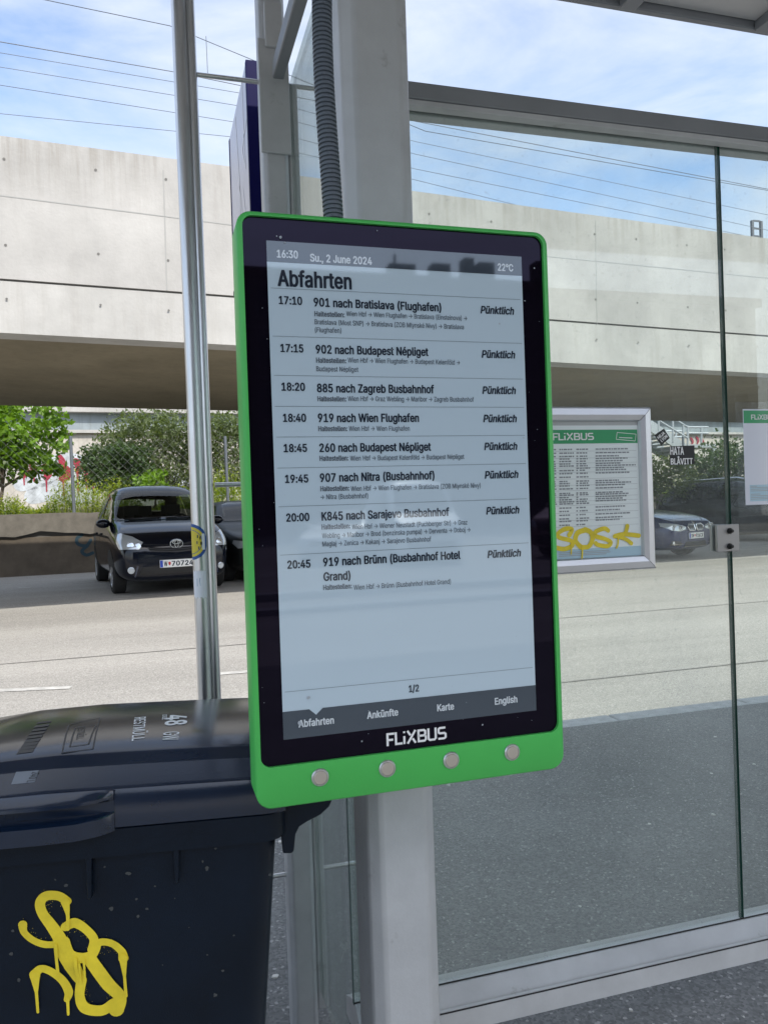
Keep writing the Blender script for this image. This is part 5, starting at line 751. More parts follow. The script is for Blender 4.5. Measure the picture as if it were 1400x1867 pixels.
for t, l, y, r in (('901 nach Bratislava (Flughafen)',572.7,557.5,805),('902 nach Budapest Népliget',576.6,643.5,781.5),('885 nach Zagreb Busbahnhof',578.7,714.5,792),('919 nach Wien Flughafen',580.4,769,764.7),('260 nach Budapest Népliget',583,823.8,786.6),('907 nach Nitra (Busbahnhof)',584,878.5,793),('K845 nach Sarajevo Busbahnhof',587,949,820),('919 nach Brünn (Busbahnhof Hotel',590,1032.5,840.6),('Grand)',590.5,1059.3,640)):
    put(tt, t, l, y, r, cap=15.5, bold=0.022)
for l, y, r in ((876.6,570.5,938),(878.7,651.5,940),(880,717.5,941.3),(881.7,769.3,943),(883.4,820.3,944),(884.3,872.3,946),(887,938,947.7),(889.4,1017.5,950.7)): put(pk, 'Pünktlich', l, y, r, cap=14.5, bold=0.016, italic=True)
HALT = [(574,575.7,633,'Wien Hbf → Wien Flughafen → Bratislava (Einsteinova) →',852),(577,660.6,636,'Wien Hbf → Wien Flughafen → Budapest Kelenföld →',839),(579.6,731,636,'Wien Hbf → Graz Webling → Maribor → Zagreb Busbahnhof',864.6),
        (581,785.7,638,'Wien Hbf → Wien Flughafen',747.6),(583.4,840,640,'Wien Hbf → Budapest Kelenföld → Budapest Népliget',847),(584.7,895.5,641.5,'Wien Hbf → Wien Flughafen → Bratislava (ZOB Mlynské Nivy)',877),
        (587,965.3,643.5,'Wien Hbf → Wiener Neustadt (Puchberger Str) → Graz',853),(590,1076,646.5,'Wien Hbf → Brünn (Busbahnhof Hotel Grand)',823)]
for l, y, m_, t, r in HALT:
    put(st, 'Haltestellen:', l, y, m_-4, cap=9.3, bold=0.02); put(st, t, m_-1, y-0.2, r, cap=9.3, bold=0.006)
for t, l, y, r in (('Bratislava (Most SNP) → Bratislava (ZOB Mlynské Nivy) → Bratislava',574.5,590.5,846),('(Flughafen)',575,605,623),('Budapest Népliget',577.4,676.3,654),('→ Nitra (Busbahnhof)',585,910.6,672),('Webling → Maribor → Brod (benzinska pumpa) → Derventa → Doboj →',588,981.5,858.6),('Maglaj → Zenica → Kakanj → Sarajevo Busbahnhof',588.5,996.5,787)):
    put(st, t, l, y, r, cap=9.3, bold=0.006)
put(tm, '1/2', 746, 1262.7, 764.7, cap=13, bold=0.01)
for t, l, y, r in (('Abfahrten',545,1326.8,610),('Ankünfte',670,1311,727),('Karte',797.7,1297.3,828.6),('English',902.7,1285.3,944)): put(ft, t, l, y, r, cap=13, bold=0.016)
hd.build('header_text', BARTXT, scr); tm.build('time_text', INK, scr); tt.build('route_text', INK, scr); st.build('stops_text', GREYINK, scr); pk.build('status_text', INK, scr); ft.build('footer_text', BARTXT, scr)
lb = MB(); p, q = S(705.6,1359), S(814.4,1347); logo(lb, lambda u, v, e: Vector((u, YD-0.0006-e, v)), p.x, (p.z+q.z)/2-0.0012, q.x, 24*CAPPX)
lb.build('logo', WHITE, board)
# dust and dried drops, plus pale spots painted for small reflections on the glass
b = MB(); rq = random.Random(4)
for px, py, r_ in [(563,1272,4),(546,1319,4.5),(551,1322,2),(911,590,2.2),(957,548,1.8),(955,798,2),(512,432,3),(520,442,2),(505,430,1.6),(688,420,1.5),(974,488,2),(880,1322,2),(660,1352,2)]+[(rq.uniform(455,985), rq.uniform(400,1350), rq.uniform(0.5,1.0)) for _ in range(70)]:
    p = S(px, py); k = 1.06/1430; n_k = 7; b.add([SP(p.x+math.cos(a*2*math.pi/n_k)*r_*k*rq.uniform(.5,1.1), p.z+math.sin(a*2*math.pi/n_k)*r_*k*rq.uniform(.5,1.1), 0.0009) for a in range(n_k)], [tuple(range(n_k))[::-1]])
b.build('drops_and_glints', mat('drop_and_glint', (0.36,0.40,0.44), 0.6), board)
for px, py in ((583,1416),(705,1400),(821,1385),(931.5,1370.5)):
    p = S(px, py); p.y = YF-0.0001
    bt = MB().lathe([(0,0.0123),(0.0018,0.0123),(0.0030,0.0112),(0.0032,0.0100),(0.0022,0.0097),(0.0020,0.0005)], p, (0,-1,0), 40).build('button', STEEL, board, smooth=25)
    MB().lathe([(0.0021,0.0094),(0.0034,0.0094),(0.0040,0.0088),(0.0041,0.001)], p, (0,-1,0), 36).build('cap', BTN, bt, smooth=25)
pc = (xl+xr)/2
b = MB().box((pc-0.045, YS+0.056, (ZB+ZT)/2-0.16),(pc+0.045, 1.359, (ZB+ZT)/2+0.16)); b.build('bracket', ALUD, board, bevel=0.004)

# ---------------------------------------------------------------- corrugated conduit down to the board
YC = 1.088
ctrl = [at_y(px, py, YC) for px, py in ((589,-330),(587,-150),(587,0),(588,70),(591,150),(596,230),(602,310),(607,385),(610,440))]
P = []
for i in range(len(ctrl)-1):
    p0, p1, p2, p3 = ctrl[max(i-1,0)], ctrl[i], ctrl[i+1], ctrl[min(i+2,len(ctrl)-1)]
    for k in range(100):
        t = k/100; P.append(0.5*((2*p1)+(p2-p0)*t+(2*p0-5*p1+4*p2-p3)*t*t+(3*p1-p0-3*p2+p3)*t**3))
L = [0]
for i in range(1, len(P)): L.append(L[-1]+(P[i]-P[i-1]).length)
pit = 0.0062; pts, rad = [], []; i = 0; s_ = 0.0; PH = [(0.0,0.0122),(0.20,0.0122),(0.32,0.0145),(0.80,0.0145),(0.92,0.0122)]
kk = 0
while True:
    for ph, r_ in PH:
        d = (kk+ph)*pit
        if d >= L[-1]: break
        while L[i+1] < d: i += 1
        u = (d-L[i])/max(1e-9, L[i+1]-L[i]); pts.append(P[i].lerp(P[i+1], u)); rad.append(r_)
    kk += 1
    if kk*pit >= L[-1]: break
tag(MB().tube(pts, rad, 20).build('corrugated_conduit', HOSE, smooth=60), 'ribbed grey corrugated conduit coming down into the top of the departure board', 'conduit')

# ================================================================ WASTE BIN
br = at_d(521, 1478, 1.20)
BYAW = R(-8.0)
binr = thing('waste_bin', 'dark blue wheeled rubbish bin tagged with yellow spray paint', 'rubbish bin', (br.x, br.y, 0), BYAW)
BM = ROOT[binr.name]
ZR = br.z                                                # rim height
def BL(x, y, z): return BM @ Vector((x, y, z))
W_, D_ = 0.60, 0.52                                      # along the side, across
def frus(mb, rings):
    vs = []; fs = []
    for (x0, x1, y0, y1, z, r) in rings:
        for (cx, cy, a0) in ((x1-r, y0+r, -90), (x1-r, y1-r, 0), (x0+r, y1-r, 90), (x0+r, y0+r, 180)):
            for k in range(5):
                a = R(a0+90*k/4); vs.append(Vector((cx+r*math.cos(a), cy+r*math.sin(a), z)))
    n = 20
    for j in range(len(rings)-1):
        for i in range(n): fs.append((j*n+i, j*n+(i+1) % n, (j+1)*n+(i+1) % n, (j+1)*n+i))
    fs.append(tuple(range(n))[::-1]); fs.append(tuple((len(rings)-1)*n+i for i in range(n)))
    mb.add(vs, fs)
b = MB(); T = lambda z: (ZR-z)*0.085
zs = ZR-0.045
frus(b, [(-W_+0.012+T(0.06), -0.012-T(0.06), 0.012+T(0.06)*0.8, D_-0.012-T(0.06)*0.8, 0.06, 0.045), (-W_+0.012+T(zs), -0.012-T(zs), 0.012+T(zs)*0.8, D_-0.012-T(zs)*0.8, zs-0.001, 0.04),
         (-W_+0.001, -0.001, 0.0, D_, zs, 0.035), (-W_, 0.0, -0.002, D_+0.002, ZR-0.004, 0.035), (-W_+0.006, -0.006, 0.004, D_-0.004, ZR, 0.033)])
body = b.build('body', BIN, binr, smooth=35, local=True)
def BS(px, py):                                          # a point of the photo on the bin's near side
    pn = BL(0, 0.0, 0); n = BM.to_3x3() @ Vector((0, -1, 0.085*0.8)); p0 = BL(-0.3, 0.012, ZR)
    return BM.inverted() @ at_plane(px, py, p0, n)
for px, y0, y1 in ((163,1550,1640),(322,1528,1612)):
    p = BS(px, y0); q = BS(px+1, y1); b = MB(); b.hexa([(p.x-0.005, p.y-0.007, p.z+0.01),(p.x+0.005, p.y-0.007, p.z+0.01),(q.x+0.003, q.y-0.001, q.z),(q.x-0.003, q.y-0.001, q.z)], (0,0.012,0))
    b.build('stiffening_rib', BIN, binr, local=True, bevel=0.002)
# lid: lofted section along the side
prof = [(0.0,-0.012),(0.0,0.030),(0.006,0.046),(0.012,0.050),(0.060,0.066),(0.066,0.070),(0.074,0.080),(0.085,0.085),(0.16,0.091),(0.26,0.091),(0.36,0.085),(0.44,0.074),(0.452,0.060),(0.51,0.048),(0.52,0.030),(0.52,-0.012)]
b = MB(); vs = []; fs = []; XS = [(-W_-0.03,0.35,0.02),(-W_+0.0,0.55,0.012),(-W_+0.05,0.78,0.004),(-W_+0.13,0.90,0.0),(-W_+0.25,0.95,0.0),(-0.25,0.925,0.0),(-0.12,0.885,0.0),(-0.03,0.845,0.0),(-0.008,0.77,0.003),(0.0,0.64,0.006)]
for (x, k, ins) in XS:
    for (y, z) in prof: vs.append((x, min(max(y, ins), D_-ins)-0.006, ZR+0.012+(z*k if z > 0 else z)))
n = len(prof)
for j in range(len(XS)-1):
    for i in range(n-1): fs.append((j*n+i, (j+1)*n+i, (j+1)*n+i+1, j*n+i+1))
fs += [tuple(range(n)), tuple((len(XS)-1)*n+i for i in range(n))[::-1]]
lid = b.add(vs, fs).build('lid', BINLID, binr, smooth=32, local=True)
# grip along the lid edge, left of the picture
pg = BM.inverted() @ at_plane(207, 1470, BL(0,-0.012,0), BM.to_3x3() @ Vector((0,1,0)))
gx = pg.x
b = MB(); vs = []; fs = []
secs = [(gx-0.34,1.0),(gx-0.10,1.0),(gx-0.05,0.9),(gx-0.022,0.6),(gx-0.006,0.22),(gx,0.05)]
pf = [(0.0,0.050),(-0.022,0.0455),(-0.030,0.041),(-0.031,0.036),(-0.008,0.031),(-0.006,0.014),(-0.028,0.011),(-0.032,0.008),(-0.032,-0.016),(0.0,-0.016)]
for x, k in secs:
    for (y, z) in pf: vs.append((x, y*k-0.0065, ZR+0.012+(z if z < 0.01 else z*0.9)))
n = len(pf)
for j in range(len(secs)-1):
    for i in range(n-1): fs.append((j*n+i, j*n+i+1, (j+1)*n+i+1, (j+1)*n+i))
fs.append(tuple((len(secs)-1)*n+i for i in range(n)))
b.add(vs, fs).build('grip', BINLID, lid, smooth=30, local=True)
b = MB(); rz_ = random.Random(12)
for zx, zy, r_ in ((555,942,10),(280,998,9),(590,1062,6),(478,1105,9),(595,1145,8),(905,920,9),(885,888,5),(940,828,6),(672,1003,4),(1180,950,6),(40,1212,6),(28,1322,8),(55,1448,8),(900,1333,5),(932,1530,8),(970,1410,7),(636,1110,6),(235,970,4),(453,912,4),(700,1380,3),(820,1200,3),(1020,1240,4),(420,1480,4),(760,1060,3)):
    for _ in range(7):
        p_ = BS(zx/2.397+rz_.gauss(0,0.28)*r_/2.397, 1205+zy/2.397+rz_.gauss(0,0.28)*r_/2.397); q_ = r_*0.00024*rz_.uniform(0.5,1.3)
        b.add([Vector((p_.x+math.cos(k*1.0472)*q_*rz_.uniform(.6,1.3), 0.012+(ZR-p_.z)*0.085*0.8-0.0007-0.00004*_, p_.z+math.sin(k*1.0472)*q_*rz_.uniform(.6,1.3))) for k in range(6)], [(5,4,3,2,1,0)])
b.build('dirt_specks', mat('dried_dirt', (0.055,0.06,0.062), 0.9), binr, local=True)
# hinge handle at the right end
hp = [BM.inverted() @ at_plane(px, py, BL(0,0.03,0), BM.to_3x3() @ Vector((0,1,0))) for px, py in ((490,1462),(560,1452),(606,1459),(600,1472),(585,1486),(560,1499),(546,1508),(539,1522),(536,1553),(531,1557),(516,1557),(512,1520),(498,1500))]
MB().prism([(p.x, 0.03, p.z) for p in hp][::-1], (0, D_-0.06, 0)).build('hinge_handle', BIN, binr, local=True, bevel=0.004)
for y in (0.02, D_-0.08):
    MB().lathe([(0,0.085),(0.012,0.1),(0.045,0.1),(0.057,0.085)], (-0.055, y, 0.1), (0,1,0), 24).build('wheel', RUBBER, binr, smooth=40, local=True)
# print on the lid
from mathutils.interpolate import poly_3d_calc
bv = BVHTree.FromPolygons(vs := [Vector(p) for p in [tuple(v.co) for v in lid.data.vertices]], [tuple(p.vertices) for p in lid.data.polygons])
def onlid(x, y, e=0.0008):
    h = bv.ray_cast(Vector((x, y, ZR+0.5)), Vector((0,0,-1)))
    return Vector((x, y, (h[0].z if h[0] else ZR+0.1)+e))
def lidpx(px, py):
    M2 = BM.inverted(); o = M2 @ CAM; d = (M2.to_3x3() @ ray(px, py)).normalized(); h = bv.ray_cast(o, d)
    return h[0] if h[0] else Vector((-0.2,0.2,ZR+0.1))
LP = mat('lid_white_print', (0.80,0.82,0.84), 0.5); LPD = mat('lid_embossed_print', (0.008,0.010,0.014), 0.5)
def lidtext(mb, t, pxa, pxb, capw, bold=0.0):             # runs from the far edge towards us
    a, c_ = lidpx(*pxa), lidpx(*pxb); dl = (c_-a).xy
    L_ = dl.length; du = dl/L_; dv = Vector((-du.y, du.x))
    mb.text(t, lambda u, v: onlid(a.x+du.x*u+dv.x*v, a.y+du.y*u+dv.y*v), 0, 0, L_, capw, bold)
b = MB(); lidtext(b, 'RESTMÜLL', (246,1309), (241,1352), 0.020); lidtext(b, 'GW', (299,1336), (297,1351), 0.026); lidtext(b, '48', (304,1305), (302,1324), 0.036, 0.05); lidtext(b, 'DIE', (297,1304), (296,1313), 0.008)
b.build('lid_print', LP, lid, local=True)
b = MB(); lidtext(b, 'RESTMÜLL', (143,1326), (140,1348), 0.012)
for k in range(9):
    a = lidpx(82-k*4.2, 1317+k*6.6); b.add([onlid(a.x+dx_, a.y+dy_) for dx_, dy_ in ((-0.012,-0.010),(0.012,-0.008),(0.011,0.006),(-0.012,0.006))], [(0,1,2,3)])
b.build('lid_print', LPD, lid, local=True)
b = MB()
for quad in (((114,1374),(126,1322),(183,1309),(170,1366)), ((128,1362),(138,1328),(176,1322),(162,1357))):
    P_ = [lidpx(*p) for p in quad]
    for i in range(4):
        a, c_ = P_[i].xy, P_[(i+1) % 4].xy; nn_ = Vector((-(c_-a).y, (c_-a).x)).normalized()*0.0012
        for k in range(10):
            u0_, u1_ = a.lerp(c_, k/10), a.lerp(c_, (k+1)/10); b.add([onlid(q_.x, q_.y) for q_ in (u0_-nn_, u1_-nn_, u1_+nn_, u0_+nn_)], [(0,1,2,3)])
b.build('label_field', LPD, lid, local=True)
q = [lidpx(*p) for p in ((30,1408),(72,1405),(64,1427),(21,1431))]
b = MB().add([onlid(p.x, p.y, 0.0006) for p in q], [(0,1,2,3)]); b.build('volume_sticker', mat('lid_sticker_grey', (0.16,0.18,0.21), 0.4), lid, local=True)
b = MB(); a, c_ = lidpx(60,1409), lidpx(49,1428); dl = (c_-a).xy; L_ = dl.length; du = dl/L_; dv = Vector((-du.y, du.x))
b.text('240 L', lambda u, v: onlid(a.x+du.x*u+dv.x*v, a.y+du.y*u+dv.y*v, 0.0012), 0, 0, L_, 0.011); b.build('volume_print', LPD, lid, local=True)
# yellow spray tag on the side
def Z5(p): return (p[0]/2.258, 1270+p[1]/2.258)
b = MB(); b.mat(YEL); lay = [0]
def spray(pts, w):
    lay[0] += 1; e = 0.0012+0.00025*lay[0]; ws = w if isinstance(w, list) else [w*random.uniform(0.9,1.08) for _ in pts]
    Q = [BS(*Z5(p)) for p in pts]; k = (BS(100,1700).x-BS(99,1700).x)/2.258
    b.ribbon([(p.x, p.z) for p in Q], [x*k*1.12 for x in ws], lambda u, v: Vector((u, 0.012+T(v)*0.8-e, v)))
spray([(268,862),(232,838),(182,838),(156,868),(164,915),(200,972),(232,1030),(246,1090),(278,1150),(312,1216)], [34,36,38,38,38,44,50,54,60,44])
spray([(80,965),(85,1000),(120,1035),(170,1055),(228,1054)], [34,26,26,28,26])
spray([(258,975),(296,958),(340,985),(374,1030),(368,1078)], [36,40,34,34,40])
spray([(372,1080),(400,1046),(450,1052),(488,1086),(496,1118)], [44,30,28,30,40])
spray([(252,1040),(272,1098),(320,1116),(362,1104),(386,1070)], [40,40,42,40,30])
spray([(352,1115),(392,1180),(432,1240),(478,1296),(462,1352)], [50,52,52,46,60])
spray([(318,1215),(308,1290),(330,1345),(400,1356),(450,1322)], [40,36,44,44,40])
spray([(122,1188),(150,1162),(192,1176),(238,1216),(262,1268),(254,1304)], [40,30,30,32,34,24])
def overspray(pts, n_, sc_):
    k = (BS(100,1700).x-BS(99,1700).x)/2.258
    for _ in range(n_):
        i_ = random.randrange(len(pts)-1); u_ = random.random(); a_ = random.uniform(0,6.28); d_ = abs(random.gauss(0,1))*sc_+14
        p_ = BS(*Z5((pts[i_][0]+(pts[i_+1][0]-pts[i_][0])*u_+math.cos(a_)*d_, pts[i_][1]+(pts[i_+1][1]-pts[i_][1])*u_+math.sin(a_)*d_))); r_ = random.uniform(0.4,1.6)*k
        b.add([Vector((p_.x+math.cos(q*1.2566)*r_, 0.012+T(p_.z+math.sin(q*1.2566)*r_)*0.8-0.0008, p_.z+math.sin(q*1.2566)*r_)) for q in range(5)], [(4,3,2,1,0)])
overspray([(268,862),(182,838),(164,915),(232,1030),(278,1150),(312,1216)], 160, 12); overspray([(258,975),(340,985),(368,1078),(450,1052),(496,1118)], 120, 12); overspray([(352,1115),(432,1240),(462,1352),(330,1345),(318,1215)], 120, 12); overspray([(80,965),(120,1035),(228,1054)], 50, 10)
spray([(262,864),(270,920),(268,985)], [34,14,12]); spray([(214,1058),(217,1130),(222,1205)], [14,11,13]); spray([(124,1196),(127,1270),(130,1360)], [40,12,10])
spray([(496,1116),(500,1200),(504,1288)], [34,11,13]); spray([(258,1296),(258,1330),(258,1370)], [14,11,10]); spray([(312,1140),(313,1180),(315,1225)], 9); spray([(331,1120),(333,1170),(334,1212)], 9); spray([(296,1120),(298,1160),(306,1200)], 14)
b.build('spray_tag', None, binr, local=True)

# ================================================================ THINGS FIXED TO THE GLASS
def GP(px, py, e=0.0): p = at_y(px, py, YG-0.0055); return Vector((p.x, YG-0.0055-e, p.z))
fr_tr, fr_br, fr_bl = GP(1180.5,743.5), GP(1189.5,1036), GP(1016,1046)
FX1 = (fr_tr.x+fr_br.x)/2; FZ1 = fr_tr.z; FZ0 = (fr_br.z+fr_bl.z)/2; FX0 = GP(955,900).x; bw = FX1-GP(1162.5,880).x
pf_ = thing('poster_frame', 'aluminium snap frame holding a timetable poster on the glass wall', 'poster frame', ((FX0+FX1)/2, YG-0.01, FZ0))
b = MB(); ys = YG-0.006
fo = [(FX0,FZ0),(FX1,FZ0),(FX1,FZ1),(FX0,FZ1)]; sec = [(0,0.0),(0,0.010),(0.12,0.014),(0.55,0.016),(0.9,0.012),(1.0,0.006),(1.0,0.0)]
for i in range(4):
    (ax_, az), (bx_, bz) = fo[i], fo[(i+1) % 4]; vs = []
    for (ex, ez) in ((ax_, az), (bx_, bz)):
        ix = 1 if ex == FX0 else -1; iz = 1 if ez == FZ0 else -1
        for (s_, h) in sec: vs.append((ex+ix*bw*s_*0.998, ys-h, ez+iz*bw*s_*0.998))
    n = len(sec); fs = [(k, k+1, n+k+1, n+k) for k in range(n-1)]+[tuple(range(n))[::-1], tuple(n+k for k in range(n))]
    b.add([Vector(p) for p in vs], fs)
b.build('frame', ALUF, pf_, smooth=25)
b = MB()
for (cx, cz, ix, iz) in ((FX1,FZ1,-1,-1),(FX1,FZ0,-1,1)):
    b.add([Vector((cx+ix*bw*s_+o_, ys-h-0.0004, cz+iz*bw*s_)) for o_ in (-0.0006,0.0006) for s_, h in sec[1:6]], [(k,k+1,6+k,5+k) for k in range(4)])
b.build('mitre_gap', GAP, pf_)
POST = mat('poster_paper', (0.80,0.86,0.86), 0.4, coat=0.3); PG = mat('poster_green', (0.035,0.33,0.13), 0.4, coat=0.3); PB = mat('poster_blue', (0.42,0.60,0.70), 0.4, coat=0.3); PT = mat('poster_ink', (0.26,0.28,0.30), 0.5); PL = mat('poster_line', (0.38,0.40,0.42), 0.5)
px0, px1 = FX0+bw-0.001, FX1-bw+0.001; pz0, pz1 = FZ0+bw-0.001, FZ1-bw+0.001
def Q(u, v, e): return Vector((u, ys-0.004-e, v))
post = MB().add([Q(px0,pz0,0),Q(px1,pz0,0),Q(px1,GP(1080,776).z,0),Q(px0,GP(1080,776).z,0)], [(0,1,2,3)]).build('poster', POST, pf_)
MB().add([Q(px0,GP(1080,776).z,-0.001),Q(px1,GP(1080,776).z,-0.001),Q(px1,pz1,-0.001),Q(px0,pz1,-0.001)], [(0,1,2,3)]).build('backing', mat('frame_backing', (0.45,0.46,0.46), 0.6), pf_)
def QP(px, py): p = at_y(px, py, ys-0.004); return p
xr_ = px1-0.002
hz1, hz0 = QP(1080,783.5).z, QP(1080,808.5).z
MB().add([Q(px0,hz0,0.0003),Q(xr_,hz0,0.0003),Q(xr_,hz1,0.0003),Q(px0,hz1,0.0003)], [(0,1,2,3)]).build('header_band', PG, post)
lb = MB(); a, c_ = QP(1007,803), QP(1081.5,801); logo(lb, lambda u, v, e: Q(u, v, 0.0006+e), a.x, QP(1045,802.5).z, c_.x, QP(1045,789.5).z-QP(1045,802.5).z); lb.build('logo', WHITE, post)
b = MB(); wb = [QP(*p) for p in ((1124,788.5),(1158.5,791.5),(1157,804),(1122.5,801))]
for i in range(4):
    p, q = wb[i], wb[(i+1) % 4]; b.ribbon([(p.x,p.z),(q.x,q.z)], 0.0013, lambda u, v: Q(u, v, 0.0006+0.0001*i), smooth=False, cap=False)
p, q = QP(1128,800), QP(1152,801); b.ribbon([(p.x,p.z+0.003),(q.x,q.z+0.003)], 0.0018, lambda u, v: Q(u, v, 0.0006), smooth=False, cap=False); b.build('web_address', WHITE, post)
b = MB(); bl = MB(); rnd = random.Random(3)
rows = [463,485,505,520,535,550,563,577,590,608,630,655,668,682,700,727,738,752,765,778,790,815,835,858,880,895,918]
for i, zy in enumerate(rows):
    zy = 680+zy/3.333
    for (c0_, c1_) in ((1009,1015),(1019,1048),(1050,1055),(1056,1076),(1085,1160)):
        lim = c0_+(c1_-c0_)*rnd.uniform(0.55,1.0); x_ = c0_
        if rnd.random() < 0.06: continue
        while x_ < lim-1.5:
            w_ = min(rnd.uniform(2.5,7), lim-x_); p, q = QP(x_, zy+1.2), QP(x_+w_, zy-1.2)
            zt_ = QP(1080, zy-1.3).z; zb2 = QP(1080, zy+1.3).z
            b.add([Q(p.x,zb2,0.0003),Q(q.x,zb2,0.0003),Q(q.x,zt_,0.0003),Q(p.x,zt_,0.0003)], [(0,1,2,3)]); x_ += w_+1.1
    zl = QP(1080, zy+3.4).z
    if i % 2 == 0: bl.add([Q(px0+0.004,zl-0.0003,0.0003),Q(xr_-0.004,zl-0.0003,0.0003),Q(xr_-0.004,zl+0.0003,0.0003),Q(px0+0.004,zl+0.0003,0.0003)], [(0,1,2,3)])
b.build('timetable_rows', PT, post); bl.build('timetable_lines', PL, post)
fz1 = QP(1090,999).z
MB().add([Q(px0,pz0,0.0002),Q(xr_,pz0,0.0002),Q(xr_,fz1,0.0002),Q(px0,fz1,0.0002)], [(0,1,2,3)]).build('footer_band', PB, post)
b = MB()
for zy, c1_ in ((1006,1110),(1009,1112),(1012,1105),(1018,1042),(1022,1056)):
    zt_ = QP(1060, zy-0.7).z; zb2 = QP(1060, zy+0.7).z; b.add([Q(QP(1018,zy).x,zb2,0.0005),Q(QP(c1_,zy).x,zb2,0.0005),Q(QP(c1_,zy).x,zt_,0.0005),Q(QP(1018,zy).x,zt_,0.0005)], [(0,1,2,3)])
b.build('footer_text', PL, post)
# SOS tag sprayed over the poster
b = MB(); lay = [0]
def Z4(p): return (980+p[0]/3.333, 680+p[1]/3.333)
def sp2(pts, w):
    lay[0] += 1; e = 0.0012+0.0002*lay[0]; P_ = [QP(*Z4(p)) for p in pts]; k = (QP(1100,980).x-QP(1099,980).x)/3.333
    b.ribbon([(p.x,p.z) for p in P_], [w*k*rnd.uniform(0.9,1.1) for _ in P_], lambda u, v: Q(u, v, e))
sp2([(190,985),(205,950),(165,948),(122,975),(130,1000),(200,1020),(205,1050),(160,1070),(110,1062)], 24)
sp2([(292,953),(240,972),(228,1020),(262,1060)], 26); sp2([(258,1058),(305,1055),(330,1010),(318,968),(284,952)], 26)
sp2([(425,958),(400,945),(350,965),(345,990),(410,1010),(440,1030),(420,1052),(365,1045),(350,1035)], 24)
sp2([(465,992),(520,980),(610,988)], 24); sp2([(470,990),(530,1010),(565,1035)], 22); sp2([(540,930),(528,970),(490,995)], 22)
sp2([(203,1030),(201,1070),(199,1100)], 8); sp2([(266,1050),(267,1090),(264,1132)], 8); sp2([(484,1000),(482,1040),(474,1062)], 9)
b.build('spray_tag', YEL, pf_)

# second notice in a clear sleeve
n0, n1 = GP(1353.5,746), GP(1356.5,921)
NX0 = (n0.x+n1.x)/2; NX1 = NX0+0.212
notice = thing('paper_notice', 'white paper notice with a green header taped to the glass in a clear sleeve', 'notice', (NX0+0.1, YG-0.006, n1.z))
yn = YG-0.007
def NQ(u, v, e=0.0): return Vector((u, yn-e, v))
sh = MB().add([NQ(NX0,n1.z),NQ(NX1,n1.z),NQ(NX1,n0.z),NQ(NX0,n0.z)], [(0,1,2,3)]).build('sheet', mat('notice_paper', (0.70,0.72,0.80), 0.4, coat=0.4), notice)
def nz_(py): return at_y(1375, py, yn).z
MB().add([NQ(NX0+0.002,nz_(771.5),.0003),NQ(NX1-0.002,nz_(771.5),.0003),NQ(NX1-0.002,nz_(748.5),.0003),NQ(NX0+0.002,nz_(748.5),.0003)], [(0,1,2,3)]).build('header_band', PG, sh)
lb = MB(); xa = at_y(1368,760,yn).x; logo(lb, lambda u, v, e: NQ(u, v, .0006+e), xa, nz_(765), xa+0.075, nz_(756)-nz_(765)); lb.build('logo', WHITE, sh)
MB().add([NQ(NX0+0.014,nz_(914),.0003),NQ(NX1-0.014,nz_(914),.0003),NQ(NX1-0.014,nz_(884),.0003),NQ(NX0+0.014,nz_(884),.0003)], [(0,1,2,3)]).build('footer_band', PB, sh)
b = MB()
for py, w_ in ((886.5,0.02),(889,0.16),(892,0.17),(895,0.16),(901,0.03),(904,0.06),(907,0.15),(910,0.14)): b.add([NQ(NX0+0.016,nz_(py+0.6),.0005),NQ(NX0+0.016+w_,nz_(py+0.6),.0005),NQ(NX0+0.016+w_,nz_(py-0.6),.0005),NQ(NX0+0.016,nz_(py-0.6),.0005)], [(0,1,2,3)])
b.build('footer_text', PL, sh)
SLV = glass('clear_tape', (0.96,0.97,0.97), 0.05, 14, patch=0.12)
MB().add([NQ(NX0-0.022,nz_(941),-0.0006),NQ(NX1+0.02,nz_(941),-0.0006),NQ(NX1+0.02,nz_(733),-0.0006),NQ(NX0-0.022,nz_(733),-0.0006)], [(0,1,2,3)]).build('clear_sleeve', SLV, notice)
# black cable loop behind the notice
cp = [at_y(px, py, YG+0.02) for px, py in ((1352,903),(1342,909),(1336,918),(1338,923),(1352,925),(1366,929),(1382,935))]
tag(MB().tube(cp, 0.0016, 8).build('black_cable', RUBBER, smooth=60), 'thin black cable looping below the taped paper notice', 'cable')
# black stickers
BS_ = mat('sticker_black', (0.008,0.009,0.011), 0.4)
def SQ(p, e=0.0): q = GP(*Z4(p)); return Vector((q.x, q.y-0.0002-e, q.z))
lg = thing('black_sticker', 'black rectangular sticker with bold white two line lettering on the glass', 'sticker', SQ((875,560)))
MB().hexa([SQ(p) for p in ((801,561),(951,552),(950,440),(800,446))], (0,-0.0003,0)).build('backing', BS_, lg)
b = MB()
def stick(t, l, base, r, top, bold=0.05):
    p, q = SQ((l, base)), SQ((r, base)); h = SQ((l, top)).z-p.z; b.text(t, lambda u, v: Vector((u, p.y-0.0006, v)), p.x, p.z-0.0, q.x, h, bold)
stick('HATA', 803, 497, 886, 449); stick('BLÅVITT', 806, 556, 940, 519); b.build('lettering', WHITE, lg)
dm = thing('black_sticker', 'small black diamond sticker tilted on the glass beside the aluminium frame', 'sticker', SQ((752,442)))
MB().hexa([SQ(p) for p in ((748,442),(800,395),(765,338),(707,378))], (0,-0.0003,0)).build('backing', BS_, dm)
b = MB(); c_ = SQ((752,390)); th = R(36); u_ = Vector((math.cos(th),0,math.sin(th))); v_ = Vector((-math.sin(th),0,math.cos(th)))
b.text('HEJA', lambda u, v: c_+Vector((0,-0.0006,0))+u_*u+v_*v, -0.011, 0.001, 0.013, 0.008, 0.03)
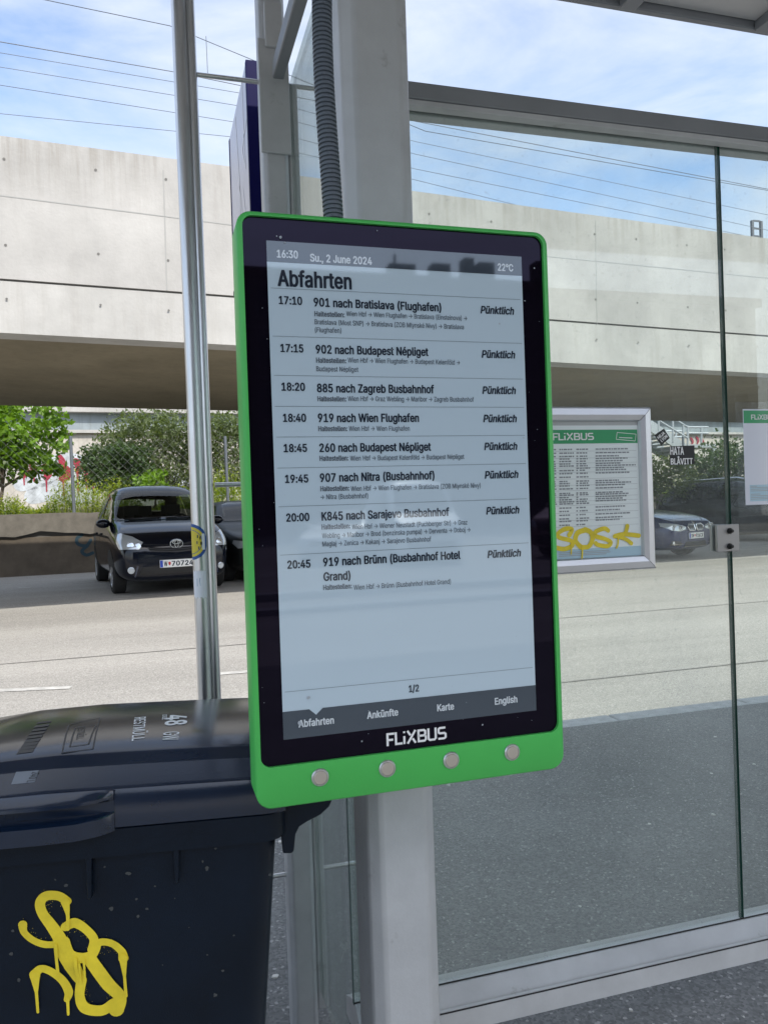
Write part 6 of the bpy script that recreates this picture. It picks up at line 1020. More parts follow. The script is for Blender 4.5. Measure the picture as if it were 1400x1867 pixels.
b.text('LYON', lambda u, v: c_+Vector((0,-0.0006,0))+u_*u+v_*v, -0.008, -0.010, 0.014, 0.008, 0.03); b.build('lettering', WHITE, dm)

# ================================================================ RAILWAY BRIDGE
BY = R(4.5); BP = at_d(215, 617, 8.7); BT = Vector((math.cos(BY), math.sin(BY), 0)); BN = Vector((-math.sin(BY), math.cos(BY), 0))
def onb(px, py): return at_plane(px, py, BP, BN)
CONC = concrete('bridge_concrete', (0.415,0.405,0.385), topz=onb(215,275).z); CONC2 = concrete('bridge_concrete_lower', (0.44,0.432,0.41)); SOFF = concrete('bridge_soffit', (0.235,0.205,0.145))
bridge = thing('railway_bridge', 'long pale concrete railway bridge crossing above the parked cars', 'bridge', (BP.x, BP.y, 0.2), BY)
def bz(p1, p2):                                          # height and slope of an edge seen in the photo, in bridge coordinates
    a, c_ = onb(*p1), onb(*p2); sa, sc = (a-BP).dot(BT), (c_-BP).dot(BT); k = (c_.z-a.z)/(sc-sa); return lambda s: a.z+k*(s-sa)
zt_f, zm_f, zb_f = bz((0,247),(1400,435)), bz((0,511),(1390,613)), bz((0,606),(1200,670))
def bpt(s, d, z): return BP+BT*s+BN*d+Vector((0,0,z-BP.z))
S0, S1 = -34.0, 70.0
def slab(mb, d0, d1, lo, hi):
    v = []
    for s in (S0, S1): v += [bpt(s,d0,lo(s)), bpt(s,d1,lo(s)), bpt(s,d1,hi(s)), bpt(s,d0,hi(s))]
    mb.add(v, [(0,3,2,1),(4,5,6,7),(0,1,5,4),(1,2,6,5),(2,3,7,6),(3,0,4,7)])
HOLE = mat('tie_hole', (0.15,0.145,0.135), 0.9); SEAM = mat('formwork_seam', (0.33,0.33,0.315), 0.9); SEAMD = mat('dark_concrete', (0.13,0.125,0.115), 0.9)
b = MB(); b.mat(CONC); slab(b, 0.0, 0.32, lambda s: zm_f(s)+0.021, zt_f)
b.mat(SEAM)
def seam(p, q, w, mb, d=-0.003):
    a, c_ = onb(*p), onb(*q); t = (c_-a).normalized(); nn_ = t.cross(BN).normalized()*w/2; mb.hexa([a-nn_+BN*d, c_-nn_+BN*d, c_+nn_+BN*d, a+nn_+BN*d], BN*0.02)
seam((-300,318),(430,411),0.012,b); seam((430,411),(1500,517),0.012,b)
seam((298,310),(305,529),0.014,b); seam((1085,402),(1088,590),0.012,b)
b.mat(HOLE)
def hole(px, py, r=0.015):
    c_ = onb(px, py)-BN*0.004; b.add([c_+(BT*math.cos(k*math.pi/5)+Vector((0,0,1))*math.sin(k*math.pi/5))*r for k in range(10)], [tuple(range(10))])
for p in ((8,290),(175,310),(303,327),(11,447),(180,463),(307,475),(782,390),(895,404),(1083,427),(1159,436),(1251,447),(1320,455),(1085,546),(1161,552),(1253,560),(1322,566)): hole(*p)
b.build('parapet', None, bridge)
b = MB(); b.mat(SEAMD); slab(b, 0.025, 0.30, zm_f, lambda s: zm_f(s)+0.020); b.build('step_shadow_strip', None, bridge)  # dark strip: shadow under the parapet's step put into its colour
b = MB(); b.mat(CONC2); slab(b, 0.012, 0.33, zb_f, lambda s: zm_f(s)-0.001); b.mat(HOLE)
for p in ((13,545),(184,556),(308,566),(1087,619),(1163,624),(1255,630)): hole(p[0], p[1], 0.013)
b.build('edge_girder', None, bridge)
DW = 5.6
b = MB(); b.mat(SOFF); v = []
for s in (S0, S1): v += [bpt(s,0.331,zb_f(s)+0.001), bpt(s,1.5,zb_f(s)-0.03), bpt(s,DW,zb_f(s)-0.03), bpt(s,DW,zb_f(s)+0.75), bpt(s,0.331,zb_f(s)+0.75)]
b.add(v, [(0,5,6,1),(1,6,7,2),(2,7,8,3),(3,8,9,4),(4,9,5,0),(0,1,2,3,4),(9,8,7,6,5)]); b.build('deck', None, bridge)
b = MB(); b.mat(CONC2); slab(b, DW-0.3, DW, lambda s: zb_f(s)+0.752, lambda s: zt_f(s)-0.35); b.build('added_rear_parapet', None, bridge)  # unseen; added so the bridge's shadow reaches the retaining wall
for s in (-26.0, 44.0):
    b = MB(); b.prism([bpt(s+x_, 1.6+y_, 0.1) for x_, y_ in ((-0.7,0),(0.7,0),(0.7,2.6),(-0.7,2.6))], (0,0,zb_f(s)-0.14)); b.build('pier', CONC2, bridge, bevel=0.08)
# overhead wires above the tracks
WIRE = mat('wire_dark', (0.15,0.17,0.21), 0.5)
WN = BN; WD = 2.6
def onw(px, py): return at_plane(px, py, BP+BN*WD, BN)
for i, (p, q, r_, lab) in enumerate((((70,-3),(310,47),0.011,'highest'),((0,76),(312,130),0.012,'second'),((0,96),(440,170),0.008,'third'),((0,122),(430,192),0.008,'fourth'),((0,155),(425,222),0.008,'fifth'),((0,207),(418,249),0.008,'lowest'))):
    a, c_ = onw(*p), onw(*q); t = (c_-a); t.normalize(); rr = [(775,239,1300,330),(757,221,1400,345),(757,258,1400,392),(757,281,1400,420),(757,308,1300,418),(757,328,930,371)][i]
    e0 = a-t*((a-BP).dot(BT)+30)/max(0.2, t.dot(BT)); e1 = onw(rr[0], rr[1]); e2 = onw(rr[2], rr[3]); t2 = (e2-e1).normalized()
    pts = [a-t*25, a, c_, e1, e2, e2+t2*50]
    tag(MB().tube(pts, r_*0.50, 6).build('overhead_wire', WIRE, smooth=60), f'thin dark overhead wire above the bridge, {lab} of the six', 'wire', 'overhead wires above the railway bridge')
a, c_ = onw(376,66), onw(379,134)
tag(MB().tube([a, c_], 0.006, 6).build('wire_dropper', WIRE), 'short vertical dropper wire hanging between the two upper overhead wires', 'wire')
a = at_plane(1379, 432, BP+BN*30, BN); h_ = at_plane(1379, 403, BP+BN*30, BN).z
mast = thing('lattice_mast', 'small dark lattice mast rising far off above the bridge edge', 'mast', (a.x, a.y, a.z-9))
b = MB()
for dx_ in (-0.35, 0.35): b.box((a.x+dx_-0.08, a.y-0.08, a.z-9),(a.x+dx_+0.08, a.y+0.08, h_))
for k in range(26): b.box((a.x-0.27, a.y-0.04, a.z-9+k*0.5),(a.x+0.27, a.y+0.04, a.z-8.9+k*0.5)) if a.z-9+k*0.5 < h_ else None
b.build('lattice', mat('mast_steel', (0.12,0.13,0.15), 0.5), mast)

# ================================================================ RETAINING WALL, FAR WALL, FENCE
WP = at_d(100, 1040, 17.0); WALLT = at_d(100, 936, 17.0).z
def wpt(s, d, z): p = WP+BT*s+BN*d; return Vector((p.x, p.y, z))
OLDC = mat('weathered_concrete', (0.115,0.095,0.072), 0.9, var=0.32, vscale=2.2, bump=0.3, bscale=14, dirt=((0.07,0.062,0.05), 1.6, 0.56, 0.6)); OLDC2 = mat('weathered_coping', (0.145,0.132,0.11), 0.9, var=0.3, vscale=4, bump=0.35, bscale=18)
rw = thing('retaining_wall', 'low weathered concrete retaining wall behind the parked cars', 'wall', (WP.x, WP.y, 0.2), BY)
b = MB(); zk = at_d(100,968,17.0).z
b.prism([wpt(s,d,0.1) for s, d in ((-25,0.03),(60,0.03),(60,0.45),(-25,0.45))], (0,0,zk-0.12-0.1)); b.build('wall_base', OLDC, rw)
b = MB(); N = 340; lo = [zk-0.05+0.045*math.sin(i*0.9)+random.uniform(-0.03,0.03) for i in range(N+1)]; v = []
for i in range(N+1):
    s = -25+85*i/N; v += [wpt(s,-0.03,lo[i]), wpt(s,0.5,lo[i]), wpt(s,0.5,WALLT+random.uniform(-.012,.012)), wpt(s,-0.02+random.uniform(-.008,.008),WALLT+random.uniform(-.012,.012))]
fs = []
for i in range(N):
    for k in range(4): fs.append((4*i+k, 4*i+4+k, 4*i+4+(k+1) % 4, 4*i+(k+1) % 4))
b.add(v, fs); b.build('coping', OLDC2, rw)
b = MB(); b.prism([wpt(s,d,0.1) for s, d in ((-25,0.06),(60,0.06),(60,0.40),(-25,0.40))], (0,0,zk+0.05-0.1)); b.build('wall_core', SEAMD, rw)
b = MB(); pt_ = mat('blue_spray', (0.020,0.050,0.070), 0.8)
def onwall(px, py): return at_plane(px, py, WP, BN)
for i, st_ in enumerate(([(150,975),(141,982),(143,992),(158,995),(166,985)], [(160,995),(150,1005),(158,1012),(170,1008)])):
    P_ = [onwall(*p) for p in st_]; b.ribbon([((p-WP).dot(BT), p.z) for p in P_], 0.07, lambda u, v, i=i: wpt(u, 0.026-0.002*i, v))
b.build('blue_scrawl', pt_, rw)
# bank behind the wall
SOIL = mat('dry_soil', (0.10,0.085,0.055), 0.95, var=0.35, vscale=3)
b = MB(); b.add([wpt(s,d,WALLT-0.06+max(0,d-0.5)*0.03) for d in (0.5,30) for s in (-40,90)], [(0,1,3,2)]); tag(b.build('embankment', SOIL), kind='structure')
# far wall with graffiti
FD = 26.0; FP = at_d(215, 860, FD)
def onf(px, py): return at_plane(px, py, FP, BN)
def fpt(s, d, z): p = FP+BT*s+BN*d; return Vector((p.x, p.y, z))
zl = onf(120,790).z; z2 = onf(120,749).z
fw = thing('viaduct_wall', 'pale concrete viaduct wall sprayed with red dripping graffiti beyond the bushes', 'wall', (FP.x, FP.y, 1.4), BY)
b = MB(); b.prism([fpt(s,d,1.2) for s, d in ((-30,0),(80,0),(80,0.6),(-30,0.6))], (0,0,zl-1.2)); b.build('lower_wall', concrete('far_wall_concrete', (0.50,0.47,0.42), streak=0.4), fw)
b = MB(); b.prism([fpt(s,d,zl+0.002) for s, d in ((-30,-0.15),(80,-0.15),(80,0.8),(-30,0.8))], (0,0,0.10)); b.build('ledge', CONC2, fw)
b = MB(); b.prism([fpt(s,d,zl+0.103) for s, d in ((-30,0.5),(80,0.5),(80,1.4),(-30,1.4))], (0,0,z2-zl-0.104)); b.build('girder', concrete('blue_grey_girder', (0.26,0.30,0.32), streak=0.6), fw)
b = MB(); b.prism([fpt(s,d,z2+0.001) for s, d in ((-30,0.2),(80,0.2),(80,1.6),(-30,1.6))], (0,0,1.6)); b.build('parapet', CONC, fw)
RED = mat('red_spray', (0.26,0.014,0.035), 0.7, var=0.3, vscale=5); GRY = mat('grey_spray', (0.42,0.45,0.47), 0.7, var=0.4, vscale=3)
b = MB(); 
def fs_(u, v, e): return fpt(u, -0.004-e, v)
lay = [0]
def sp3(pts, w, m_):
    lay[0] += 1; e = 0.002*lay[0]; b.mat(m_); P_ = [onf(*p) for p in pts]; k = (onf(101,880)-onf(100,880)).length
    b.ribbon([((p-FP).dot(BT), p.z) for p in P_], [x_*k for x_ in (w if isinstance(w, list) else [w]*len(pts))], lambda u, v: fs_(u, v, e))
sp3([(40,882),(75,870),(105,850),(135,850),(165,870),(150,900),(100,895),(60,905)], [30,40,46,50,50,46,40,30], GRY)
sp3([(300,892),(330,880),(400,890)], [30,40,40], GRY)
for (x_, y_, w_, d_) in ((44,858,15,26),(62,858,12,20),(85,862,16,34),(116,862,24,42),(142,850,14,50),(158,862,14,30),(170,868,12,30),(112,842,12,14)):
    sp3([(x_-w_*0.25,y_-9),(x_+w_*0.2,y_),(x_,y_+9)], [w_*0.9,w_,w_*0.7], RED); sp3([(x_,y_+6),(x_+0.5,y_+d_*0.6),(x_+1,y_+d_)], [5,3,2.4], RED)
for (x_, y_) in ((1258,803),(1268,801),(1277,804)): sp3([(x_,y_-4),(x_+3,y_+2),(x_+1,y_+8)], [6,7,4], RED)
b.build('graffiti', None, fw)
# fence on the retaining wall
fence = thing('chain_link_fence', 'thin chain link fence on slim steel posts above the retaining wall', 'fence', wpt(0,0.3,WALLT))
FSTEEL = mat('galvanised_post', (0.16,0.18,0.20), 0.5, 0.4)
a = at_plane(136, 937, wpt(0,0.25,0), BN); c_ = at_plane(128, 795, wpt(0,0.25,0), BN); s0 = (a-WP).dot(BT)
for k in range(-3, 9):
    s = s0+k*3.4
    MB().tube([wpt(s,0.25,WALLT-0.1), wpt(s-0.02,0.25,c_.z)], 0.036, 10).build('post', FSTEEL, fence, smooth=50)
b = MB(); hgt = c_.z-WALLT-0.08; stp = 0.19
s = s0-3*3.4
while s < s0+8*3.4:
    for sg in (1, -1):
        e0 = s if sg == 1 else s+hgt; e1 = s+hgt if sg == 1 else s
        b.tube([wpt(e0,0.25+0.004*sg,WALLT+0.03), wpt(e1,0.25+0.004*sg,WALLT+0.03+hgt)], 0.0016, 3, cap=False)
    s += stp
b.build('mesh', mat('fence_wire', (0.30,0.31,0.31), 0.5, 0.5), fence)

# ================================================================ STAIRCASE far right
STAIR = mat('galvanised_stair', (0.42,0.45,0.47), 0.5, 0.3)
SD = 24.0; SPl = at_d(1230, 800, SD)
def ons(px, py): return at_plane(px, py, SPl, BN)
stair = thing('metal_staircase', 'galvanised metal staircase with railings climbing beside the viaduct', 'staircase', (ons(1250,900).x, ons(1250,900).y, 1.4))
b = MB()
for d in (0.0, 1.1):
    p, q = ons(1130,738)+BN*d, ons(1262,828)+BN*d; nrm = (q-p).normalized().cross(BN).normalized()*0.16
    b.hexa([p-nrm, q-nrm, q+nrm, p+nrm], BN*0.06)
b.build('stringer', STAIR, stair)
b = MB(); p, q = ons(1130,738), ons(1262,828)
for k in range(16):
    c_ = p.lerp(q, (k+0.5)/16); b.prism([c_+BT*x_+BN*y_ for x_, y_ in ((-0.16,0.07),(0.16,0.07),(0.16,1.09),(-0.16,1.09))], (0,0,0.04))
b.build('treads', STAIR, stair)
for d in (0.0, 1.12):
    b = MB(); w_ = BN*d
    for (x0_, y0_, x1_, y1_) in ((1126,702,1253,779),(1126,722,1253,799),(1253,779,1290,779),(1253,790,1290,790)):
        b.tube([ons(x0_,y0_)+w_, ons(x1_,y1_)+w_], 0.032, 6)
    for (x_, y0_, y1_) in ((1200,748,790),(1226,763,806),(1245,775,822),(1253,776,818),(1278,778,812)): b.tube([ons(x_,y0_)+w_, ons(x_,y1_)+w_], 0.032, 6)
    b.build('railing', STAIR, stair)
b = MB(); p, q = ons(1251,816), ons(1305,816); b.prism([p, q, q+BN*1.2, p+BN*1.2], (0,0,0.1))
for x_ in (1254,1300): c_ = ons(x_,816); b.box((c_.x-0.06, c_.y-0.06, 1.4),(c_.x+0.06, c_.y+0.06, c_.z-0.001))
b.build('landing', STAIR, stair)

# ================================================================ VEGETATION
BARK = mat('bark', (0.09,0.07,0.05), 0.9, var=0.3, vscale=20, bump=0.4, bscale=30)
def leaves(mb, centres, n, size, spread, rnd, long=1.6, flat=0.5):
    for (c, rad) in centres:
        for _ in range(n):
            d = Vector((rnd.gauss(0,1), rnd.gauss(0,1), rnd.gauss(0,0.8))); d = d.normalized()*rad*rnd.random()**0.45*spread; p = c+d
            nrm = Vector((rnd.gauss(0,1), rnd.gauss(0,1)-0.3, rnd.gauss(0,1)+flat*1.6)).normalized(); t = nrm.orthogonal().normalized(); t.rotate(Matrix.Rotation(rnd.uniform(0,6.28), 3, nrm)); t.z -= 0.25; t.normalize()
            s = nrm.cross(t).normalized(); L_ = size*rnd.uniform(0.45,1.4); w_ = L_/long/2
            a = p-t*L_*0.5
            mb.add([a, p-s*w_-nrm*L_*0.06, p+t*L_*0.5-nrm*L_*0.14, p+s*w_-nrm*L_*0.06], [(0,1,2,3)])
def clumps(c, rx, ry, rz_, n, r0, r1, rnd, skew=0.55):
    out = []
    while len(out) < n:
        d = Vector((rnd.uniform(-1,1), rnd.uniform(-1,1), rnd.uniform(-1,1)))
        if d.length > 1 or d.length < skew*rnd.random(): continue
        out.append((c+Vector((d.x*rx, d.y*ry, d.z*rz_)), rnd.uniform(r0, r1)))
    return out
def branches(mb, base, cl, r0, rnd, k=14, trunk_h=0.4):
    top = sum((c for c, _ in cl), Vector())/len(cl); mid = base.lerp(top, trunk_h)+Vector((rnd.uniform(-.1,.1), rnd.uniform(-.1,.1), 0))
    mb.tube([base, base.lerp(mid,0.5)+Vector((0.04,0,0)), mid], [r0, r0*0.85, r0*0.7], 8)
    for c, _ in rnd.sample(cl, min(k, len(cl))):
        m_ = mid.lerp(c, 0.5)+Vector((rnd.uniform(-.15,.15), rnd.uniform(-.15,.15), rnd.uniform(0,.2))); mb.tube([mid, m_, c], [r0*0.5, r0*0.3, r0*0.10], 5)
LF1 = foliage('leaf_fresh_green', (0.125,0.225,0.02), 0.5); LF2 = foliage('leaf_olive', (0.095,0.125,0.050), 0.5); LF3 = foliage('leaf_dark', (0.050,0.085,0.030), 0.5); LF4 = foliage('leaf_yellow_green', (0.27,0.33,0.04), 0.5)
def plant(name, label, cat, base, cl, n, size, m_, r0, seed, long=1.6, k=14, spread=1.0, group=None, th=0.4):
    rnd_ = random.Random(seed); t_ = thing(name, label, cat, base, 0, group)
    b_ = MB(); leaves(b_, cl, n, size, spread, rnd_, long); b_.build('crown', m_, t_)
    b_ = MB(); branches(b_, Vector(base), cl, r0, rnd_, k, th); b_.build('trunk' if cat == 'tree' else 'stem', BARK, t_, smooth=60); return t_
# broadleaf tree at the left edge
rt = random.Random(11); TD = 17.9
c0 = at_d(20, 800, TD); k = TD/FPX
cl = clumps(c0+Vector((-0.25,0,0.05)), 1.15, 0.9, 0.85, 60, 0.18, 0.36, rt, 0.3)
for px, py in ((95,745),(112,770),(118,795),(110,815),(92,848),(105,852),(60,862),(70,838),(30,742),(60,735),(80,775),(40,850),(-20,870)): cl.append((at_d(px, py, TD+rt.uniform(-.4,.3)), 0.2))
plant('broadleaf_tree', 'bright green broadleaf tree at the left edge of the retaining wall', 'tree', wpt((at_d(0,900,TD)-WP).dot(BT)-0.1, 0.8, WALLT-0.1), cl, 62, 0.15, LF1, 0.05, 5, long=1.5, spread=1.25)
# olive-grey bush behind the cars
def pxclumps(pts, D, r): return [(at_d(px+rt.uniform(-8,8), py+rt.uniform(-6,6), D+rt.uniform(-.9,.9)), r*rt.uniform(0.7,1.25)) for px, py in pts]
pts = [(x_, y_) for x_ in range(188,452,15) for y_ in range(762,900,14) if y_ > 745+max(0,(240-x_))*0.9 and not (x_ > 430 and y_ < 760)]
cl = pxclumps(pts, 20.5, 0.30)
b0 = at_d(320, 925, 20.8); plant('willowy_bush', 'large grey green bush with fine leaves behind the dark people carrier', 'bush', (b0.x, b0.y, WALLT), cl, 105, 0.115, LF2, 0.03, 6, long=2.4, k=20, spread=1.3)
pts = [(x_, y_) for x_ in range(160,270,13) for y_ in range(822,893,12)]
cl = pxclumps(pts, 19.6, 0.26); b0 = at_d(215, 928, 19.8); plant('dark_bush', 'dense dark shrub between the graffiti wall and the people carrier', 'bush', (b0.x, b0.y, WALLT), cl, 90, 0.10, LF3, 0.03, 8, long=1.8, k=14, spread=1.2)
pts = [(x_, y_) for x_ in range(255,300,10) for y_ in range(866,905,9)]
cl = pxclumps(pts, 18.6, 0.17); b0 = at_d(277, 932, 18.6); plant('leafy_sapling', 'small bright green sapling just above the roof of the people carrier', 'bush', (b0.x, b0.y, WALLT), cl, 36, 0.10, LF1, 0.03, 9, k=8)
# bushes on the right, seen through the glass
pts = [(x_, y_) for x_ in range(1262,1440,14) for y_ in range(800,915,13) if y_ > 806+max(0,(1300-x_))*0.9]
cl = pxclumps(pts, 23.0, 0.36); b0 = at_d(1330, 925, 23.0); plant('dark_bush', 'tall dark bush behind the black estate car, seen through the glass wall', 'bush', (b0.x, b0.y, WALLT), cl, 80, 0.11, LF3, 0.04, 10, k=22, spread=1.15)
pts = [(x_, y_) for x_ in range(1120,1262,13) for y_ in range(820,905,13) if y_ > 838+max(0,(x_-1200))*0.1]
cl = pxclumps(pts, 21.5, 0.30); b0 = at_d(1190, 915, 21.5); plant('pale_bush', 'pale green bush beside the staircase behind the blue coupe', 'bush', (b0.x, b0.y, WALLT), cl, 70, 0.115, LF2, 0.03, 12, k=16, long=1.9)
# weeds along the top of the wall
def weeds(name, m_, s0_, s1_, n, hmin, hmax, seed, d0=0.45, d1=1.6):
    rr = random.Random(seed); b_ = MB()
    for _ in range(n):
        s = rr.uniform(s0_, s1_); d = rr.uniform(d0, d1); h = rr.uniform(hmin, hmax)*(0.65+0.35*math.sin(s*2.1)+0.25*math.sin(s*5.3)); base = wpt(s, d, WALLT-0.06); ln = Vector((rr.gauss(0,.16), rr.gauss(0,.12), 1)).normalized()
        side = Vector((rr.gauss(0,1), rr.gauss(0,1), 0)).normalized()
        for j in range(5):
            p = base+ln*h*(0.25+0.17*j); o = Vector((rr.gauss(0,1), rr.gauss(0,1), rr.uniform(0.1,0.9))).normalized()*rr.uniform(0.04,0.10); w_ = o.cross(Vector((0,0,1))).normalized()*rr.uniform(0.01,0.022)
            b_.add([p, p+o*0.5-w_, p+o, p+o*0.5+w_], [(0,1,2,3)])
        b_.add([base-side*0.004, base+side*0.004, base+ln*h], [(0,1,2)])
    return tag(b_.build(name, m_), kind='stuff')
weeds('weeds', LF4, -4, 26, 9500, 0.62, 1.02, 21)
weeds('grass', LF1, -4, 26, 3000, 0.4, 0.95, 22)

DBG = False
# ================================================================ VEHICLES (local frame: nose at x=0, tail at +x, z up)
CGL = glass('car_glass_clear', (0.42, 0.47, 0.45), 0.0, 8.0, ior=1.5, patch=0.012)
SEAT = mat('seat_fabric', (0.03,0.03,0.033), 0.9); DASH = mat('dashboard', (0.02,0.02,0.021), 0.7)
GLZ = mat('car_glass', (0.010, 0.013, 0.014), 0.04, spec=0.6)
CHROME = mat('chrome', (0.80, 0.80, 0.80), 0.12, 1.0); PLAST = mat('black_trim', (0.010, 0.010, 0.011), 0.5); LAMP = mat('headlamp_glass', (0.50, 0.54, 0.57), 0.08, 0.35, coat=1.0); LAMPIN = mat('headlamp_reflector', (0.80, 0.82, 0.84), 0.15, 0.8)
TYRE = mat('tyre', (0.018, 0.018, 0.018), 0.85); RIM = mat('alloy_rim', (0.55, 0.56, 0.57), 0.3, 0.8); PLATE = mat('plate_white', (0.78, 0.78, 0.76), 0.5); PLBL = mat('plate_blue', (0.02, 0.06, 0.40), 0.5); PLRED = mat('plate_red', (0.5, 0.03, 0.03), 0.5)
def lerpt(tab, x):
    for i in range(len(tab)-1):
        if x <= tab[i+1][0]:
            t = (x-tab[i][0])/max(1e-9, tab[i+1][0]-tab[i][0]); t = max(0, t); return [a+(b_-a)*t for a, b_ in zip(tab[i][1:], tab[i+1][1:])]
    return list(tab[-1][1:])
def car(name, label, cat, paint, loc, rz, st, wheels, wr, feats, group=None, cabin=None):
    """st: (x, half width, underside z, belt z, centre-line top z, roof half width ratio)"""
    t_ = thing(name, label, cat, loc, rz, group)
    vs, fs = [], []; K = 9
    for (x, w, zb, zbelt, zt, kr) in st:
        cab = zt-zbelt
        ring = [(0, zb), (w*0.80, zb), (w*0.965, zb+0.10), (w, zb+(zbelt-zb)*0.55), (w*0.985, zbelt-0.05), (w*0.93, zbelt+min(0.02, cab*0.3))]
        ring += [(w*(kr+0.02), zbelt+cab*0.86-0.0), (w*(kr-0.14), zt-0.012), (0, zt+0.004)]
        for y, z in ring: vs.append((x, y, z))
        for y, z in ring[-2:0:-1]: vs.append((x, -y, z))
    n = 2*K-2
    for j in range(len(st)-1):
        for i in range(n): fs.append((j*n+i, (j+1)*n+i, (j+1)*n+(i+1) % n, j*n+(i+1) % n))
    fs.append(tuple(range(n))); fs.append(tuple((len(st)-1)*n+i for i in range(n))[::-1])
    bm = bmesh.new(); bv_ = [bm.verts.new(p) for p in vs]
    for f in fs: bm.faces.new([bv_[i] for i in f])
    bmesh.ops.recalc_face_normals(bm, faces=bm.faces)
    me = bpy.data.meshes.new('body'); bm.to_mesh(me); bm.free(); me.materials.append(paint)
    body = bpy.data.objects.new('body', me); col.objects.link(body)
    sm = body.modifiers.new('sub', 'SUBSURF'); sm.levels = 2; sm.render_levels = 2
    bpy.context.view_layer.update(); dg = bpy.context.evaluated_depsgraph_get()
    me2 = bpy.data.meshes.new_from_object(body.evaluated_get(dg)); body.modifiers.clear(); body.data = me2; me2.name = 'body'
    me2.polygons.foreach_set('use_smooth', [True]*len(me2.polygons))
    body.parent = t_; ROOT[body.name] = ROOT[t_.name]
    bvh = BVHTree.FromPolygons([v.co.copy() for v in me2.vertices], [tuple(p.vertices) for p in me2.polygons])
    def patch(nm, poly, axis, m_, off=0.006, parent=t_, mirror=False, sub=3):
        """poly in the plane across axis; 'x': (y, z) cast towards +x, 'y': (x, z) cast towards -y; or a vector"""
        obs = []
        for sg in ((1, -1) if mirror else (1,)):
            if axis == 'x': d = Vector((1,0,0)); P3 = [Vector((-2, y*sg, z)) for y, z in poly]
            elif axis == 'y': d = Vector((0,-sg,0)); P3 = [Vector((x, 3*sg, z)) for x, z in poly]
            else:
                d = Vector((axis[0], axis[1]*sg, axis[2])).normalized(); u_ = Vector((0,0,1)).cross(d).normalized()*(1 if sg == 1 else -1)
                P3 = [axis[3][0]*Vector((1,0,0))+Vector((0,axis[3][1]*sg,0))+u_*a+Vector((0,0,1))*b_-d*2.5 for a, b_ in poly]
            bm = bmesh.new(); f = bm.faces.new([bm.verts.new(p) for p in P3]); bmesh.ops.triangulate(bm, faces=[f])
            for _ in range(sub): bmesh.ops.subdivide_edges(bm, edges=bm.edges[:], cuts=1, use_grid_fill=True)
            bmesh.ops.triangulate(bm, faces=bm.faces[:]); miss = []
            for v in bm.verts:
                h = bvh.ray_cast(v.co, d)
                if h[0] is None: miss.append(v)
                else: v.co = h[0]+h[1]*off
            bmesh.ops.delete(bm, geom=miss, context='VERTS')
            bmesh.ops.recalc_face_normals(bm, faces=bm.faces)
            for f in bm.faces:
                c_ = f.calc_center_median(); h = bvh.find_nearest(c_)
                if h[1] and f.normal.dot(h[1]) < 0: f.normal_flip()
            me_ = bpy.data.meshes.new(nm); bm.to_mesh(me_); bm.free(); me_.materials.append(m_); me_.polygons.foreach_set('use_smooth', [True]*len(me_.polygons))
            o = bpy.data.objects.new(nm, me_); col.objects.link(o); o.parent = parent; ROOT[o.name] = ROOT[t_.name]; obs.append(o)
        return obs
    def hit(y, z):
        h = bvh.ray_cast(Vector((-2, y, z)), Vector((1,0,0))); return h[0] if h[0] else Vector((0, y, z))
    def side(x, z, sg=1):
        h = bvh.ray_cast(Vector((x, 3*sg, z)), Vector((0,-sg,0))); return h[0] if h[0] else Vector((x, 0.85*sg, z))
    # wheels in dark arches
    for wx in wheels:
        patch('wheel_arch', [(wx+(wr+0.045)*math.cos(k*math.pi/10), wr+(wr+0.045)*math.sin(k*math.pi/10)) for k in range(-2, 13)], 'y', PLAST, 0.004, mirror=True, sub=2)
        for sg in (1, -1):
            yo = abs(side(wx, wr+0.12, sg).y)+0.004; wcol = MB().mat(TYRE); c_ = Vector((wx, sg*(yo-0.20), wr))
            wcol.lathe([(0,wr*0.7),(0,wr-0.02),(0.02,wr),(0.17,wr),(0.195,wr-0.025),(0.20,wr*0.74),(0.185,wr*0.70)], c_, (0,sg,0), 28)
            wo = wcol.build('wheel', None, t_, smooth=40, local=True)
            rb = MB(); co = c_+Vector((0,sg*0.19,0)); rb.lathe([(-0.03,wr*0.70),(0.004,wr*0.70),(0.006,wr*0.64),(-0.012,wr*0.60),(-0.03,wr*0.58)], co, (0,sg,0), 28)
            for k in range(7):
                a = k*2*math.pi/7; u_ = Vector((math.cos(a),0,math.sin(a))); v_ = Vector((-math.sin(a),0,math.cos(a)))
                rb.hexa([co+u_*0.02-v_*0.022+Vector((0,-sg*0.012,0)), co+u_*wr*0.63-v_*0.030+Vector((0,-sg*0.012,0)), co+u_*wr*0.63+v_*0.030+Vector((0,-sg*0.012,0)), co+u_*0.02+v_*0.022+Vector((0,-sg*0.012,0))], (0,sg*0.015,0))
            rb.build('rim', RIM, wo, smooth=30, local=True)
    feats(t_, body, patch, hit, side)
    if cabin:                                            # open the body behind the panes and furnish the cabin
        x0, x1, zbelt, ztop = cabin; vv, ff = [], []
        for o in t_.children:
            if 'window' in o.name or 'windscreen' in o.name:
                k_ = len(vv); vv += [v.co.copy() for v in o.data.vertices]; ff += [tuple(i+k_ for i in p.vertices) for p in o.data.polygons]; o.data.materials.clear(); o.data.materials.append(CGL)
        wb = BVHTree.FromPolygons(vv, ff); bm = bmesh.new(); bm.from_mesh(body.data); kill = []
        for f in bm.faces:
            if all((wb.find_nearest(v.co)[3] or 9) < 0.019 for v in f.verts): kill.append(f)
        bmesh.ops.delete(bm, geom=kill, context='FACES'); bm.to_mesh(body.data); bm.free()
        MB().box((x0-0.55, -0.66, 0.35),(x0-0.18, 0.66, zbelt-0.03)).build('dashboard', DASH, t_, local=True, bevel=0.05)
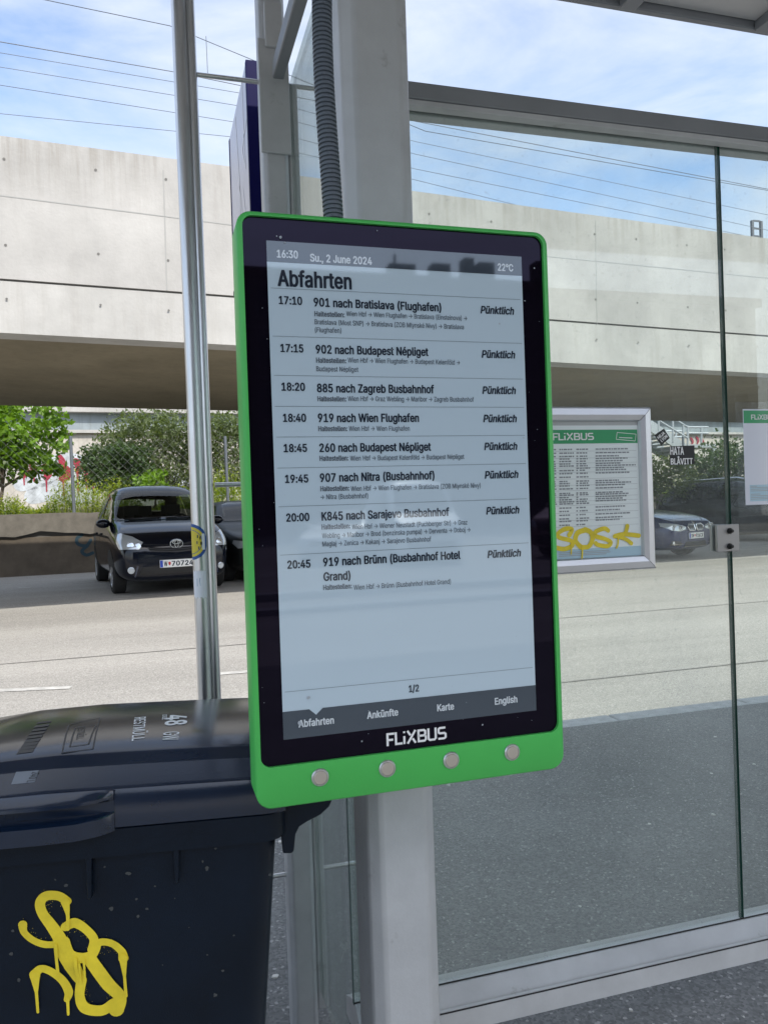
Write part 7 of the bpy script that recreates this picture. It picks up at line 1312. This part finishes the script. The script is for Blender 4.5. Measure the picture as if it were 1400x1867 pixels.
        MB().tube([Vector((x0-0.10+0.06*math.sin(k*math.pi/10), -0.36+0.18*math.cos(k*math.pi/10), zbelt-0.02+0.17*math.sin(k*math.pi/10))) for k in range(21)], 0.016, 6).build('steering_wheel', DASH, t_, local=True, smooth=60)
        for sx_, ys_ in ((x0+0.55, (-0.36,0.36)), (x0+1.45, (-0.42,0,0.42))):
            for y_ in ys_:
                b_ = MB(); w_ = 0.22 if len(ys_) == 2 else 0.2
                b_.box((sx_-0.42, y_-w_, 0.38),(sx_+0.02, y_+w_, 0.60)); b_.box((sx_, y_-w_, 0.58),(sx_+0.14, y_+w_, zbelt+0.12)); b_.box((sx_+0.05, y_-0.12, zbelt+0.16),(sx_+0.13, y_+0.12, zbelt+0.33)); b_.box((sx_+0.08, y_-0.05, zbelt+0.10),(sx_+0.10, y_+0.05, zbelt+0.18)); b_.build('seat', SEAT, t_, local=True, bevel=0.045, segs=3)
    return t_
def plate(t_, hit, y, z, txt, tilt=0.0, w=0.52, h=0.115, split=None):
    x = min(hit(y-0.2, z).x, hit(y+0.2, z).x, hit(y, z).x)-0.022
    p = MB().box((x, y-w/2, z-h/2),(x+0.018, y+w/2, z+h/2)).build('number_plate', PLATE, t_, local=True, bevel=0.004)
    fl = MB().box((x-0.0012, y+w/2-0.045 if True else 0, z-h/2+0.006),(x-0.0002, y+w/2-0.004, z+h/2-0.006)); fl.build('plate_band', PLBL, p, local=True)
    b_ = MB(); a, rest = txt
    fn = lambda u, v: Vector((x-0.0016, y-u, v))
    b_.text(a, fn, -w/2+0.06, z-0.036, -w/2+0.06+0.052*len(a), 0.072, 0.03); b_.text(rest, fn, -w/2+0.06+0.052*len(a)+0.062, z-0.036, w/2-0.025, 0.072, 0.03); b_.build('plate_text', INK, p, local=True)
    b_ = MB(); q = -w/2+0.06+0.052*len(a)+0.03; b_.add([fn(q-0.018,z+0.026),fn(q+0.018,z+0.026),fn(q+0.016,z-0.012),fn(q,z-0.028),fn(q-0.016,z-0.012)], [(0,4,3,2,1)]); b_.build('plate_crest', PLRED, p, local=True)
def mirrors(t_, side, x, z, paint, sz=1.0):
    for sg in (1, -1):
        p = side(x, z, sg); c_ = Vector((p.x, p.y+sg*0.10*sz, p.z+0.04)); b_ = MB(); rings = []
        for (dx_, k) in ((-0.09,0.45),(-0.06,0.85),(0.0,1.0),(0.05,0.98),(0.06,0.9)):
            rings.append([c_+Vector((dx_, sg*0.115*sz*k*math.cos(a)*1.0, 0.075*sz*k*math.sin(a))) for a in [i*2*math.pi/14 for i in range(14)]])
        v = [q for r in rings for q in r]; f = [(j*14+i, j*14+(i+1) % 14, (j+1)*14+(i+1) % 14, (j+1)*14+i) for j in range(4) for i in range(14)]; f += [tuple(range(14))[::-1], tuple(56+i for i in range(14))]
        b_.add(v, f); b_.add([p+Vector((-0.03,-sg*0.02,0)), p+Vector((0.03,-sg*0.02,0)), c_+Vector((0.03,0,-0.05)), c_+Vector((-0.03,0,-0.05))], [(0,1,2,3)]); b_.build('wing_mirror', paint, t_, smooth=60, local=True)
def ring_mark(t_, c_, ells, r, m_, nm='badge'):
    b_ = MB()
    for (dy, dz, ry, rz_) in ells: b_.tube([c_+Vector((0, dy+ry*math.cos(k*math.pi/14), dz+rz_*math.sin(k*math.pi/14))) for k in range(29)], r, 6)
    b_.build(nm, m_, t_, smooth=60, local=True)
NAVY = mat('car_paint_blue_black', (0.002, 0.004, 0.011), 0.10, 0.0); BLUEP = mat('car_paint_blue', (0.008, 0.019, 0.085), 0.15, 0.2, coat=0.3)
BLKP = mat('car_paint_black', (0.003, 0.003, 0.004), 0.18); SILV = mat('car_paint_silver', (0.55, 0.56, 0.57), 0.35, 0.3, coat=0.6); WHT = mat('van_paint_white', (0.80, 0.80, 0.79), 0.4, coat=0.5)
RUST = mat('van_paint_maroon', (0.25, 0.16, 0.15), 0.4, coat=0.5)

MPV = [(x,w,zb,b_+(0.05 if 0.9<x<4.4 else 0.02),t+(0.135 if 1.3<x<4.3 else 0.06 if x>0.5 else 0.02),k) for x,w,zb,b_,t,k in [(0.0,0.50,0.36,0.58,0.62,0.72),(0.02,0.66,0.27,0.66,0.73,0.78),(0.09,0.77,0.21,0.74,0.83,0.84),(0.28,0.845,0.19,0.83,0.925,0.86),(0.62,0.875,0.19,0.90,1.00,0.86),(0.98,0.882,0.19,0.945,1.07,0.86),(1.12,0.884,0.19,0.955,1.12,0.85),(1.60,0.885,0.19,0.975,1.415,0.78),(1.98,0.885,0.19,0.985,1.575,0.74),(2.5,0.885,0.19,1.0,1.625,0.735),(3.2,0.885,0.19,1.02,1.615,0.73),(3.85,0.87,0.2,1.05,1.55,0.70),(4.12,0.85,0.22,1.06,1.46,0.68),(4.34,0.82,0.26,1.0,1.12,0.76),(4.42,0.72,0.32,0.85,0.92,0.8),(4.44,0.55,0.38,0.72,0.78,0.8)]]
WSP = [(0.74,1.135),(-0.74,1.135),(-0.79,1.17),(-0.665,1.56),(-0.60,1.665),(-0.35,1.712),(0,1.724),(0.35,1.712),(0.60,1.665),(0.665,1.56),(0.79,1.17)]
def mpv_feats(txt):
    def go(t_, body, patch, hit, side):
        if DBG:
            for z in (1.1,1.2,1.3,1.4,1.5,1.55,1.6,1.65,1.7,1.75): print('SEC', z, [round(y,2) for y in [k*0.02 for k in range(46)] if (hit(y,z).x>0)][-1:], hit(0,z).x)
        ws = patch('windscreen', WSP, 'x', GLZ, 0.010, sub=5)[0]
        patch('rear_window', [(-0.62,1.24),(0.62,1.24),(0.5,1.56),(-0.5,1.56)], (-1.0,0.0,0.0,(4.0,0.0)), GLZ, 0.008, sub=4)
        b_ = MB()
        for (a, c_) in (((0.62,1.15),(0.05,1.165)),((-0.02,1.15),(-0.64,1.165))):
            b_.tube([hit(*a)+Vector((-0.02,0,0.012)), hit((a[0]+c_[0])/2,(a[1]+c_[1])/2)+Vector((-0.02,0,0.016)), hit(*c_)+Vector((-0.02,0,0.012))], 0.009, 6)
        b_.build('wiper', PLAST, ws, local=True)
        patch('screen_sticker', [(0.63,1.56),(0.57,1.565),(0.56,1.61),(0.60,1.605)], 'x', WHITE, 0.008, ws, sub=1)
        patch('front_quarter_window', [(1.22,1.10),(1.62,1.11),(1.62,1.43)], 'y', GLZ, 0.009, mirror=True)
        patch('side_window', [(1.70,1.115),(2.42,1.13),(2.42,1.60),(1.98,1.575),(1.72,1.48)], 'y', GLZ, 0.009, mirror=True)
        patch('side_window', [(2.52,1.135),(3.26,1.15),(3.22,1.585),(2.52,1.60)], 'y', GLZ, 0.009, mirror=True)
        patch('side_window', [(3.34,1.16),(3.82,1.19),(3.66,1.51),(3.32,1.575)], 'y', GLZ, 0.009, mirror=True)
        for x in (1.66,2.47,3.30): patch('door_gap', [(x,0.34),(x+0.012,0.34),(x+0.012,1.0),(x,1.0)], 'y', GAP, 0.003, mirror=True, sub=2)
        for x in (2.25,3.08):
            for sg in (1,-1): p = side(x,0.92,sg); MB().box((x-0.1,p.y-0.01 if sg>0 else p.y-0.022,0.905),(x+0.08,p.y+0.022 if sg>0 else p.y+0.01,0.935)).build('door_handle', NAVY, t_, local=True, bevel=0.008)
        # swept-back lamps: cast from the corner
        ax_ = (1.0,-0.75,-0.05,(0.35,0.62)); L_ = patch('headlight', [(-0.26,0.70),(-0.28,0.80),(-0.10,0.885),(0.14,0.945),(0.20,0.93),(0.17,0.80),(0.06,0.70)], ax_, LAMP, 0.008, mirror=True, sub=4)
        for sg, o in zip((1,-1), L_):
            for yy, zz in ((0.66,0.77),(0.565,0.755)):
                p = hit(sg*yy,zz); MB().lathe([(0.0,0.055),(0.006,0.050),(0.009,0.03),(0.009,0.004)], p+Vector((-0.004,0,0)), (-0.9,sg*0.42,0.2), 18).build('lamp_bulb', LAMPIN, o, local=True, smooth=30)
        g_ = patch('grille', [(0.43,0.735),(0.38,0.665),(0.0,0.635),(-0.38,0.665),(-0.43,0.735),(-0.2,0.715),(0.2,0.715)], 'x', PLAST, 0.006, sub=3)[0]
        b_ = MB()
        for z in (0.672,0.70): b_.tube([hit(y, z+0.03*(y/0.4)**2)+Vector((-0.012,0,0)) for y in [0.40-0.08*k for k in range(11)]], 0.007, 6)
        b_.build('grille_bar', NAVY, g_, local=True)
        patch('lower_intake', [(0.50,0.44),(0.55,0.325),(-0.55,0.325),(-0.50,0.44)], 'x', PLAST, 0.006)
        patch('bumper_highlight', [(0.56,0.46),(0.60,0.30),(0.62,0.30),(0.585,0.46)], 'x', mat('bumper_highlight_paint', (0.02,0.03,0.06), 0.15, coat=1.0), 0.012, mirror=True)  # paler strip painting the highlight along the bumper's crease
        for sg in (1,-1):
            p = hit(sg*0.665,0.40); MB().lathe([(0.0,0.052),(0.008,0.050),(0.011,0.040),(0.007,0.036),(0.008,0.004)], p, (-0.95,sg*0.3,0), 20).build('fog_lamp', LAMP, t_, local=True, smooth=30)
        patch('hood_gap', [(0.74,0.925),(0.46,0.775),(0.0,0.75),(-0.46,0.775),(-0.74,0.925),(-0.74,0.918),(-0.46,0.766),(0.0,0.741),(0.46,0.766),(0.74,0.918)], 'x', GAP, 0.003, sub=3)
        c_ = hit(0,0.765)+Vector((-0.02,0,0.0)); ring_mark(t_, c_, [(0,0,0.093,0.063),(0,0.024,0.058,0.024),(0,-0.002,0.026,0.054)], 0.0105, CHROME)
        plate(t_, hit, 0, 0.475, txt); mirrors(t_, side, 1.30, 1.06, NAVY)
        MB().tube([Vector((3.7,0,1.575)), Vector((3.95,0,1.78))], 0.006, 6).build('aerial', PLAST, t_, local=True)
    return go
np_ = at_d(325, 1060, 11.85)
hd_ = R(8.5)
car('people_carrier', 'dark blue people carrier parked nose out under the bridge, partly behind the steel pole', 'car', NAVY, (np_.x, np_.y, gz(np_.y)), R(90)+hd_, MPV, (0.90, 3.66), 0.325, mpv_feats(('W','70724')), cabin=(1.62,3.9,1.06,1.7))
# dark estate car next to it, mostly behind the board
np2 = at_d(520, 1050, 13.4)
EST = [(0.0,0.50,0.34,0.55,0.60,0.72),(0.03,0.68,0.25,0.63,0.70,0.80),(0.12,0.80,0.20,0.70,0.77,0.86),(0.4,0.88,0.18,0.79,0.86,0.88),(0.9,0.905,0.17,0.86,0.945,0.88),(1.35,0.91,0.17,0.90,1.00,0.87),(1.55,0.91,0.17,0.91,1.08,0.84),(2.1,0.91,0.17,0.93,1.38,0.76),(2.5,0.91,0.17,0.94,1.455,0.73),(3.3,0.91,0.17,0.95,1.46,0.73),(4.1,0.90,0.19,0.97,1.40,0.72),(4.45,0.88,0.22,0.97,1.22,0.74),(4.62,0.84,0.26,0.93,1.00,0.80),(4.68,0.70,0.34,0.78,0.85,0.8),(4.70,0.5,0.40,0.68,0.74,0.8)]
def est_feats(txt, paint):
    def go(t_, body, patch, hit, side):
        patch('windscreen', [(0.70,1.05),(-0.70,1.05),(-0.58,1.36),(-0.48,1.40),(0.48,1.40),(0.58,1.36)], 'x', GLZ, 0.009, sub=4)
        patch('side_window', [(1.75,0.99),(2.65,1.0),(2.65,1.37),(2.42,1.36),(2.15,1.27)], 'y', GLZ, 0.009, mirror=True); patch('side_window', [(2.74,1.0),(3.55,1.02),(3.50,1.36),(2.74,1.37)], 'y', GLZ, 0.009, mirror=True); patch('side_window', [(3.63,1.02),(4.20,1.05),(4.0,1.30),(3.6,1.355)], 'y', GLZ, 0.009, mirror=True)
        patch('headlight', [(0.48,0.62),(0.52,0.69),(0.80,0.735),(0.82,0.68),(0.76,0.60)], 'x', LAMP, 0.008, mirror=True)
        patch('grille', [(0.40,0.66),(0.36,0.53),(-0.36,0.53),(-0.40,0.66)], 'x', PLAST, 0.006); patch('lower_intake', [(0.55,0.38),(0.6,0.28),(-0.6,0.28),(-0.55,0.38)], 'x', PLAST, 0.006)
        for x in (1.68,2.69,3.58): patch('door_gap', [(x,0.32),(x+0.012,0.32),(x+0.012,0.94),(x,0.94)], 'y', GAP, 0.003, mirror=True, sub=2)
        mirrors(t_, side, 1.75, 0.97, paint)
        if txt: plate(t_, hit, 0, 0.45, txt)
    return go
DKB = mat('car_paint_dark_teal', (0.004, 0.006, 0.006), 0.5, coat=0.12)
car('estate_car', 'dark estate car beside the people carrier, mostly hidden by the green board', 'car', DKB, (np2.x, np2.y, gz(np2.y)), R(90)+R(7), EST, (0.92, 3.72), 0.33, est_feats(None, mat('mirror_blue', (0.02,0.07,0.16), 0.3, coat=1.0)), cabin=(1.95,4.2,0.93,1.4))
# blue coupe seen through the glass
CPE = [(0.0,0.52,0.30,0.56,0.62,0.75),(0.03,0.70,0.22,0.62,0.70,0.82),(0.12,0.81,0.18,0.67,0.765,0.86),(0.40,0.875,0.17,0.755,0.86,0.87),(0.9,0.89,0.16,0.82,0.945,0.87),(1.40,0.892,0.16,0.86,0.99,0.87),(1.62,0.892,0.16,0.87,1.05,0.84),(2.15,0.892,0.16,0.885,1.30,0.74),(2.55,0.892,0.16,0.895,1.375,0.70),(3.0,0.892,0.16,0.905,1.36,0.69),(3.6,0.89,0.17,0.93,1.18,0.70),(3.95,0.885,0.18,0.94,1.04,0.82),(4.4,0.86,0.22,0.92,0.99,0.86),(4.56,0.78,0.28,0.82,0.88,0.84),(4.60,0.55,0.38,0.70,0.76,0.8)]
def cpe_feats(t_, body, patch, hit, side):
    ws = patch('windscreen', [(0.70,1.035),(-0.70,1.035),(-0.56,1.29),(-0.46,1.32),(0.46,1.32),(0.56,1.29)], 'x', GLZ, 0.009, sub=4)[0]
    patch('cowl', [(0.70,1.005),(-0.70,1.005),(-0.70,1.03),(0.70,1.03)], 'x', mat('cowl_grey', (0.3,0.3,0.3), 0.4), 0.005, ws, sub=2)
    patch('side_window', [(1.86,0.94),(2.85,0.955),(2.82,1.27),(2.50,1.285),(2.22,1.20)], 'y', GLZ, 0.009, mirror=True); patch('side_window', [(2.93,0.96),(3.50,0.985),(3.12,1.22),(2.90,1.26)], 'y', GLZ, 0.009, mirror=True)
    L_ = patch('headlight', [(0.36,0.585),(0.33,0.64),(0.60,0.695),(0.80,0.72),(0.815,0.655),(0.72,0.575),(0.52,0.555)], 'x', LAMP, 0.008, mirror=True, sub=4)
    for sg, o in zip((1,-1), L_):
        for yy, zz in ((0.66,0.632),(0.50,0.618)):
            p = hit(sg*yy, zz); ring_mark(o, p+Vector((-0.014,0,0)), [(0,0,0.046,0.046)], 0.009, LAMPIN, 'lamp_ring'); MB().lathe([(0,0.035),(0.006,0.03),(0.008,0.004)], p+Vector((-0.004,0,0)), (-1,0,0), 14).build('lamp_lens', PLAST, o, local=True)
    for sg in (1,-1):
        pl_ = [(sg*y, z) for y, z in ((0.035,0.675),(0.215,0.685),(0.275,0.64),(0.235,0.565),(0.06,0.555),(0.03,0.58))]
        g_ = patch('kidney_grille', pl_, 'x', PLAST, 0.008)[0]
        MB().tube([hit(y, z)+Vector((-0.014,0,0)) for y, z in pl_+pl_[:1]], 0.013, 8).build('grille_surround', CHROME, g_, local=True, smooth=60)
        b_ = MB()
        for k in range(8): y = sg*(0.065+k*0.024); b_.tube([hit(y,0.57)+Vector((-0.008,0,0)), hit(y,0.668)+Vector((-0.008,0,0))], 0.004, 5)
        b_.build('grille_slat', CHROME, g_, local=True)
    patch('bonnet_crease', [(0.30,0.70),(0.62,0.82),(0.63,0.815),(0.31,0.695)], 'x', GAP, 0.003, mirror=True)
    patch('lower_intake', [(0.36,0.345),(0.40,0.235),(-0.40,0.235),(-0.36,0.345)], 'x', PLAST, 0.006); patch('side_intake', [(0.50,0.36),(0.52,0.27),(0.74,0.29),(0.72,0.38)], 'x', PLAST, 0.006, mirror=True)
    b_ = MB(); b_.tube([hit(y,0.31)+Vector((-0.01,0,0)) for y in (0.72,0.6,0.45)], 0.011, 6); b_.tube([hit(-y,0.31)+Vector((-0.01,0,0)) for y in (0.72,0.6,0.45)], 0.011, 6); b_.tube([hit(y,0.245)+Vector((-0.012,0,0)) for y in (0.4,0.2,0,-0.2,-0.4)], 0.012, 6); b_.build('bumper_trim', CHROME, t_, local=True)
    for sg in (1,-1): p = hit(sg*0.68,0.335); MB().lathe([(0,0.045),(0.01,0.04),(0.012,0.004)], p, (-1,0,0), 16).build('fog_lamp', LAMPIN, t_, local=True)
    p = hit(0,0.715); MB().lathe([(0,0.041),(0.006,0.038),(0.008,0.004)], p+Vector((-0.006,0,0.0)), (-0.7,0,0.7), 18).build('badge', CHROME, t_, local=True)
    plate(t_, hit, 0, 0.455, ('SW','926CX')); mirrors(t_, side, 1.86, 0.92, BLUEP, 0.85)
np3 = at_d(1268, 985, 15.4)
car('sports_coupe', 'dark blue sports coupe with twin chrome grilles, parked behind the glass wall', 'car', BLUEP, (np3.x, np3.y, gz(np3.y)), R(90-16.5)+R(38), CPE, (0.78, 3.54), 0.325, cpe_feats, cabin=(1.95,3.4,0.90,1.35))
SUV = [(x, w*1.02, zb+0.04, zbelt+0.10, zt+0.20, kr) for x, w, zb, zbelt, zt, kr in EST]
def suv_feats(t_, body, patch, hit, side):
    patch('windscreen', [(0.70,1.20),(-0.70,1.20),(-0.58,1.55),(-0.48,1.60),(0.48,1.60),(0.58,1.55)], 'x', GLZ, 0.009, sub=4)
    for pl_ in ([(1.75,1.12),(2.65,1.13),(2.65,1.56),(2.42,1.55),(2.15,1.44)], [(2.74,1.13),(3.55,1.14),(3.50,1.55),(2.74,1.56)], [(3.63,1.14),(4.25,1.17),(4.05,1.48),(3.6,1.545)]): patch('side_window', pl_, 'y', GLZ, 0.009, mirror=True)
    patch('headlight', [(0.48,0.74),(0.52,0.83),(0.82,0.87),(0.84,0.80),(0.76,0.72)], 'x', LAMPIN, 0.008, mirror=True); patch('grille', [(0.40,0.80),(0.36,0.62),(-0.36,0.62),(-0.40,0.80)], 'x', PLAST, 0.006)
    for sg in (1,-1): MB().tube([Vector((2.2, sg*0.62, 1.655)), Vector((2.4, sg*0.62, 1.70)), Vector((3.9, sg*0.61, 1.66)), Vector((4.1, sg*0.60, 1.60))], 0.018, 8).build('roof_rail', CHROME, t_, local=True, smooth=60)
    mirrors(t_, side, 1.78, 1.10, BLKP)
np4 = at_d(1540, 985, 19.6)
car('black_suv', 'large black estate car with roof rails behind the blue coupe and the glass wall', 'car', BLKP, (np4.x, np4.y, gz(np4.y)), R(90-16.5)+R(40), SUV, (0.92, 3.72), 0.36, suv_feats, cabin=(1.95,4.2,1.06,1.6))

# ================================================================ BEHIND THE CAMERA: what the display reflects
def mir(px, py, D):                                      # real place whose mirror image in the display shows at this pixel
    p = at_d(px, py, D); return Vector((p.x, 2*YF-p.y, p.z))
VAN = [(0.0,0.62,0.40,0.78,0.86,0.85),(0.04,0.80,0.30,0.90,1.0,0.88),(0.18,0.90,0.26,1.02,1.12,0.90),(0.7,0.97,0.25,1.15,1.28,0.90),(0.95,0.98,0.25,1.18,1.40,0.88),(1.5,0.985,0.25,1.2,2.05,0.84),(1.75,0.985,0.25,1.2,2.22,0.84),(2.2,0.985,0.25,1.2,2.28,0.85),(5.0,0.985,0.27,1.2,2.28,0.86),(5.12,0.97,0.3,1.2,2.2,0.87),(5.15,0.9,0.34,1.2,2.1,0.86)]
def van_feats(paint, windows):
    def go(t_, body, patch, hit, side):
        patch('windscreen', [(0.78,1.36),(-0.78,1.36),(-0.68,2.0),(0.68,2.0)], 'x', GLZ, 0.006)
        patch('side_window', [(1.35,1.30),(2.2,1.30),(2.2,1.9),(1.75,1.9)], 'y', GLZ, 0.006, mirror=True)
        if windows:
            for x in (2.35,3.25,4.15): patch('side_window', [(x,1.30),(x+0.78,1.30),(x+0.78,1.9),(x,1.9)], 'y', GLZ, 0.006, mirror=True)
        patch('headlight', [(0.55,0.82),(0.55,0.96),(0.82,1.06),(0.84,0.86)], 'x', LAMP, 0.008, mirror=True); patch('grille', [(0.48,0.94),(0.48,0.74),(-0.48,0.74),(-0.48,0.94)], 'x', PLAST, 0.006); patch('bumper', [(0.80,0.62),(0.80,0.36),(-0.80,0.36),(-0.80,0.62)], 'x', PLAST, 0.008)
        mirrors(t_, side, 1.35, 1.35, PLAST, 1.2)
    return go
v1 = mir(790, 1015, 20.0); car('white_van', 'white delivery van facing the stop from across the street, reflected in the display', 'van', WHT, (v1.x, v1.y, -0.10), R(-90)+R(6), VAN, (0.95, 4.1), 0.34, van_feats(WHT, False))
v2 = mir(1010, 1015, 21.0); car('maroon_minibus', 'two tone minibus with side windows across the street, reflected in the display', 'van', RUST, (v2.x, v2.y, -0.10), R(-90)+R(62), VAN, (0.95, 4.1), 0.34, van_feats(RUST, True))
v3 = mir(590, 1015, 21.0); car('silver_car', 'silver car parked across the street, reflected low in the display', 'car', SILV, (v3.x, v3.y, -0.10), R(-90)+R(30), EST, (0.92, 3.72), 0.33, est_feats(None, SILV))
# tenement across the street
BD = 50.0; bc = mir(700, 700, BD); ZTOP = mir(720, 500, BD).z
house = thing('apartment_building', 'dark five storey apartment building across the street, seen only as a reflection', 'building', (bc.x, bc.y, -0.1))
WALLM = mat('sooty_render', (0.10,0.085,0.085), 0.9, var=0.2, vscale=0.6); PANE = mat('dark_window_pane', (0.012,0.013,0.016), 0.06); TRIM = mat('window_trim', (0.16,0.14,0.14), 0.8); ROOFT = mat('roof_tile_dark', (0.10,0.06,0.05), 0.8)
hx0, hx1 = bc.x-34, bc.x+30
MB().box((hx0, bc.y-12, -0.1),(hx1, bc.y, ZTOP-0.6)).build('wall', WALLM, house)
MB().box((hx0-0.3, bc.y-12.3, ZTOP-0.599),(hx1+0.3, bc.y+0.35, ZTOP)).build('roof', ROOFT, house)
for px0_, px1_, py in ((716,768,474),(794,831,474),(853,873,464),(880,912,472),(985,1012,470),(560,600,492)):
    a, c_ = mir(px0_, py, BD+1.5), mir(px1_, py, BD+1.5); MB().box((a.x, a.y-1.6, ZTOP+0.001),(c_.x, a.y-0.6, a.z)).build('chimney', WALLM, house)
a = mir(730, 452, BD+1.5); MB().box((a.x-0.07, a.y-1.4, ZTOP+1),(a.x+0.07, a.y-1.26, a.z)).build('aerial', PLAST, house)
st_h = (ZTOP-0.8)/5
for fl in range(5):
    x = hx0+1.4
    while x < hx1-1.8:
        z0 = 0.9+fl*st_h
        w_ = MB().box((x-0.14, bc.y+0.001, z0-0.14),(x+1.24, bc.y+0.10, z0)).box((x-0.14, bc.y+0.001, z0+0.001),(x-0.001, bc.y+0.07, z0+2.0)).box((x+1.101, bc.y+0.001, z0+0.001),(x+1.24, bc.y+0.07, z0+2.0)).box((x-0.14, bc.y+0.001, z0+2.001),(x+1.24, bc.y+0.09, z0+2.16)).build('window', TRIM, house)
        MB().box((x, bc.y+0.001, z0+0.001),(x+1.1, bc.y+0.03, z0+2.0)).build('pane', PANE, w_); x += 2.75
b = MB()
for fl in range(1, 5): b.box((hx0, bc.y+0.001, 0.9+fl*st_h-0.72),(hx1, bc.y+0.12, 0.9+fl*st_h-0.50))
b.build('string_course', TRIM, house)
# far pavement kerbs across the street, seen as bands in the display
b = MB()
for y_, z_ in ((-11.0,0.02),(-9.2,-0.02)): b.box((-40, y_-0.3, -0.099),(60, y_, z_))
tag(b.build('kerb_far', KERBM), kind='structure')
